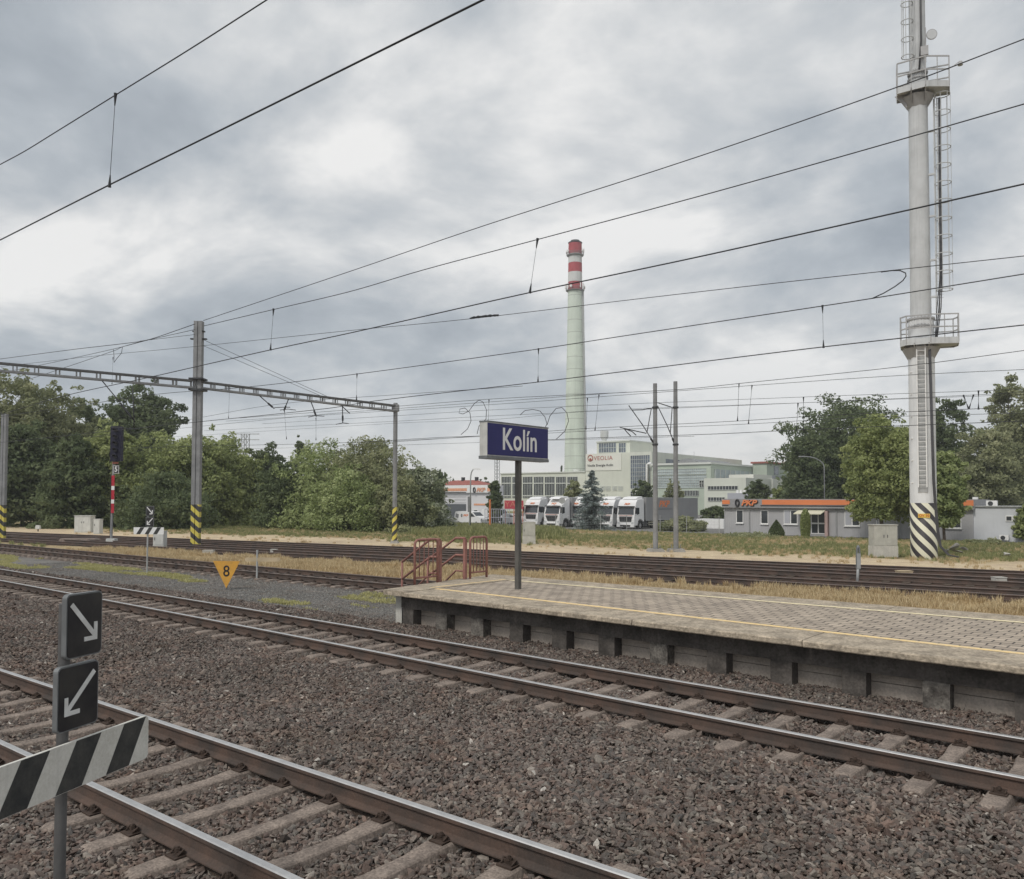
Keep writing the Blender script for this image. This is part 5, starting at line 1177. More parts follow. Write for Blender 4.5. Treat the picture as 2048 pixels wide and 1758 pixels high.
# ---------------------------------------------------------------- vegetation
def leaf_cloud(blobs, n, size, rs_, flat=0.0, shell=.55):
    w = np.array([b_[3] * b_[4] * b_[5] for b_ in blobs]) ** .67; w = w / w.sum(); k = rs_.choice(len(blobs), n, p=w); B_ = np.array([b_[:6] for b_ in blobs])[k]
    d = rs_.normal(size=(n, 3)); d /= np.linalg.norm(d, axis=1)[:, None]; rad = shell + (1 - shell) * rs_.rand(n) ** .6; rad *= 1 + rs_.normal(0, .10, n)
    c = B_[:, :3] + d * rad[:, None] * B_[:, 3:6]
    nrm = d * .5 + rs_.normal(size=(n, 3)) * .6 + np.array([0, 0, .35]); nrm /= np.linalg.norm(nrm, axis=1)[:, None]
    t1 = np.cross(nrm, rs_.normal(size=(n, 3))); t1 /= np.linalg.norm(t1, axis=1)[:, None]; t2 = np.cross(nrm, t1)
    s = size * rs_.uniform(.6, 1.35, n)[:, None]
    v = np.stack([c - t1 * s, c + t2 * s * .55, c + t1 * s, c - t2 * s * .55], 1).reshape(-1, 3)
    hb = rs_.rand(len(blobs))[k]; hue = np.repeat(np.clip(hb * .65 + rs_.rand(n) * .35, 0, 1), 4)
    return v, np.arange(4 * n).reshape(-1, 4), hue
def leafobj(name, v, f, hue, m, root, label=None):
    me = fastmesh(name, v - np.array(root.location), f); a_ = me.attributes.new('hue', 'FLOAT', 'POINT'); a_.data.foreach_set('value', hue.astype(np.float32)); me.materials.append(m)
    o = bpy.data.objects.new(name, me); COL.objects.link(o); o.parent = root
    if label: o['label'] = label
    return o
def tree(name, label, x, y, z0, h, w, m, seed, nl=5000, ls=.22, base=.18, shape='round', group=None, cat='tree', trunks=1, nb=34, top=.0, jag=9, trunk_r=None):
    rs_ = np.random.RandomState(seed); t_ = thing(name, label, cat, (x, y, z0), group); blobs = []; nb = int(nb * 1.5); nl = int(nl * 1.7)
    cz0, cz1 = z0 + h * base, z0 + h
    for i in range(nb):
        u = rs_.rand(); 
        if shape == 'round': prof = math.sqrt(max(.03, 1 - (2 * u - 1.0) ** 2)) if u > .5 else .72 + .28 * (u / .5)
        elif shape == 'oval': prof = math.sin(math.pi * min(.97, max(.12, u * .9 + .1))) ** .7
        elif shape == 'bush': prof = math.sqrt(max(.05, 1 - u ** 2.2))
        else: prof = 1 - u * .9
        a_ = rs_.uniform(0, 2 * math.pi); rr = w / 2 * prof * math.sqrt(rs_.uniform(.25, 1)) * .82; br = w * rs_.uniform(.085, .155) * (1 - .3 * u)
        blobs.append((x + rr * math.cos(a_), y + rr * math.sin(a_), cz0 + (cz1 - cz0 - br * .6) * u, br * rs_.uniform(.9, 1.5), br * rs_.uniform(.9, 1.5), br * rs_.uniform(.6, 1.0)))
    for i in range(int(nb * .9)):   # ragged outline
        u = rs_.rand() ** .8; prof = (math.sqrt(max(.03, 1 - (2 * u - 1.0) ** 2)) if u > .5 else .72 + .28 * (u / .5)) if shape in ('round', 'oval') else (math.sqrt(max(.05, 1 - u ** 2.2)) if shape == 'bush' else 1 - u * .9)
        a_ = rs_.uniform(0, 2 * math.pi); rr = w / 2 * prof * rs_.uniform(.82, 1.12); br = w * rs_.uniform(.025, .07); blobs.append((x + rr * math.cos(a_), y + rr * math.sin(a_), cz0 + (cz1 - cz0) * u * rs_.uniform(.92, 1.08), br * 1.3, br * 1.3, br * .8))
    for i in range(int(jag)):   # thin shoots standing out of the crown
        a_ = rs_.uniform(0, 2 * math.pi); rr = w / 2 * rs_.uniform(.2, .95); bz = z0 + h * rs_.uniform(.78, 1.1) * (1 - .35 * rr / (w / 2)); blobs.append((x + rr * math.cos(a_), y + rr * math.sin(a_), bz, w * .04, w * .04, h * .07))
    k0 = len(blobs); core = [(x, y, cz0 + (cz1 - cz0) * .42, w * .36, w * .36, (cz1 - cz0) * .40)] if shape != 'cone' else []
    v, f, hue = leaf_cloud(blobs, nl, ls, rs_)
    if core:
        v2, f2, h2 = leaf_cloud(core, int(nl * .40), ls * 1.25, rs_, shell=.1); f = np.concatenate([f, f2 + len(v)]); v = np.concatenate([v, v2]); hue = np.concatenate([hue, h2])
    leafobj('crown', v, f, hue, m, t_)
    tr = trunk_r or max(.07, h * .018); mb = MB()
    for k in range(trunks):
        o = np.array([rs_.uniform(-.5, .5), rs_.uniform(-.5, .5)]) * w * .12 * (trunks > 1); b0 = Vector((x + o[0], y + o[1], z0 - .2)); b1 = Vector((x + o[0] * 1.6, y + o[1] * 1.6, z0 + h * (base + .22))); mid = b0.lerp(b1, .5) + Vector((rs_.uniform(-.2, .2), rs_.uniform(-.2, .2), 0))
        mb.cyl(b0, mid, tr, tr * .8, 9); mb.cyl(mid, b1, tr * .8, tr * .55, 9)
        for b_ in [blobs[i] for i in rs_.choice(nb, min(8, nb), replace=False)]:
            st = mid.lerp(b1, rs_.uniform(.2, 1)); e = Vector(b_[:3]); m_ = st.lerp(e, .5) + Vector((0, 0, -h * .02)); mb.cyl(st, m_, tr * .42, tr * .25, 6); mb.cyl(m_, e, tr * .25, tr * .1, 6)
    part('trunk', mb, M['bark'], t_); return t_
def tree_px(name, label, pxc, basey_D, topy, wpx, m, seed, z0=-.6, **kw):
    D = basey_D; p = at_depth(pxc, D); h = zat(p[0], p[1], topy) - z0; w = wpx * D / F; return tree(name, label, p[0], p[1], z0, h, w, m, seed, **kw)
GL = 'trees of the dark wood at the left'
L_ = M['leaf_dark']; Mi = M['leaf_mid']; Ol = M['leaf_olive']; Li = M['leaf_light']
tree_px('broadleaf_tree', 'olive tinged tall tree at the extreme left edge, above the striped pole', 20, 92, 748, 190, Ol, 1, nl=9000, ls=.20, group=GL, base=.22, nb=46)
tree_px('broadleaf_tree', 'olive tall tree second from the left edge, right of the edge tree', 105, 96, 770, 170, Ol, 2, nl=8000, ls=.20, group=GL, base=.22, nb=44)
tree_px('broadleaf_tree', 'dark round crowned tree rising highest behind the signal, left of the tall portal pole', 283, 112, 766, 150, L_, 3, nl=9000, ls=.22, group=GL, base=.35, nb=40)
tree_px('broadleaf_tree', 'dark lower tree between the olive trees and the round crowned one', 172, 104, 806, 120, L_, 4, nl=6000, ls=.2, group=GL, base=.2, nb=34)
tree_px('broadleaf_tree', 'very dark wide tree filling the gap low at the left edge', 45, 86, 850, 180, L_, 5, nl=8000, ls=.2, group=GL, base=.02, shape='bush', nb=44)
tree_px('broadleaf_tree', 'very dark bushy tree right behind the wide grey cabinet', 150, 82, 880, 150, L_, 6, nl=8000, ls=.18, group=GL, base=.0, shape='bush', nb=44)
tree_px('broadleaf_tree', 'yellow green tree behind the signal head', 218, 85, 850, 150, Mi, 7, nl=8000, ls=.17, group=GL, base=.0, shape='bush', nb=40)
tree_px('broadleaf_tree', 'yellow green spreading tree between the signal and the tall portal pole', 310, 88, 862, 200, Mi, 8, nl=9000, ls=.18, group=GL, base=.0, shape='bush', nb=44)
tree_px('broadleaf_tree', 'green rounded tree directly behind the tall portal pole', 400, 92, 862, 180, Mi, 9, nl=8000, ls=.18, group=GL, base=.0, shape='bush', nb=40)
tree_px('broadleaf_tree', 'green tree just right of the tall portal pole', 462, 96, 872, 150, Mi, 10, nl=7000, ls=.18, group=GL, base=.0, shape='bush', nb=36)
tree_px('broadleaf_tree', 'bluish dark tree between the portal pole tree and the big bushes', 525, 100, 898, 130, L_, 11, nl=7000, ls=.19, group=GL, base=.0, shape='bush', nb=36, jag=4)
tree_px('broadleaf_tree', 'dark hedge like tree at the foot of the wood, behind the small arrow marker', 330, 80, 950, 200, L_, 12, nl=7000, ls=.16, group=GL, base=.0, shape='bush', nb=40)
GBU = 'tall bushes around the right end of the beam'
tree_px('bush', 'dark blue green bush at the left foot of the big bushes', 565, 84, 925, 120, L_, 20, z0=-.7, nl=7000, ls=.14, group=GBU, base=0, shape='bush', cat='bush', nb=34)
tree_px('bush', 'light green leafy bush left of the round beam pole', 640, 84, 888, 190, Li, 21, z0=-.7, nl=10000, ls=.14, group=GBU, base=0, shape='bush', cat='bush', nb=46, jag=16)
tree_px('bush', 'tallest olive green bush with thin shoots, directly behind the round beam pole', 735, 85, 878, 220, Ol, 22, z0=-.7, nl=15000, ls=.14, group=GBU, base=0, shape='bush', cat='bush', nb=60, jag=26)
tree_px('bush', 'yellow green lower bush in front of the tallest one, left of the beam pole', 690, 80, 935, 170, Li, 23, z0=-.7, nl=8000, ls=.13, group=GBU, base=0, shape='bush', cat='bush', nb=40)
tree_px('bush', 'pale leaved bush with long arching shoots right of the beam pole, beside the white garage', 840, 83, 935, 140, M['leaf_white'], 24, z0=-.7, nl=6500, ls=.14, group=GBU, base=0, shape='bush', cat='bush', nb=34, jag=22)
tree_px('bush', 'green bush low behind the round beam pole foot', 800, 80, 960, 150, Ol, 25, z0=-.7, nl=7000, ls=.13, group=GBU, base=0, shape='bush', cat='bush', nb=36, jag=3)
tree_px('conifer', 'dark conifer tips behind the right end of the bushes, left of the garage roof', 878, 120, 932, 44, L_, 26, nl=2500, ls=.2, base=0, shape='cone', nb=24)
tree_px('broadleaf_tree', 'distant dark tree top showing left of the tallest bush', 598, 130, 880, 60, L_, 27, nl=3000, ls=.22, base=.1, shape='cone', nb=24)
GR = 'big trees behind the low grey office building'
tree_px('broadleaf_tree', 'huge dark tree left of the lamp mast, behind the low grey building', 1690, 128, 806, 250, L_, 30, z0=-1, nl=20000, ls=.24, group=GR, base=.1, nb=80)
tree_px('broadleaf_tree', 'dark tree forming the left shoulder of the mass, above the orange fascia', 1622, 120, 868, 120, L_, 31, z0=-1, nl=9000, ls=.22, group=GR, base=.05, nb=44)
tree_px('broadleaf_tree', 'dark tree directly right of the lamp mast', 1890, 122, 800, 130, L_, 32, z0=-1, nl=9000, ls=.24, group=GR, base=.1, nb=44)
tree_px('broadleaf_tree', 'tall airy olive tree at the right edge, taller than its neighbours', 2030, 125, 768, 130, Ol, 33, z0=-1, nl=9000, ls=.22, group=GR, base=.25, nb=36)
tree_px('broadleaf_tree', 'hazy olive tree between the mast and the right edge, above the white annex', 1975, 112, 862, 150, Ol, 34, z0=-1, nl=10000, ls=.22, group=GR, base=.05, nb=50)
tree_px('broadleaf_tree', 'dark tree low behind the outdoor unit on the annex roof', 1960, 118, 930, 160, L_, 35, z0=-1, nl=7000, ls=.22, group=GR, base=.0, nb=40, shape='bush')
tree_px('broadleaf_tree', 'lighter green tree with a dark stem before the grey building, left of the mast', 1764, 74, 836, 150, Mi, 36, z0=-.9, nl=17000, ls=.14, base=.20, shape='round', nb=80, jag=24)
tree_px('broadleaf_tree', 'light green tree half hidden behind the right side of the lamp mast', 1888, 70, 905, 95, Li, 37, z0=-.9, nl=8000, ls=.16, base=.22, shape='oval', nb=40)
tree_px('broadleaf_tree', 'small dark tree in front of the white block building with window strips', 1517, 135, 962, 56, L_, 38, z0=-1, nl=4000, ls=.2, base=.1, nb=26)
tree_px('broadleaf_tree', 'small green tree between the white block and the huge dark tree', 1562, 128, 975, 50, Mi, 39, z0=-1, nl=3000, ls=.2, base=.1, nb=22)
tree_px('broadleaf_tree', 'small dark tree in front of the tall glazed wall, left of the twin poles', 1287, 150, 962, 46, L_, 40, z0=-1, nl=3000, ls=.22, base=.25, nb=22)
tree_px('broadleaf_tree', 'thin leaved small tree between the twin poles, before the greenish hall', 1346, 150, 958, 44, Ol, 41, z0=-1, nl=1200, ls=.2, base=.2, nb=20)
tree_px('broadleaf_tree', 'small green tree left of the blue spruce, in front of the long windows', 1150, 120, 962, 46, Ol, 42, z0=-1, nl=2500, ls=.2, base=.2, nb=20)
tree_px('bush', 'wide drooping green bush behind the fence, right below the grey trailer', 1366, 96, 1036, 92, Ol, 43, z0=-1, nl=9000, ls=.15, base=0, shape='bush', cat='bush', nb=44)
tree_px('bush', 'dark hedge between the grey trailer and the low grey building', 1428, 118, 1012, 60, L_, 44, z0=-1, nl=4000, ls=.18, base=0, shape='bush', cat='bush', nb=24)
tree_px('bush', 'leafy bush at the right edge in front of the white annex', 2052, 72, 1010, 50, Mi, 45, z0=-.7, nl=4000, ls=.12, base=0, shape='bush', cat='bush', nb=24)
tree_px('bush', 'low creeping bush right of the lamp mast foot, below the annex', 1965, 66, 1083, 70, Ol, 46, z0=-.6, nl=3000, ls=.10, base=0, shape='bush', cat='bush', nb=30)
tree_px('bush', 'low brown green brush on the bank below the office windows', 1500, 76, 1068, 110, Ol, 47, z0=-.9, nl=3500, ls=.10, base=0, shape='bush', cat='bush', nb=40)
tree_px('conifer', 'tiny dark fir peeking over the long hall left of the chimney', 1123, 300, 930, 9, L_, 48, z0=0, nl=900, ls=.3, base=0, shape='cone', nb=16)
tree_px('conifer', 'dark columnar conifers between the white garage and the long hall', 990, 118, 962, 34, L_, 49, z0=-1, nl=5000, ls=.18, base=0, shape='oval', nb=30)
tree_px('broadleaf_tree', 'dark crown behind the garage roof ridge', 970, 175, 958, 40, L_, 50, z0=-1, nl=2000, ls=.25, base=.1, nb=18)
# topiary
def topiary(px_, basey, topy, wpx, kind, label, seed):
    x, y = un(px_, basey, -1.0)[:2]; D = x * FV[0] + y * FV[1]; h = zat(x, y, topy) + 1.0; w = wpx * D / F; rs_ = np.random.RandomState(seed); t_ = thing('clipped_shrub', label, 'shrub', (x, y, -1))
    n = 7000; u = rs_.rand(n); a_ = rs_.uniform(0, 6.28, n)
    prof = np.where(u < .25, .8 + .8 * u, 1.0 - ((u - .25) / .75) ** 1.4) if kind == 'cone' else np.interp(u, [0, .1, .5, .8, 1], [.45, .8, .95, .8, .35])
    rr = w / 2 * prof * rs_.uniform(.88, 1.0, n); c = np.stack([x + rr * np.cos(a_), y + rr * np.sin(a_), -1 + h * u], 1)
    if kind != 'cone': c[:, 2] += rs_.rand(n) ** 6 * .35
    t1 = rs_.normal(size=(n, 3)); t1 /= np.linalg.norm(t1, axis=1)[:, None]; t2 = np.cross(t1, rs_.normal(size=(n, 3))); t2 /= np.linalg.norm(t2, axis=1)[:, None]; s = .07
    v = np.stack([c - t1 * s, c + t2 * s, c + t1 * s, c - t2 * s], 1).reshape(-1, 3); leafobj('foliage', v, np.arange(4 * n).reshape(-1, 4), np.repeat(rs_.rand(n), 4), M['leaf_dark'] if kind == 'cone' else Mi, t_)
    mb = MB(); mb.cyl((x, y, -1.1), (x, y, -1 + h * .6), .06, n=8); part('stem', mb, M['bark'], t_)
topiary(1553, 1075, 1040, 31, 'cone', 'dark shrub clipped to a pointed cone in front of the office wall', 60)
topiary(1611, 1077, 1024, 20, 'col', 'narrow upright shrub beside the glazed office door', 61)
# blue spruce
x, y = at_depth(1184, 98)[:2]; z0 = -1.0; H_ = zat(x, y, 940) - z0; spr = thing('spruce', 'blue grey spruce with drooping branches in front of the parked trucks', 'spruce', (x, y, z0)); rs_ = np.random.RandomState(70)
V_, HU = [], []; mbb = MB(); mbb.cyl((x, y, z0 - .2), (x, y, z0 + H_ * .97), .16, .03, 8)
for k in range(190):
    u = (k + .5) / 190; zz = z0 + H_ * (.02 + .97 * u); L = (1 - u) ** .85 * 50 * 98 / F * rs_.uniform(.65, 1.15) + .12; a_ = rs_.uniform(0, 6.28); n = int(40 + 60 * (1 - u)); s = rs_.rand(n) ** .8
    d = np.array([math.cos(a_), math.sin(a_)]); c = np.stack([x + d[0] * L * s, y + d[1] * L * s, zz - L * .28 * s + L * .16 * s ** 2.5], 1) + rs_.normal(0, 1, (n, 3)) * np.array([.10, .10, .06]) * (L ** .5)
    mbb.bar((x, y, zz), (x + d[0] * L * .8, y + d[1] * L * .8, zz - L * .16), .03, .03)
    t1 = np.stack([np.full(n, d[0]), np.full(n, d[1]), np.full(n, -.25)], 1) + rs_.normal(0, .5, (n, 3)); t1 /= np.linalg.norm(t1, axis=1)[:, None]; t2 = np.cross(t1, rs_.normal(size=(n, 3))); t2 /= np.linalg.norm(t2, axis=1)[:, None]
    V_.append(np.stack([c - t1 * .13, c + t2 * .045, c + t1 * .13, c - t2 * .045], 1).reshape(-1, 3)); HU.append(np.repeat(rs_.rand(n) * .5 + s * .5, 4))
V_ = np.concatenate(V_); HU = np.concatenate(HU); leafobj('needles', V_, np.arange(len(V_)).reshape(-1, 4), HU, M['leaf_blue'], spr); part('trunk', mbb, M['bark'], spr)

# ---------------------------------------------------------------- power plant
def face_x(px_, n): return uny(px_, 1000, n)[0]
def zface(px_, py_, n): return uny(px_, py_, n)[2]
def blockpx(mb, p0, p1, topy, n, depth, zb=-1.2, refpx=None):
    x0, x1 = face_x(p0, n), face_x(p1, n); z1 = zface(refpx or (p0 + p1) / 2, topy, n); mb.bx(x0, x1, n, n + depth, zb, z1); return x0, x1, z1
def winpx(parent, p0, p1, y0, y1, n, glass, nm=4, nh=1, mull=.12, name='window', fr=None, proud=.0, label=None):
    x0, x1 = face_x(p0, n), face_x(p1, n); z1, z0 = zface((p0 + p1) / 2, y0, n), zface((p0 + p1) / 2, y1, n); y = n - .04 - proud; mull *= .62
    mb = MB(); mb.bx(x0, x1, y, n - .003 - proud, z0, z1); mb.cur = 1; f = fr or M['plant_trim']
    for k in range(nm + 1): xx = x0 + (x1 - x0) * k / nm; mb.bx(xx - mull / 2, xx + mull / 2, y - .10, y - .002, z0 - mull / 2, z1 + mull / 2)
    for k in range(nh + 1): zz = z0 + (z1 - z0) * k / nh; mb.bx(x0, x1, y - .13, y - .003, zz - mull / 2, zz + mull / 2)
    return part(name, mb, [glass, f], parent, label)
NH = 205
pl_ = thing('turbine_hall', 'long low pale green industrial hall with seven tall barred windows, behind the name sign post', 'industrial hall', (face_x(1001, NH), NH, -1))
mb = MB(); blockpx(mb, 1001, 1171, 946.5, NH, 24); part('wall', mb, M['plant'], pl_)
mb = MB(); x0, x1 = face_x(1001, NH), face_x(1171, NH); zt_ = zface(1086, 946.5, NH); mb.bx(x0 - .2, x1, NH - .3, NH + 24, zt_ + .01, zt_ + .35); part('roof', mb, M['plant_trim'], pl_)
for (a_, b_) in ((1003.4, 1022), (1025, 1043.5), (1046, 1065), (1068, 1087), (1090, 1109.5), (1112.5, 1132), (1135, 1155.5)):
    w_ = winpx(pl_, a_, b_, 953.5, 996, NH, M['glass'], 6, 1, .13)
    mb = MB(); xa, xb = face_x(a_, NH), face_x(b_, NH)
    for (q0, q1) in ((964, 967.5), (989, 992.5)): mb.bx(xa, xb, NH - .26, NH - .18, zface(a_, q1, NH), zface(a_, q0, NH) * .5 + zface(a_, q1, NH) * .5)
    part('sash_band', mb, M['plant_trim'], w_)
mbk = thing('power_station', 'pale green power station block with a large name board and a roof tower', 'power station', (face_x(1172, NH), NH, -1))
mb = MB(); blockpx(mb, 1171.5, 1259, 906.5, NH - 1.5, 30, refpx=1215); blockpx(mb, 1259, 1303.5, 904, NH - 4, 60, refpx=1280); part('wall', mb, M['plant'], mbk)
nf = NH - 1.5; mb = MB(); mb.bx(face_x(1172.5, nf), face_x(1243, nf), nf - .15, nf - .003, zface(1208, 941, nf), zface(1208, 906.8, nf)); bd = part('name_board', mb, M['plant_board'], mbk)
grn = mat('logo_brown', (.40, .10, .07), .6)
mb = MB(); px2m = face_x(1201, nf) - face_x(1200, nf)
place_text(mb, text_mb('VEOLIA', 1.7, .01, .004, 0, 1.05, spacing=1.12), (face_x(1207, nf), nf - .2, zface(1207, 916.5, nf)), (1, 0, 0), (0, 0, 1), (0, -1, 0))
lx, lz, R_ = face_x(1181.5, nf), zface(1183, 916.3, nf), 5.0 * px2m
mb.cyl((lx, nf - .17, lz), (lx, nf - .16, lz), .01, n=6)
rg = [(R_ * math.cos(t0), R_ * math.sin(t0)) for t0 in np.linspace(0, 2 * math.pi, 25)[:-1]]
mb.tube([(lx + a_, nf - .2, lz + b_) for a_, b_ in rg], .13, 5, True); mb.tube([(lx + a_ * .5, nf - .2, lz + b_ * .5 - .1) for a_, b_ in rg[14:23]], .12, 5); mb.cyl((lx, nf - .22, lz - .3), (lx, nf - .16, lz - .3), .32, n=10)
part('logo', mb, grn, bd)
mb = MB(); place_text(mb, text_mb('Veolia Energie Kolín', .98, .01, .012, 0, 1.12), (face_x(1201, nf), nf - .2, zface(1201, 930.8, nf)), (1, 0, 0), (0, 0, 1), (0, -1, 0)); part('lettering', mb, M['dark'], bd)
winpx(mbk, 1261.5, 1300, 910.6, 977, NH - 4, M['glass_b'], 9, 8, .11)
winpx(mbk, 1261.5, 1298, 983, 992, NH - 4, M['glass'], 8, 2, .11)
for (a_, b_) in ((1201, 1210), (1212, 1221), (1225.5, 1234), (1237, 1246)): winpx(mbk, a_, b_, 973, 981, NH - 1.5, M['plant_trim'], 3, 3, .08)
mb = MB(); blockpx(mb, 1193.6, 1260, 884, NH + 4, 16, zb=10, refpx=1225); part('roof_tower', mb, M['plant'], mbk); zt_ = zface(1225, 884, NH + 4)
mb = MB(); mb.bx(face_x(1193, NH + 4), face_x(1261, NH + 4), NH + 3.6, NH + 20.4, zt_ + .01, zt_ + .4); part('roof_slab', mb, M['plant_trim'], mbk)
winpx(mbk, 1198, 1232.6, 886, 905, NH + 4, M['glass_b'], 7, 2, .13); winpx(mbk, 1238, 1252, 886, 905, NH + 4, M['glass_b'], 3, 2, .13)
# receding side of the block, seen from its right: windows on the end wall
xs1 = face_x(1303.5, NH - 4)
mb = MB(); zt_ = zface(1303, 904, NH - 4)
for k in range(7): mb.bx(xs1 + .003, xs1 + .08, NH + 4 + 7 * k, NH + 8.5 + 7 * k, zt_ - 4.4, zt_ - 1.6)
part('side_window', mb, M['glass_b'], mbk)
mb = MB(); hx, hy = face_x(1209, NH + 8), NH + 8; mb.lathe((hx, hy, zface(1209, 862, NH + 8)), [(1.25, 0), (1.25, -1.9), (.35, -3.3), (.3, -4.4)], 16); part('hopper', mb, M['chim_w'], mbk)
mb = MB(); hx = face_x(1292, NH - 6); mb.tube([(hx, NH - 5.2, -1), (hx, NH - 5.2, zface(1292, 929, NH - 6)), (hx + .5, NH - 5.2, zface(1292, 927.5, NH - 6)), (face_x(1300, NH - 6), NH - 5.2, zface(1292, 927.5, NH - 6))], .42, 10); part('duct', mb, M['white_paint'], mbk)
mb = MB(); mb.cyl((face_x(1154, NH + 3), NH + 3, zface(1154, 947, NH)), (face_x(1154, NH + 3), NH + 3, zface(1154, 937.5, NH)), 1.25, n=16); part('vent_drum', mb, M['plant_trim'], pl_)
# glazed boiler hall
NG = 190; gh = thing('glazed_hall', 'greenish glazed hall with a low dome roof behind the twin poles and the grey trailer', 'industrial hall', (face_x(1317, NG), NG, -1))
mb = MB(); xa, xb, zt_ = blockpx(mb, 1304, 1422, 929.5, NG, 55, refpx=1370); part('wall', mb, M['green_pale'], gh)
mb = MB(); mb.bx(xa - .2, xb + .3, NG - .4, NG + 55.3, zt_ + .01, zt_ + .5); part('roof', mb, M['plant_trim'], gh)
winpx(gh, 1306, 1413, 938, 949, NG, M['glass_g'], 26, 2, .07); winpx(gh, 1306, 1413, 951, 976, NG, M['glass_g'], 26, 5, .06); winpx(gh, 1330, 1398, 981, 992, NG, M['glass'], 22, 1, .12); winpx(gh, 1399, 1408, 961, 974, NG, M['glass'], 2, 2, .1)
mb = MB(); mb.bx(xb + .003, xb + .1, NG + 2, NG + 53, zt_ - 5.0, zt_ - 1.2); mb.cur = 1
for k in range(18): mb.bx(xb + .1, xb + .2, NG + 2 + k * 3, NG + 2.25 + k * 3, zt_ - 5, zt_ - 1.2)
part('side_glazing', mb, [M['glass_g'], M['plant_trim']], gh)
mb = MB(); dx0, dx1 = face_x(1352, NG + 14), face_x(1412, NG + 14); w = (dx1 - dx0) / 2; rise = zface(1380, 918.5, NG + 14) - zt_ - .3
arc = [(-w, 0)] + [(-w + 2 * w * k / 16, rise * math.sin(math.pi * k / 16) ** .8) for k in range(1, 16)] + [(w, 0)]
mb.prism(arc, ((1, 0, 0), (0, 0, 1), (0, 1, 0)), 22, ((dx0 + dx1) / 2, NG + 12, zt_ + .4)); part('domed_roof', mb, M['pole_grey'], gh)
mb = MB(); q = face_x(1388.5, NG + 10); mb.cyl((q, NG + 10, zt_), (q, NG + 10, zface(1388.5, 903, NG + 10)), .09, .04, n=6); part('antenna', mb, M['galv'], gh)
# white block with window strips
NW = 165; wb = thing('office_block', 'plain pale block with two dark window strips, between the grey trailer and the office building', 'office block', (face_x(1409, NW), NW, -1))
mb = MB(); blockpx(mb, 1408.5, 1492, 956, NW, 14, refpx=1450); part('wall', mb, M['plant'], wb)
mb = MB(); blockpx(mb, 1450, 1545, 958, NW + 16, 12, refpx=1500); blockpx(mb, 1458, 1507, 949, NW + 30, 12, refpx=1480); part('rear_wing', mb, M['plant_board'], wb)
winpx(wb, 1416.3, 1476, 972, 979.5, NW, M['glass'], 10, 1, .10); winpx(wb, 1416.3, 1450, 994.5, 1002, NW, M['glass'], 6, 1, .10)
NGB = 215; gb = thing('gabled_shed', 'tall green shed with a red roof edge and grey side, by the huge dark tree', 'shed', (face_x(1505, NGB), NGB, -1))
mb = MB(); xa, xb, zt_ = blockpx(mb, 1505.5, 1534, 927, NGB, 34, refpx=1520); part('wall', mb, M['green_pale'], gb)
mb = MB(); mb.bx(xb + .003, xb + .2, NGB + .5, NGB + 33.5, -1, zt_ - 3.2); part('side_cladding', mb, M['grey_clad'], gb)
mb = MB(); mb.bx(xa - .4, xb + .5, NGB - .4, NGB + 34.4, zt_ + .01, zt_ + .5); part('roof', mb, M['red_roof'], gb)
mb = MB(); mb.bx(xb + .003, xb + .12, NGB + 5, NGB + 8, zt_ - 2.9, zt_ - .6); mb.bx(xb + .003, xb + .12, NGB + 22, NGB + 25, zt_ - 2.9, zt_ - .6); mb.bx(xa + 1.0, xb - 1.4, NGB - .1, NGB - .003, zt_ - 6, zt_ - 5); part('window', mb, M['glass_b'], gb)
lr = thing('long_shed', 'low green shed with a thin red roof, far off left of the tall green one', 'shed', (face_x(1463, NGB + 30), NGB + 30, -1))
mb = MB(); xa, xb, zt_ = blockpx(mb, 1462, 1512, 937, NGB + 30, 12, refpx=1490); part('wall', mb, M['green_pale'], lr)
mb = MB(); mb.bx(xa - .4, xb + .4, NGB + 29.5, NGB + 42.5, zt_ + .01, zt_ + .8); part('roof', mb, M['red_roof'], lr)
mb = MB(); mb.bx(xa + 1, xb - 1, NGB + 29.9, NGB + 29.99, zt_ - 3, zt_ - 1.6); part('window', mb, M['glass_b'], lr)
cr = thing('cream_building', 'cream slab of a building just left of the huge dark tree', 'building', (face_x(1565, 240), 240, -1))
mb = MB(); xa, xb, zt_ = blockpx(mb, 1565, 1605, 924, 240, 14, refpx=1575); part('wall', mb, M['cream'], cr)
mb = MB(); mb.bx(xa - .2, xb + .2, 239.7, 254.2, zt_ + .01, zt_ + .3); part('roof', mb, M['plant_trim'], cr)
# grey low wing and ventilators
gw = thing('grey_annex', 'low grey building with small vents behind the left end of the orange fascia', 'building', (face_x(1455, 150), 150, -1))
mb = MB(); xa, xb, zt_ = blockpx(mb, 1455, 1545, 986, 150, 8, refpx=1490); part('wall', mb, M['grey_clad'], gw)
mb = MB()
for q in (1473, 1480, 1487): mb.cyl((face_x(q, 150.5), 151, zt_), (face_x(q, 150.5), 151, zt_ + .6), .3, .18, n=10)
part('roof_vent', mb, M['white_paint'], gw)

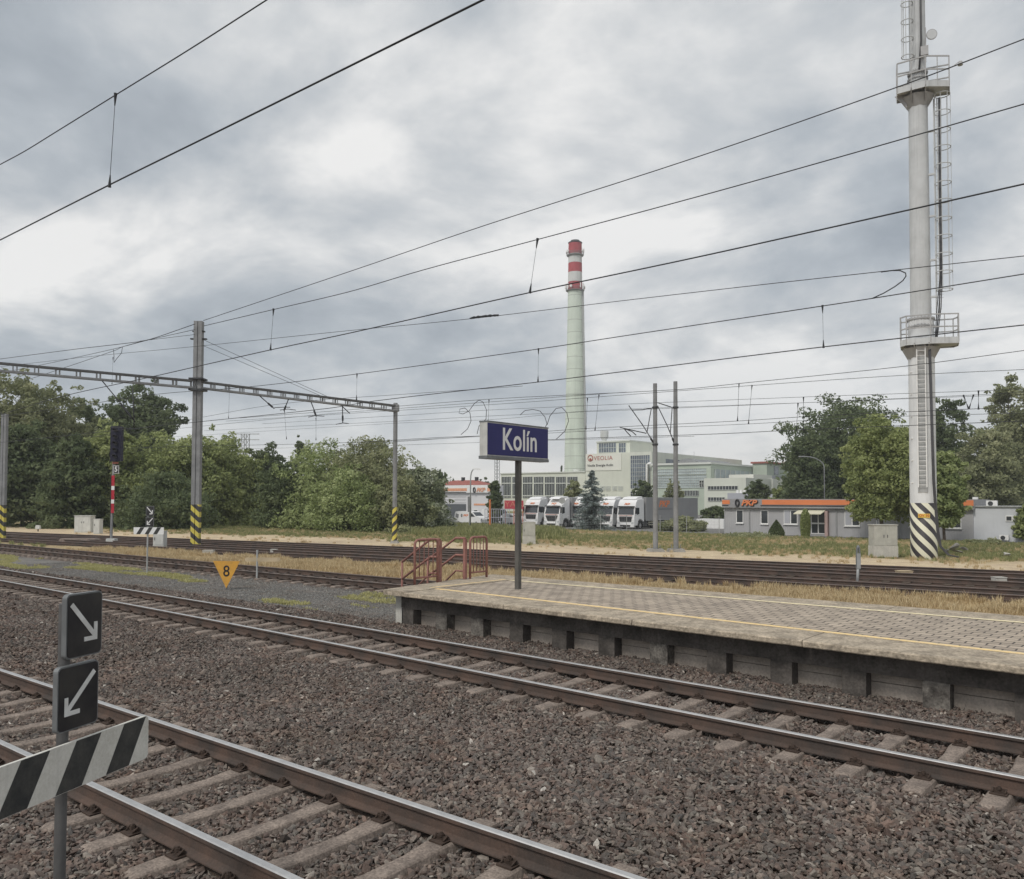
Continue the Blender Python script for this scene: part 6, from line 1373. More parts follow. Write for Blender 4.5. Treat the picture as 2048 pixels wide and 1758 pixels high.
# ---------------------------------------------------------------- chimney
DC = 345.0; cp = at_depth(1150, DC, -1); chx, chy = cp[0], cp[1]; pc = DC / F
ch_ = thing('chimney', 'very tall pale green factory chimney with red and white bands at the top', 'chimney', (chx, chy, -1))
zc_ = lambda py_: zat(chx, chy, py_)
def rad(py_): return np.interp(py_, [482, 580, 690, 800, 940, 1005], [13.2, 14.4, 16.2, 18.6, 21.3, 22.5]) * pc
def seg(name, y0, y1, m, label=None):
    n = max(2, int((y1 - y0) / 30)); ysq = np.linspace(y1, y0, n + 1); mb = MB(); mb.lathe((chx, chy, 0), [(rad(q), zc_(q) if q < 1004 else -2) for q in ysq], 40); return part(name, mb, m, ch_, label)
seg('shaft', 583, 1005, M['chim']); seg('red_band', 565, 582.9, M['chim_r'], 'lowest red band'); seg('white_band', 545.5, 564.9, M['chim_w']); seg('red_band', 527, 545.4, M['chim_r'], 'middle red band'); seg('white_band', 509, 526.9, M['chim_w']); seg('red_band', 486, 508.9, M['chim_r'], 'top red band')
mb = MB(); mb.lathe((chx, chy, 0), [(13.3 * pc, zc_(487.5)), (14.3 * pc, zc_(486.5)), (14.3 * pc, zc_(485.5)), (9.5 * pc, zc_(483.5)), (8.8 * pc, zc_(481.2)), (8.2 * pc, zc_(481))], 32); part('cap', mb, M['dark'], ch_)
for yy, r0 in ((511, 17.2), (581.5, 18.6)):
    mb = MB(); mb.lathe((chx, chy, 0), [(13.5 * pc, zc_(yy + 3)), (r0 * pc, zc_(yy + .6)), (r0 * pc, zc_(yy)), (13.4 * pc, zc_(yy) + .02)], 36)
    for h in (.6, 1.2): mb.tube([(chx + r0 * pc * math.cos(t0), chy + r0 * pc * math.sin(t0), zc_(yy) + h) for t0 in np.linspace(0, 2 * math.pi, 37)[:-1]], .07, 4, True)
    for t0 in np.linspace(0, 2 * math.pi, 25)[:-1]: mb.bar((chx + r0 * pc * math.cos(t0), chy + r0 * pc * math.sin(t0), zc_(yy)), (chx + r0 * pc * math.cos(t0), chy + r0 * pc * math.sin(t0), zc_(yy) + 1.25), .08, .08)
    part('gallery', mb, M['pole_grey'], ch_)
rr_ = random.Random(9)
for (yy, r0, angs) in ((506, 16.5, (-150, -175, -35, -10, 175)), (577, 18.5, (-160, -140, -120, -60, -40, -20, 0, 180))):
    for a_ in angs:
        t0 = math.radians(a_) ; d = RV * math.cos(t0) + FV * math.sin(t0); c = np.array([chx, chy, 0]) + d * r0 * pc; mb = MB(); mb.cyl((c[0], c[1], zc_(yy) - .6), (c[0], c[1], zc_(yy) + 1.6), .07, n=5)
        if rr_.random() < .5: e = c + d * .4; mb.cyl((c[0], c[1], zc_(yy) + .3), (e[0], e[1], zc_(yy) + .3), .55, n=12)
        else: mb.box((c[0] + d[0] * .2, c[1] + d[1] * .2, zc_(yy) + .7), (.35, .35, 1.9))
        part('antenna', mb, M['white_paint'], ch_)
mb = MB(); dd = RV * .93 - FV * .36
for q in range(12):
    ya, yb = 583 + q * 35, 583 + (q + 1) * 35; A_ = np.array([chx, chy, 0]) + dd * (rad(ya) + .35); B_ = np.array([chx, chy, 0]) + dd * (rad(yb) + .35); mb.bar((A_[0], A_[1], zc_(ya)), (B_[0], B_[1], zc_(yb)), .7, .7)
part('ladder_cage', mb, M['galv'], ch_)

# ---------------------------------------------------------------- office building with orange fascia
NP = 84.3; zgp = -1.12
ob_ = thing('office_building', 'long low grey clad office building with an orange fascia and white framed windows', 'office building', (face_x(1448, NP), NP, zgp))
x0, x1 = face_x(1448.5, NP), face_x(1946, NP); zr = zface(1700, 1014, NP)
mb = MB(); mb.bx(x0, x1, NP, NP + 7, zgp, zr)
xx = x0 + .1
while xx < x1 - .1: mb.bx(xx, xx + .05, NP - .03, NP - .002, zgp + .1, zr - .05); xx += .22
part('wall', mb, M['pkp_wall'], ob_)
zf0, zf1 = zface(1500, 1015.5, NP - .4), zface(1500, 997.8, NP - .4); xf0, xf1 = face_x(1444, NP - .4), face_x(1948, NP - .4)
mb = MB(); mb.bx(xf0, xf1, NP - .4, NP + 7.2, zf0, zf1); fa = part('fascia', mb, M['pkp_band'], ob_)
def strip(pa, pb, ya, yb, m, nm): mb = MB(); mb.bx(face_x(pa, NP - .4), face_x(pb, NP - .4), NP - .43, NP - .403, zface(1500, yb, NP - .4), zface(1500, ya, NP - .4)); part(nm, mb, m, fa)
strip(1444.5, 1459.5, 1000.2, 1008.5, M['orange'], 'orange_stripe'); strip(1524, 1947, 999.5, 1009, M['orange'], 'orange_stripe'); strip(1444.5, 1457, 1010.2, 1012, M['black'], 'black_stripe'); strip(1521, 1947, 1010.2, 1012, M['black'], 'black_stripe')
def pkp_logo(parent, pc_, yc, n, size, mo=M['orange'], back=True, tilt=0.0):
    ax_, az_ = (1, 0, 0), (0, 0, 1); c = (face_x(pc_, n), n, zface(pc_, yc, n)); txt = text_mb('PKP', size, .01, size * .035, .28, 1.25, spacing=.95)
    mb = MB()
    if back: place_text(mb, text_mb('PKP', size, .008, size * .08, .28, 1.25, spacing=.95), (c[0] + .06, c[1] - .035, c[2] - .04), ax_, az_, (0, -1, 0)); part('logo_shadow', mb, M['black'], parent)
    mb = MB(); place_text(mb, txt, (c[0], c[1] - .06, c[2]), ax_, az_, (0, -1, 0)); part('logo_letters', mb, mo, parent)
    mb = MB(); tx = c[0] - size * 1.55
    for rr, w_ in ((.46, .10), (.30, .03)): mb.tube([(tx + size * rr * .55 * math.cos(t0), c[1] - .05, c[2] + size * rr * math.sin(t0)) for t0 in np.linspace(0, 2 * math.pi, 21)[:-1]], size * w_, 6, True)
    part('logo_tyre', mb, M['black'], parent)
pkp_logo(fa, 1497, 1006, NP - .43, .80)
def owin(pa, pb, ya, yb, single=False, door=False, lab=None):
    xa, xb = face_x(pa, NP), face_x(pb, NP); za, zb_ = zface((pa + pb) / 2, yb, NP), zface((pa + pb) / 2, ya, NP)
    mb = MB(); mb.bx(xa, xb, NP - .05, NP - .003, za, zb_); nm = part('door' if door else 'window', mb, M['white_paint'], ob_, lab)
    g_ = MB(); n = 1 if single else 2
    for k in range(n):
        a_ = xa + .08 + (xb - xa - .04) * k / n; b_ = xa + (xb - xa) * (k + 1) / n - .06
        if door: g_.bx(a_, b_, NP - .065, NP - .052, za + 1.15, zb_ - .1); g_.bx(a_, b_, NP - .065, NP - .052, za + .1, za + 1.0)
        else: g_.bx(a_, b_, NP - .065, NP - .052, za + .1, zb_ - .07)
    part('pane', g_, M['glass'], nm)
    if not single and not door:
        g_ = MB(); g_.bx(xa + .09, xa + (xb - xa) / 2 - .07, NP - .075, NP - .066, za + .1, zb_ - .07); part('blind', g_, M['grey_clad'], nm)
    if not door: g_ = MB(); g_.bx(xa - .06, xb + .06, NP - .16, NP - .051, za - .07, za - .003); part('sill', g_, M['white_paint'], nm)
owin(1472.5, 1486.5, 1020, 1046, True); owin(1521.5, 1536.5, 1020.5, 1048, True); owin(1567.5, 1595, 1020.5, 1048.5); owin(1689, 1719, 1022, 1052); owin(1752, 1764, 1022, 1053); owin(1818, 1832, 1023, 1054); owin(1887, 1922, 1026, 1056.5)
owin(1622, 1651, 1023, 1068, door=True)
mb = MB(); xa, xb = face_x(1598, NP), face_x(1652, NP); za = zface(1625, 1021.5, NP); mb.prism([(0, 0), (-1.6, -.35), (-1.6, -.27), (0, .1)], ((0, 1, 0), (0, 0, 1), (1, 0, 0)), xb - xa, (xa, NP, za)); part('door_canopy', mb, M['cream'], ob_)
mb = MB(); mb.bx(face_x(1652, NP), face_x(1658, NP), NP - .5, NP - .033, zgp, za); part('door_screen', mb, mat('pinkish_panel', (.45, .33, .31), .7), ob_)
mb = MB()
for q in (1499, 1673, 1800): mb.cyl((face_x(q, NP), NP - .09, zgp), (face_x(q, NP), NP - .09, zr), .05, n=8)
part('downpipe', mb, M['galv'], ob_)
an = thing('white_annex', 'flat roofed whitewashed annex with one small window at the right end of the office building', 'annex', (face_x(1947, NP), NP, zgp))
mb = MB(); xa, xb = x1 + .003, face_x(2130, NP); mb.bx(xa, xb, NP + .15, NP + 6, zgp, zface(1990, 1014, NP)); part('wall', mb, M['annex'], an)
mb = MB(); zq = zface(1990, 1014, NP); mb.bx(xa, xb + .1, NP, NP + 6.1, zq + .003, zq + .1); part('roof', mb, M['galv'], an)
mb = MB(); mb.bx(face_x(2010, NP), face_x(2026, NP), NP + .08, NP + .147, zface(2018, 1043, NP), zface(2018, 1031, NP)); w_ = part('window', mb, M['white_paint'], an); mb = MB(); mb.bx(face_x(2012, NP), face_x(2022, NP), NP + .06, NP + .078, zface(2018, 1041, NP), zface(2018, 1033, NP)); part('pane', mb, M['glass'], w_)
def acunit(pa, pb, ya, yb, n, label, fan=True):
    xa, xb = face_x(pa, n), face_x(pb, n); za, zb_ = zface((pa + pb) / 2, yb, n), zface((pa + pb) / 2, ya, n); t_ = thing('air_conditioner', label, 'air conditioner', ((xa + xb) / 2, n, za), 'outdoor air conditioning units')
    mb = MB(); mb.bx(xa, xb, n, n + .4, za + .04, zb_); part('casing', mb, M['white_paint'], t_)
    mb = MB(); c = ((xa * .6 + xb * .4), n - .004, (za + zb_) / 2); mb.cyl(c, (c[0], n - .03, c[2]), min(xb - xa, zb_ - za) * .38, n=18); part('fan_grille', mb, M['dark'], t_)
    mb = MB(); mb.bx(xa + .05, xa + .12, n, n + .4, za - .06, za + .038); mb.bx(xb - .12, xb - .05, n, n + .4, za - .06, za + .038); part('feet', mb, M['galv'], t_)
acunit(1972, 1994, 1001, 1013, NP + 2, 'air conditioner lying flat on the annex roof')
acunit(1945, 1955, 994, 1011, NP + 2, 'narrow upright white unit on the roof at the right end of the orange fascia')
acunit(1997, 2016, 1070, 1081, NP - .5, 'white air conditioner standing on the ground against the annex wall')
q = un(1422, 1058, -1.0); wbx = MB(); wbx.bx(q[0] - 2, face_x(1447, q[1]), q[1], q[1] + 2, -1, zat(q[0], q[1], 1038)); solo('white_container', wbx, M['white_paint'], 'white box container between the drooping bush and the office building', 'container', loc=(q[0], q[1], -1))
# street lamps
def lamp(px_, topy, D, label, arm, armlen=1.6, head=True, m='galv'):
    p = at_depth(px_, D, -1); t_ = thing('street_lamp', label, 'street lamp', p); zt_ = zat(p[0], p[1], topy); a_ = Vector(RV) * arm; b = Vector(p); mb = MB()
    pts = [b, b + Vector((0, 0, (zt_ + 1) * .85))] + [b + Vector((0, 0, (zt_ + 1) * .85)) + a_ * armlen * (1 - math.cos(t0)) + Vector((0, 0, (zt_ + 1) * .15 * math.sin(t0))) for t0 in np.linspace(.3, 1.57, 5)]
    mb.tube(pts, .07, 8); part('pole', mb, M[m], t_); mb = MB(); e = pts[-1]; mb.box(e + a_ * .3, (.9, .28, .14), ang, taper=.8); part('lamp_head', mb, M['white_paint'] if head else M[m], t_)
lamp(1649, 913, 108, 'dark curved street lamp in front of the huge dark tree', -1, 2.6, False, 'pole_grey')
lamp(941, 938, 92, 'white street lamp standing in front of the garage', 1, .4)

# ---------------------------------------------------------------- garage building
NQ = 122; gr = thing('garage_building', 'white service garage with roller doors, a red hipped roof and orange stripes', 'garage', (face_x(865, NQ), NQ, -1))
xa, xb = face_x(815, NQ), face_x(984, NQ); zt_ = zface(930, 971, NQ)
mb = MB(); mb.bx(xa, xb, NQ, NQ + 3.5, -1.2, zt_); part('wall', mb, M['garage'], gr)
za = zface(930, 985.5, NQ); mb = MB(); mb.bx(xa, xb + .2, NQ - .5, NQ - .003, za, zt_ + .05); fs_ = part('fascia', mb, M['white_paint'], gr)
def gstrip(pa, pb, ya, yb, m, nm, par=None, o=.5): mb = MB(); mb.bx(face_x(pa, NQ), face_x(pb, NQ), NQ - o - .06, NQ - o - .003, zface(930, yb, NQ), zface(930, ya, NQ)); part(nm, mb, m, par or fs_)
gstrip(872, 937, 976.5, 982, M['orange_faded'], 'orange_stripe'); gstrip(978, 984, 976.5, 983, M['orange_faded'], 'orange_stripe'); gstrip(872, 935.5, 984, 985.2, M['black'], 'black_stripe')
pkp_logo(fs_, 961, 980, NQ - .55, 1.05, mo=M['orange_faded'], back=False)
gstrip(948, 976, 1007, 1010.5, M['orange_faded'], 'orange_stripe', gr, 0)
for (pa, pb) in ((890.5, 932.5), (845, 869)):
    mb = MB(); mb.bx(face_x(pa, NQ), face_x(pb, NQ), NQ - .05, NQ - .003, -1, zface(910, 1008, NQ))
    for k in range(8): zz = -1 + k * .6; mb.bx(face_x(pa, NQ), face_x(pb, NQ), NQ - .07, NQ - .052, zz, zz + .05)
    part('roller_door', mb, M['door_grey'], gr)
mb = MB(); mb.bx(face_x(948, NQ), face_x(956.5, NQ), NQ - .06, NQ - .003, -1, zface(950, 1018, NQ)); d_ = part('door', mb, M['white_paint'], gr); mb = MB(); mb.bx(face_x(949, NQ), face_x(955, NQ), NQ - .08, NQ - .062, zface(950, 1030, NQ), zface(950, 1020, NQ)); part('pane', mb, M['glass'], d_)
mb = MB(); xr0, xr1 = face_x(868, NQ + 2), face_x(984, NQ + 2); zr0, zr1 = zt_ + .1, zface(930, 959.5, NQ + 8)
zr1 = zface(930, 960.5, NQ + 2); vs = [(xr0, NQ + .3, zr0), (xr1, NQ + .3, zr0), (xr1, NQ + 3.5, zr0), (xr0, NQ + 3.5, zr0), (xr0 + 6, NQ + 1.9, zr1), (xr1 - 4, NQ + 1.9, zr1)]; mb.add(vs, [(3, 2, 1, 0), (0, 1, 5, 4), (1, 2, 5), (2, 3, 4, 5), (3, 0, 4)]); rf = part('roof', mb, M['red_roof'], gr)
mb = MB()
for q in (925, 952): mb.bx(face_x(q, NQ + 2), face_x(q, NQ + 2) + .5, NQ + 1.6, NQ + 2.2, zr1 - .3, zr1 + .6)
part('roof_vent', mb, M['dark'], rf)
mb = MB(); q = un(980, 1052, -.6); p = at_depth(980, 95, -1); solo('orange_post', MB().cyl(p, (p[0], p[1], zat(p[0], p[1], 999)), .11, n=10), M['orange'], 'orange post standing between the vans and the fence', 'post', loc=p)
p = at_depth(939, 96, -1); t_ = thing('narrow_sign', 'tall narrow grey notice board beside the white street lamp', 'notice board', p); mb = MB(); mb.box((p[0], p[1], (zat(p[0], p[1], 1024) + zat(p[0], p[1], 993)) / 2), (.42, .08, (1024 - 993) * 96 / F), ang); part('board', mb, M['pole_grey'], t_); mb = MB(); mb.cyl(p, (p[0], p[1], zat(p[0], p[1], 1024)), .05, n=8); part('stand', mb, M['galv'], t_)
p = at_depth(1028, 116, -1); bn = MB(); bn.box((p[0], p[1], (zat(p[0], p[1], 1001) + zat(p[0], p[1], 1018)) / 2), (38 * 116 / F, .1, 17 * 116 / F), ang); bnr = thing('red_banner', 'faded red banner wall behind the name sign post, left of the trucks', 'banner', p); pn = part('panel', bn, M['banner_red'], bnr)
tm = MB(); place_text(tm, text_mb('YA R', 1.1, .01, 0, 0, 1.1), (p[0] - FV[0] * .07, p[1] - FV[1] * .07, zat(p[0], p[1], 1009)), RV, (0, 0, 1), -FV); part('lettering', tm, M['pale_red'], pn)
bn = MB()
for s in (-1, 0, 1): bn.bar(Vector(p) + Vector(RV) * s * 1.25 + Vector(FV) * .1, Vector(p) + Vector(RV) * s * 1.25 + Vector(FV) * .1 + Vector((0, 0, zat(p[0], p[1], 1001) + 1)), .1, .1)
part('post', bn, M['pale_red'], bnr)

# ---------------------------------------------------------------- fence along the yard
fn = thing('wire_fence', 'thin wire fence with pale posts along the truck yard', 'fence', at_depth(1150, 90, -1)); 
NFq = 80.0
fpx = [1088, 1111, 1156, 1201, 1253, 1320, 1373, 1438]
for q in fpx:
    xq = face_x(q, NFq); mb = MB(); mb.cyl((xq, NFq, -1.2), (xq, NFq, 1.05), .035, n=8); part('post', mb, M['galv'], fn)
mb = MB(); xa, xb = face_x(1040, NFq), face_x(1440, NFq)
for zz in np.linspace(-.7, .95, 7): mb.bar((xa, NFq, zz), (xb, NFq, zz), .008, .008)
xx = xa
while xx < xb: mb.bar((xx, NFq, -.9), (xx, NFq, .95), .005, .005); xx += .35
part('mesh', mb, M['galv'], fn)
fp2 = thing('fence_panels', 'grey panel fence between the vans and the conifers', 'fence', at_depth(1000, 112, -1))
A_ = at_depth(970, 112, -1); B_ = at_depth(1024, 112, -1); mb = MB(); L = np.linalg.norm(B_ - A_); d = (B_ - A_) / L
for k in range(int(L / .3)): p = A_ + d * .3 * k; mb.bar((p[0], p[1], -1), (p[0], p[1], zat(A_[0], A_[1], 1018)), .06, .06)
for yy in (1018, 1035): mb.bar((A_[0], A_[1], zat(A_[0], A_[1], yy)), (B_[0], B_[1], zat(A_[0], A_[1], yy)), .08, .08)
part('pickets', mb, M['grey_clad'], fp2)

# ---------------------------------------------------------------- trucks (built facing -Y, root at the front axle line centre)
def wheel(t_, x, y, r=.5, w=.3):
    mb = MB(); mb.cyl((x - w / 2, y, r), (x + w / 2, y, r), r, n=24); wh = part('wheel', mb, M['tyre'], t_, local=True)
    mb = MB(); s = 1 if x > 0 else -1; mb.cyl((x + s * w / 2, y, r), (x + s * (w / 2 + .02), y, r), r * .55, n=18); mb.cyl((x + s * (w / 2 + .02), y, r), (x + s * (w / 2 + .05), y, r), r * .22, n=12); part('rim', mb, M['rim'], wh, local=True)
def truck(label, pxl, n, style, trailer, group='white trucks parked side by side', rz=0.0, hroof=3.72):
    x = face_x(pxl, n) + 1.25; t_ = thing('truck', label, 'truck', (x, n, -1.0), group, rz)
    W = 1.25; mb = MB()
    # cab side profile (y from 0 at the front backwards, z up)
    prof = [(0.0, .55), (-.05, 1.25), (.02, 1.75), (.22, 2.85), (.42, 3.35), (.75, hroof), (2.25, hroof + .12), (2.3, 1.0), (2.05, 1.0), (1.95, 1.15), (1.6, 1.3), (1.15, 1.3), (.85, 1.05), (.78, .55)]
    if style == 2: prof = [(0.0, .55), (0.0, 1.4), (.05, 1.9), (.35, 2.75), (.8, 3.1), (1.6, hroof + .1), (2.25, hroof + .2), (2.3, 1.0), (2.05, 1.0), (1.95, 1.15), (1.6, 1.3), (1.15, 1.3), (.85, 1.05), (.78, .55)]
    mb.prism(prof, ((0, 1, 0), (0, 0, 1), (1, 0, 0)), 2 * W, (-W, 0, 0)); part('cab', mb, M['white_truck'], t_, local=True)
    P = lambda y, z: (y, z)
    wz0, wz1 = 1.86, 2.78; wy0, wy1 = (.02, .215) if style != 2 else (.03, .35)
    f = lambda z: np.interp(z, [1.75, 2.85], [.02, .22]) if style != 2 else np.interp(z, [1.9, 2.75], [.05, .35])
    mb = MB(); mb.add([(-W + .13, f(wz0) - .02, wz0), (W - .13, f(wz0) - .02, wz0), (W - .2, f(wz1) - .02, wz1 - .05), (-W + .2, f(wz1) - .02, wz1 - .05), (-W + .13, f(wz0) + .03, wz0), (W - .13, f(wz0) + .03, wz0), (W - .2, f(wz1) + .03, wz1 - .05), (-W + .2, f(wz1) + .03, wz1 - .05)],
        [(0, 1, 2, 3), (7, 6, 5, 4), (0, 4, 5, 1), (1, 5, 6, 2), (2, 6, 7, 3), (3, 7, 4, 0)]); part('windscreen', mb, M['glass'], t_, local=True)
    mb = MB(); mb.box((0, f(2.85) - .14, 2.86), (2.35, .30, .13)); part('sun_visor', mb, M['dark'], t_, local=True)
    for s in (-1, 1):
        mb = MB(); mb.prism([(.45, 2.05), (.5, 2.72), (1.15, 2.72), (1.15, 1.95), (.6, 1.85)], ((0, 1, 0), (0, 0, 1), (s, 0, 0)), .012, (s * (W + .002), 0, 0)); part('side_window', mb, M['glass'], t_, local=True)
        mb = MB(); mb.box((s * (W + .16), .12, 2.35), (.12, .22, .75)); mb.bar((s * W, .2, 2.75), (s * (W + .16), .12, 2.7), .04, .04); part('mirror', mb, M['dark'], t_, local=True)
        mb = MB(); mb.prism([(-.17, 0), (.17, .06), (.17, .28), (-.17, .20)], ((s, 0, 0), (0, 0, 1), (0, -1, 0)), .04, (s * (W - .25), -.052, .72)); part('headlight', mb, M['lamp'], t_, local=True)
        mb = MB(); mb.tube([(s * (W + .01), 1.38 + .62 * math.cos(a_), .5 + .62 * math.sin(a_)) for a_ in np.linspace(-.1, math.pi + .1, 13)], .05, 6); part('wheel_arch', mb, M['dark'], t_, local=True)
    gp = [(-.82, 1.0), (.82, 1.0), (.92, 1.62), (-.92, 1.62)] if style == 1 else [(-.62, .95), (.62, .95), (.98, 1.62), (-.98, 1.62)]
    mb = MB(); mb.prism(gp, ((1, 0, 0), (0, 0, 1), (0, -1, 0)), .05, (0, -.03, 0)); mb.cur = 1
    for k in range(3): mb.box((0, -.09, 1.12 + k * .17), (1.5 - .06 * (2 - k), .02, .035))
    part('grille', mb, [M['black'], M['door_grey']], t_, local=True)
    mb = MB(); mb.box((0, -.02, .52), (2.46, .22, .36)); mb.cur = 1; mb.box((0, -.14, .50), (1.45, .03, .20)); mb.box((0, -.145, .42), (.55, .035, .10)); part('bumper', mb, [M['white_truck'], M['black']], t_, local=True)
    mb = MB(); mb.box((0, f(2.85) + .12, 3.12), (1.0, .02, .16)) if False else None
    tx = MB(); place_text(tx, text_mb('PKP', .34, .01, .01, .28, 1.3), (0, f(2.85) + .12 - .05, 3.16), (1, 0, 0), (0, .35, .94), (0, -1, .2)); part('logo', tx, M['orange'], t_, local=True)
    mb = MB(); mb.box((0, -.045, 1.76), (1.9, .03, .05)); part('red_line', mb, M['pale_red'], t_, local=True)
    mb = MB()
    for s in (-1, 1):
        mb.bx(s * .35, s * .55, .3, 6.2, .75, 1.0); mb.bx(s * .75, s * 1.2, 1.9, 3.2, .45, .98)
    part('chassis', mb, M['dark'], t_, local=True)
    for s in (-1, 1): wheel(t_, s * (W - .17), 1.38); wheel(t_, s * (W - .25), 5.0, .5, .45)
    mb = MB(); mb.prism([(.75, hroof + .0), (1.2, hroof + .25), (2.3, hroof + .36), (2.3, hroof)], ((0, 1, 0), (0, 0, 1), (1, 0, 0)), 2.0, (-1.0, 0, .05)); part('roof_deflector', mb, M['white_truck'], t_, local=True)
    if trailer:
        mb = MB(); mb.bx(-1.275, 1.275, 2.75, 16.9, 1.15, 3.98); tr = part('trailer_body', mb, M['trailer'], t_, local=True)
        mb = MB(); mb.bx(-1.29, 1.29, 2.72, 16.93, 3.90, 4.02); 
        for s in (-1, 1): mb.bx(s * 1.279, s * 1.30, 2.73, 2.82, 1.1, 3.9); mb.bx(s * 1.279, s * 1.30, 16.8, 16.92, 1.1, 3.9); mb.bx(s * 1.279, s * 1.30, 2.83, 16.8, 1.1, 1.2)
        part('trailer_frame', mb, M['galv'], tr, local=True)
        for s in (-1, 1):
            for yy in (11.4, 12.7, 14.0): wheel(t_, s * 1.05, yy, .5, .38)
            mb = MB(); mb.bx(s * 1.2, s * 1.26, 3.4, 10.4, .55, .62); mb.bx(s * 1.2, s * 1.26, 3.4, 10.4, .85, .92); part('side_guard', mb, M['cream'], t_, local=True)
        if trailer == 2:
            tx = MB(); place_text(tx, text_mb('PKP', 1.15, .01, .03, .28, 1.35), (1.30, 7.3, 3.15), (0, 1, 0), (0, 0, 1), (1, 0, 0)); part('logo', tx, M['orange'], tr, local=True)
            tx = MB(); tx.tube([(1.31, 5.0 + .3 * math.cos(t0), 3.15 + .5 * math.sin(t0)) for t0 in np.linspace(0, 6.28, 18)[:-1]], .12, 6, True); tx.bx(1.296, 1.305, 4.9, 9.6, 2.5, 2.54); part('logo_tyre', tx, M['black'], tr, local=True)
    else:
        pass
    return t_
truck('white truck at the right end of the row, its grey trailer behind the twin poles', 1234, 88.0, 1, 2)
truck('white truck second from the right, half hidden behind the blue spruce', 1192, 88.6, 1, 1)
truck('white truck in the middle of the row, directly behind the left half of the spruce', 1133, 89.5, 1, 1)
truck('white truck second from the left, with a sloping roof spoiler and a dark low grille', 1088, 86.5, 2, 1)
truck('white truck at the left end of the row, behind the tall grey cabinet', 1048, 91.5, 1, 1)
# no parking disc on a post by the trucks
p = at_depth(1124, 92, -1); t_ = thing('road_sign', 'small round road sign on a post in front of the second truck', 'road sign', p); mb = MB(); mb.cyl(p, (p[0], p[1], zat(p[0], p[1], 996)), .03, n=8); part('post', mb, M['galv'], t_)
mb = MB(); c = Vector((p[0], p[1], zat(p[0], p[1], 1001))) - Vector(FV) * .05; mb.cyl(c, c - Vector(FV) * .02, .36, n=20); dsc = part('disc', mb, M['galv'], t_)
# ---------------------------------------------------------------- vans
def van(label, pxl, n, face, dark_tail, logo, L=5.0, hgt=2.0, group='white vans parked beside the garage'):
    """side on van, nose to +X when face = 1"""
    x = face_x(pxl, n) + L / 2; t_ = thing('van', label, 'van', (x, n, -1.0), group, 0 if face > 0 else math.pi)
    h = L / 2; prof = [(-h, .35), (-h, .9), (-h + .06, 1.5), (-h + .18, hgt - .08), (-h + .4, hgt), (h - 2.0, hgt), (h - 1.65, hgt - .08), (h - .95, 1.28), (h - .3, 1.08), (h - .05, .8), (h, .35)]
    mb = MB(); mb.prism(prof, ((1, 0, 0), (0, 0, 1), (0, 1, 0)), 1.8, (0, -.9, 0)); part('body', mb, M['white_truck'], t_, local=True)
    for s in (-1, 1):
        mb = MB(); mb.prism([(h - 2.15, 1.2), (h - 2.1, hgt - .25), (h - 1.72, hgt - .25), (h - 1.1, 1.2)], ((1, 0, 0), (0, 0, 1), (0, s, 0)), .015, (0, s * .902, 0)); part('side_window', mb, M['glass'], t_, local=True)
    mb = MB(); a_, b_ = Vector((h - 1.62, 0, hgt - .12)), Vector((h - 1.0, 0, 1.32)); nn = Vector((.75, 0, .62)); 
    mb.add([a_ + Vector((0, -.78, 0)) + nn * .02, a_ + Vector((0, .78, 0)) + nn * .02, b_ + Vector((0, .84, 0)) + nn * .02, b_ + Vector((0, -.84, 0)) + nn * .02, a_ + Vector((0, -.78, 0)) - nn * .02, a_ + Vector((0, .78, 0)) - nn * .02, b_ + Vector((0, .84, 0)) - nn * .02, b_ + Vector((0, -.84, 0)) - nn * .02], [(0, 1, 2, 3), (7, 6, 5, 4), (0, 4, 5, 1), (1, 5, 6, 2), (2, 6, 7, 3), (3, 7, 4, 0)]); part('windscreen', mb, M['glass'], t_, local=True)
    for yy in (-.78, .78):
        for xx in (-h + .9, h - .85): 
            mb = MB(); mb.cyl((xx, yy - .11, .33), (xx, yy + .13, .33), .33, n=20); wh = part('wheel', mb, M['tyre'], t_, local=True); s = 1 if yy > 0 else -1; mb = MB(); mb.cyl((xx, yy + s * .125, .33), (xx, yy + s * .15, .33), .19, n=14); part('rim', mb, M['rim'], wh, local=True)
    for s in (-1, 1): mb = MB(); mb.box((h - .12, s * .7, .85), (.2, .25, .16)); part('headlight', mb, M['lamp'], t_, local=True)
    if logo:
        s = -face; tx = MB(); place_text(tx, text_mb('PKP', .42, .006, .015, .28, 1.3), (-.35 * face, s * .912, 1.35), (1 * face, 0, 0), (0, 0, 1), (0, s, 0)); part('logo', tx, M['orange'], t_, local=True)
        mb = MB(); mb.tube([(-.35 * face - .75 * face + .10 * math.cos(t0), s * .915, 1.35 + .19 * math.sin(t0)) for t0 in np.linspace(0, 6.28, 15)[:-1]], .05, 5, True); part('logo_tyre', mb, M['black'], t_, local=True)
    if dark_tail: mb = MB(); mb.prism([(-h + .25, 1.1), (-h + .35, 1.65), (-h + .95, 1.5), (-h + .8, .95)], ((1, 0, 0), (0, 0, 1), (0, -1, 0)), .008, (0, -.902, 0)); part('wing_graphic', mb, M['pole_grey'], t_, local=True)
    return t_
van('white panel van with an orange logo and a grey graphic, nearest the garage door', 917, 90, 1, True, True, 5.2, 1.95)
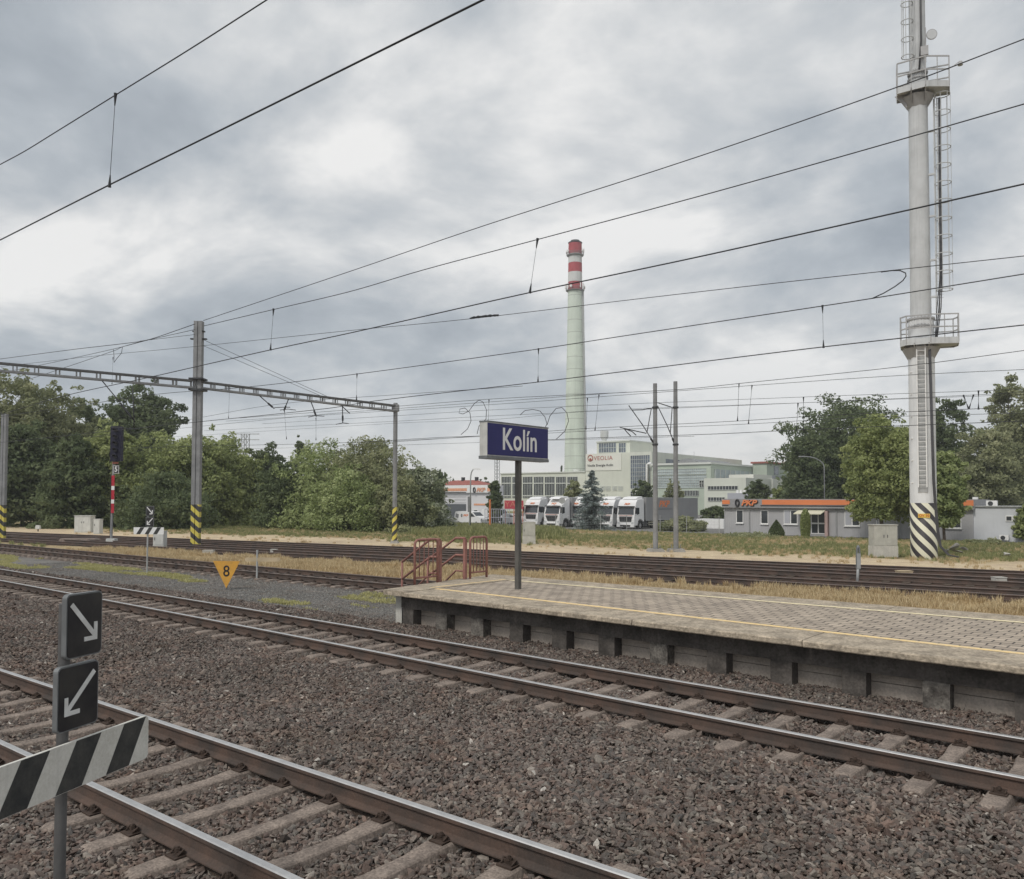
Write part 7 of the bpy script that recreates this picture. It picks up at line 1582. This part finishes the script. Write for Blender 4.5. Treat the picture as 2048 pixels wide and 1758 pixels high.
van('taller white van partly behind the logo van', 970, 95, 1, False, False, 5.0, 2.3)
van('white hatchback nose poking out just left of the name sign post', 1004, 93.5, 1, False, False, 4.2, 1.62)
van('white car roof barely showing left of the garage, below the pale bush', 853, 96, -1, False, False, 4.4, 1.5)

# ---------------------------------------------------------------- far-off woods closing the horizon
def far_wood(label, p0, p1, D0, D1, topy, seed, n):
    rs_ = np.random.RandomState(seed); blobs = []
    for k in range(int((p1 - p0) / 9)):
        q = p0 + (p1 - p0) * rs_.rand(); D = rs_.uniform(D0, D1); p = at_depth(q, D, -1); h = (1001 - topy) * D / F * rs_.uniform(.55, 1.0) + 3.5
        blobs.append((p[0], p[1], -1 + h * .5, rs_.uniform(3, 6), rs_.uniform(3, 6), h * .52))
    v, f, hue = leaf_cloud(blobs, n, .55, rs_, shell=.6); me = fastmesh('far_wood', v, f); a_ = me.attributes.new('hue', 'FLOAT', 'POINT'); a_.data.foreach_set('value', hue.astype(np.float32)); me.materials.append(M['leaf_dark'])
    o = bpy.data.objects.new('far_wood', me); COL.objects.link(o); setp(o, label, 'wood', None, 'stuff')
far_wood('distant belt of trees closing the horizon behind the wood on the left', -260, 900, 170, 260, 940, 5, 60000)
far_wood('distant belt of trees behind the big trees at the right', 1570, 2300, 160, 240, 930, 6, 40000)

# ---------------------------------------------------------------- the air between here and the power station
mb = MB(); mb.bx(-420, 260, -60, 620, -3.0, 140.0)
hzm = bpy.data.materials.new('haze'); hzm.use_nodes = True; t = hzm.node_tree; t.nodes.clear()
vo = t.nodes.new('ShaderNodeVolumePrincipled'); vo.inputs['Density'].default_value = 0.00045; vo.inputs['Color'].default_value = (0.93, 0.95, 1.0, 1); vo.inputs['Anisotropy'].default_value = 0.2
mo = t.nodes.new('ShaderNodeOutputMaterial'); t.links.new(vo.outputs[0], mo.inputs['Volume'])
ho = bpy.data.objects.new('haze', mb.mesh([hzm])); COL.objects.link(ho); ho['kind'] = 'stuff'; ho['label'] = 'thin even haze in the air over the whole yard'
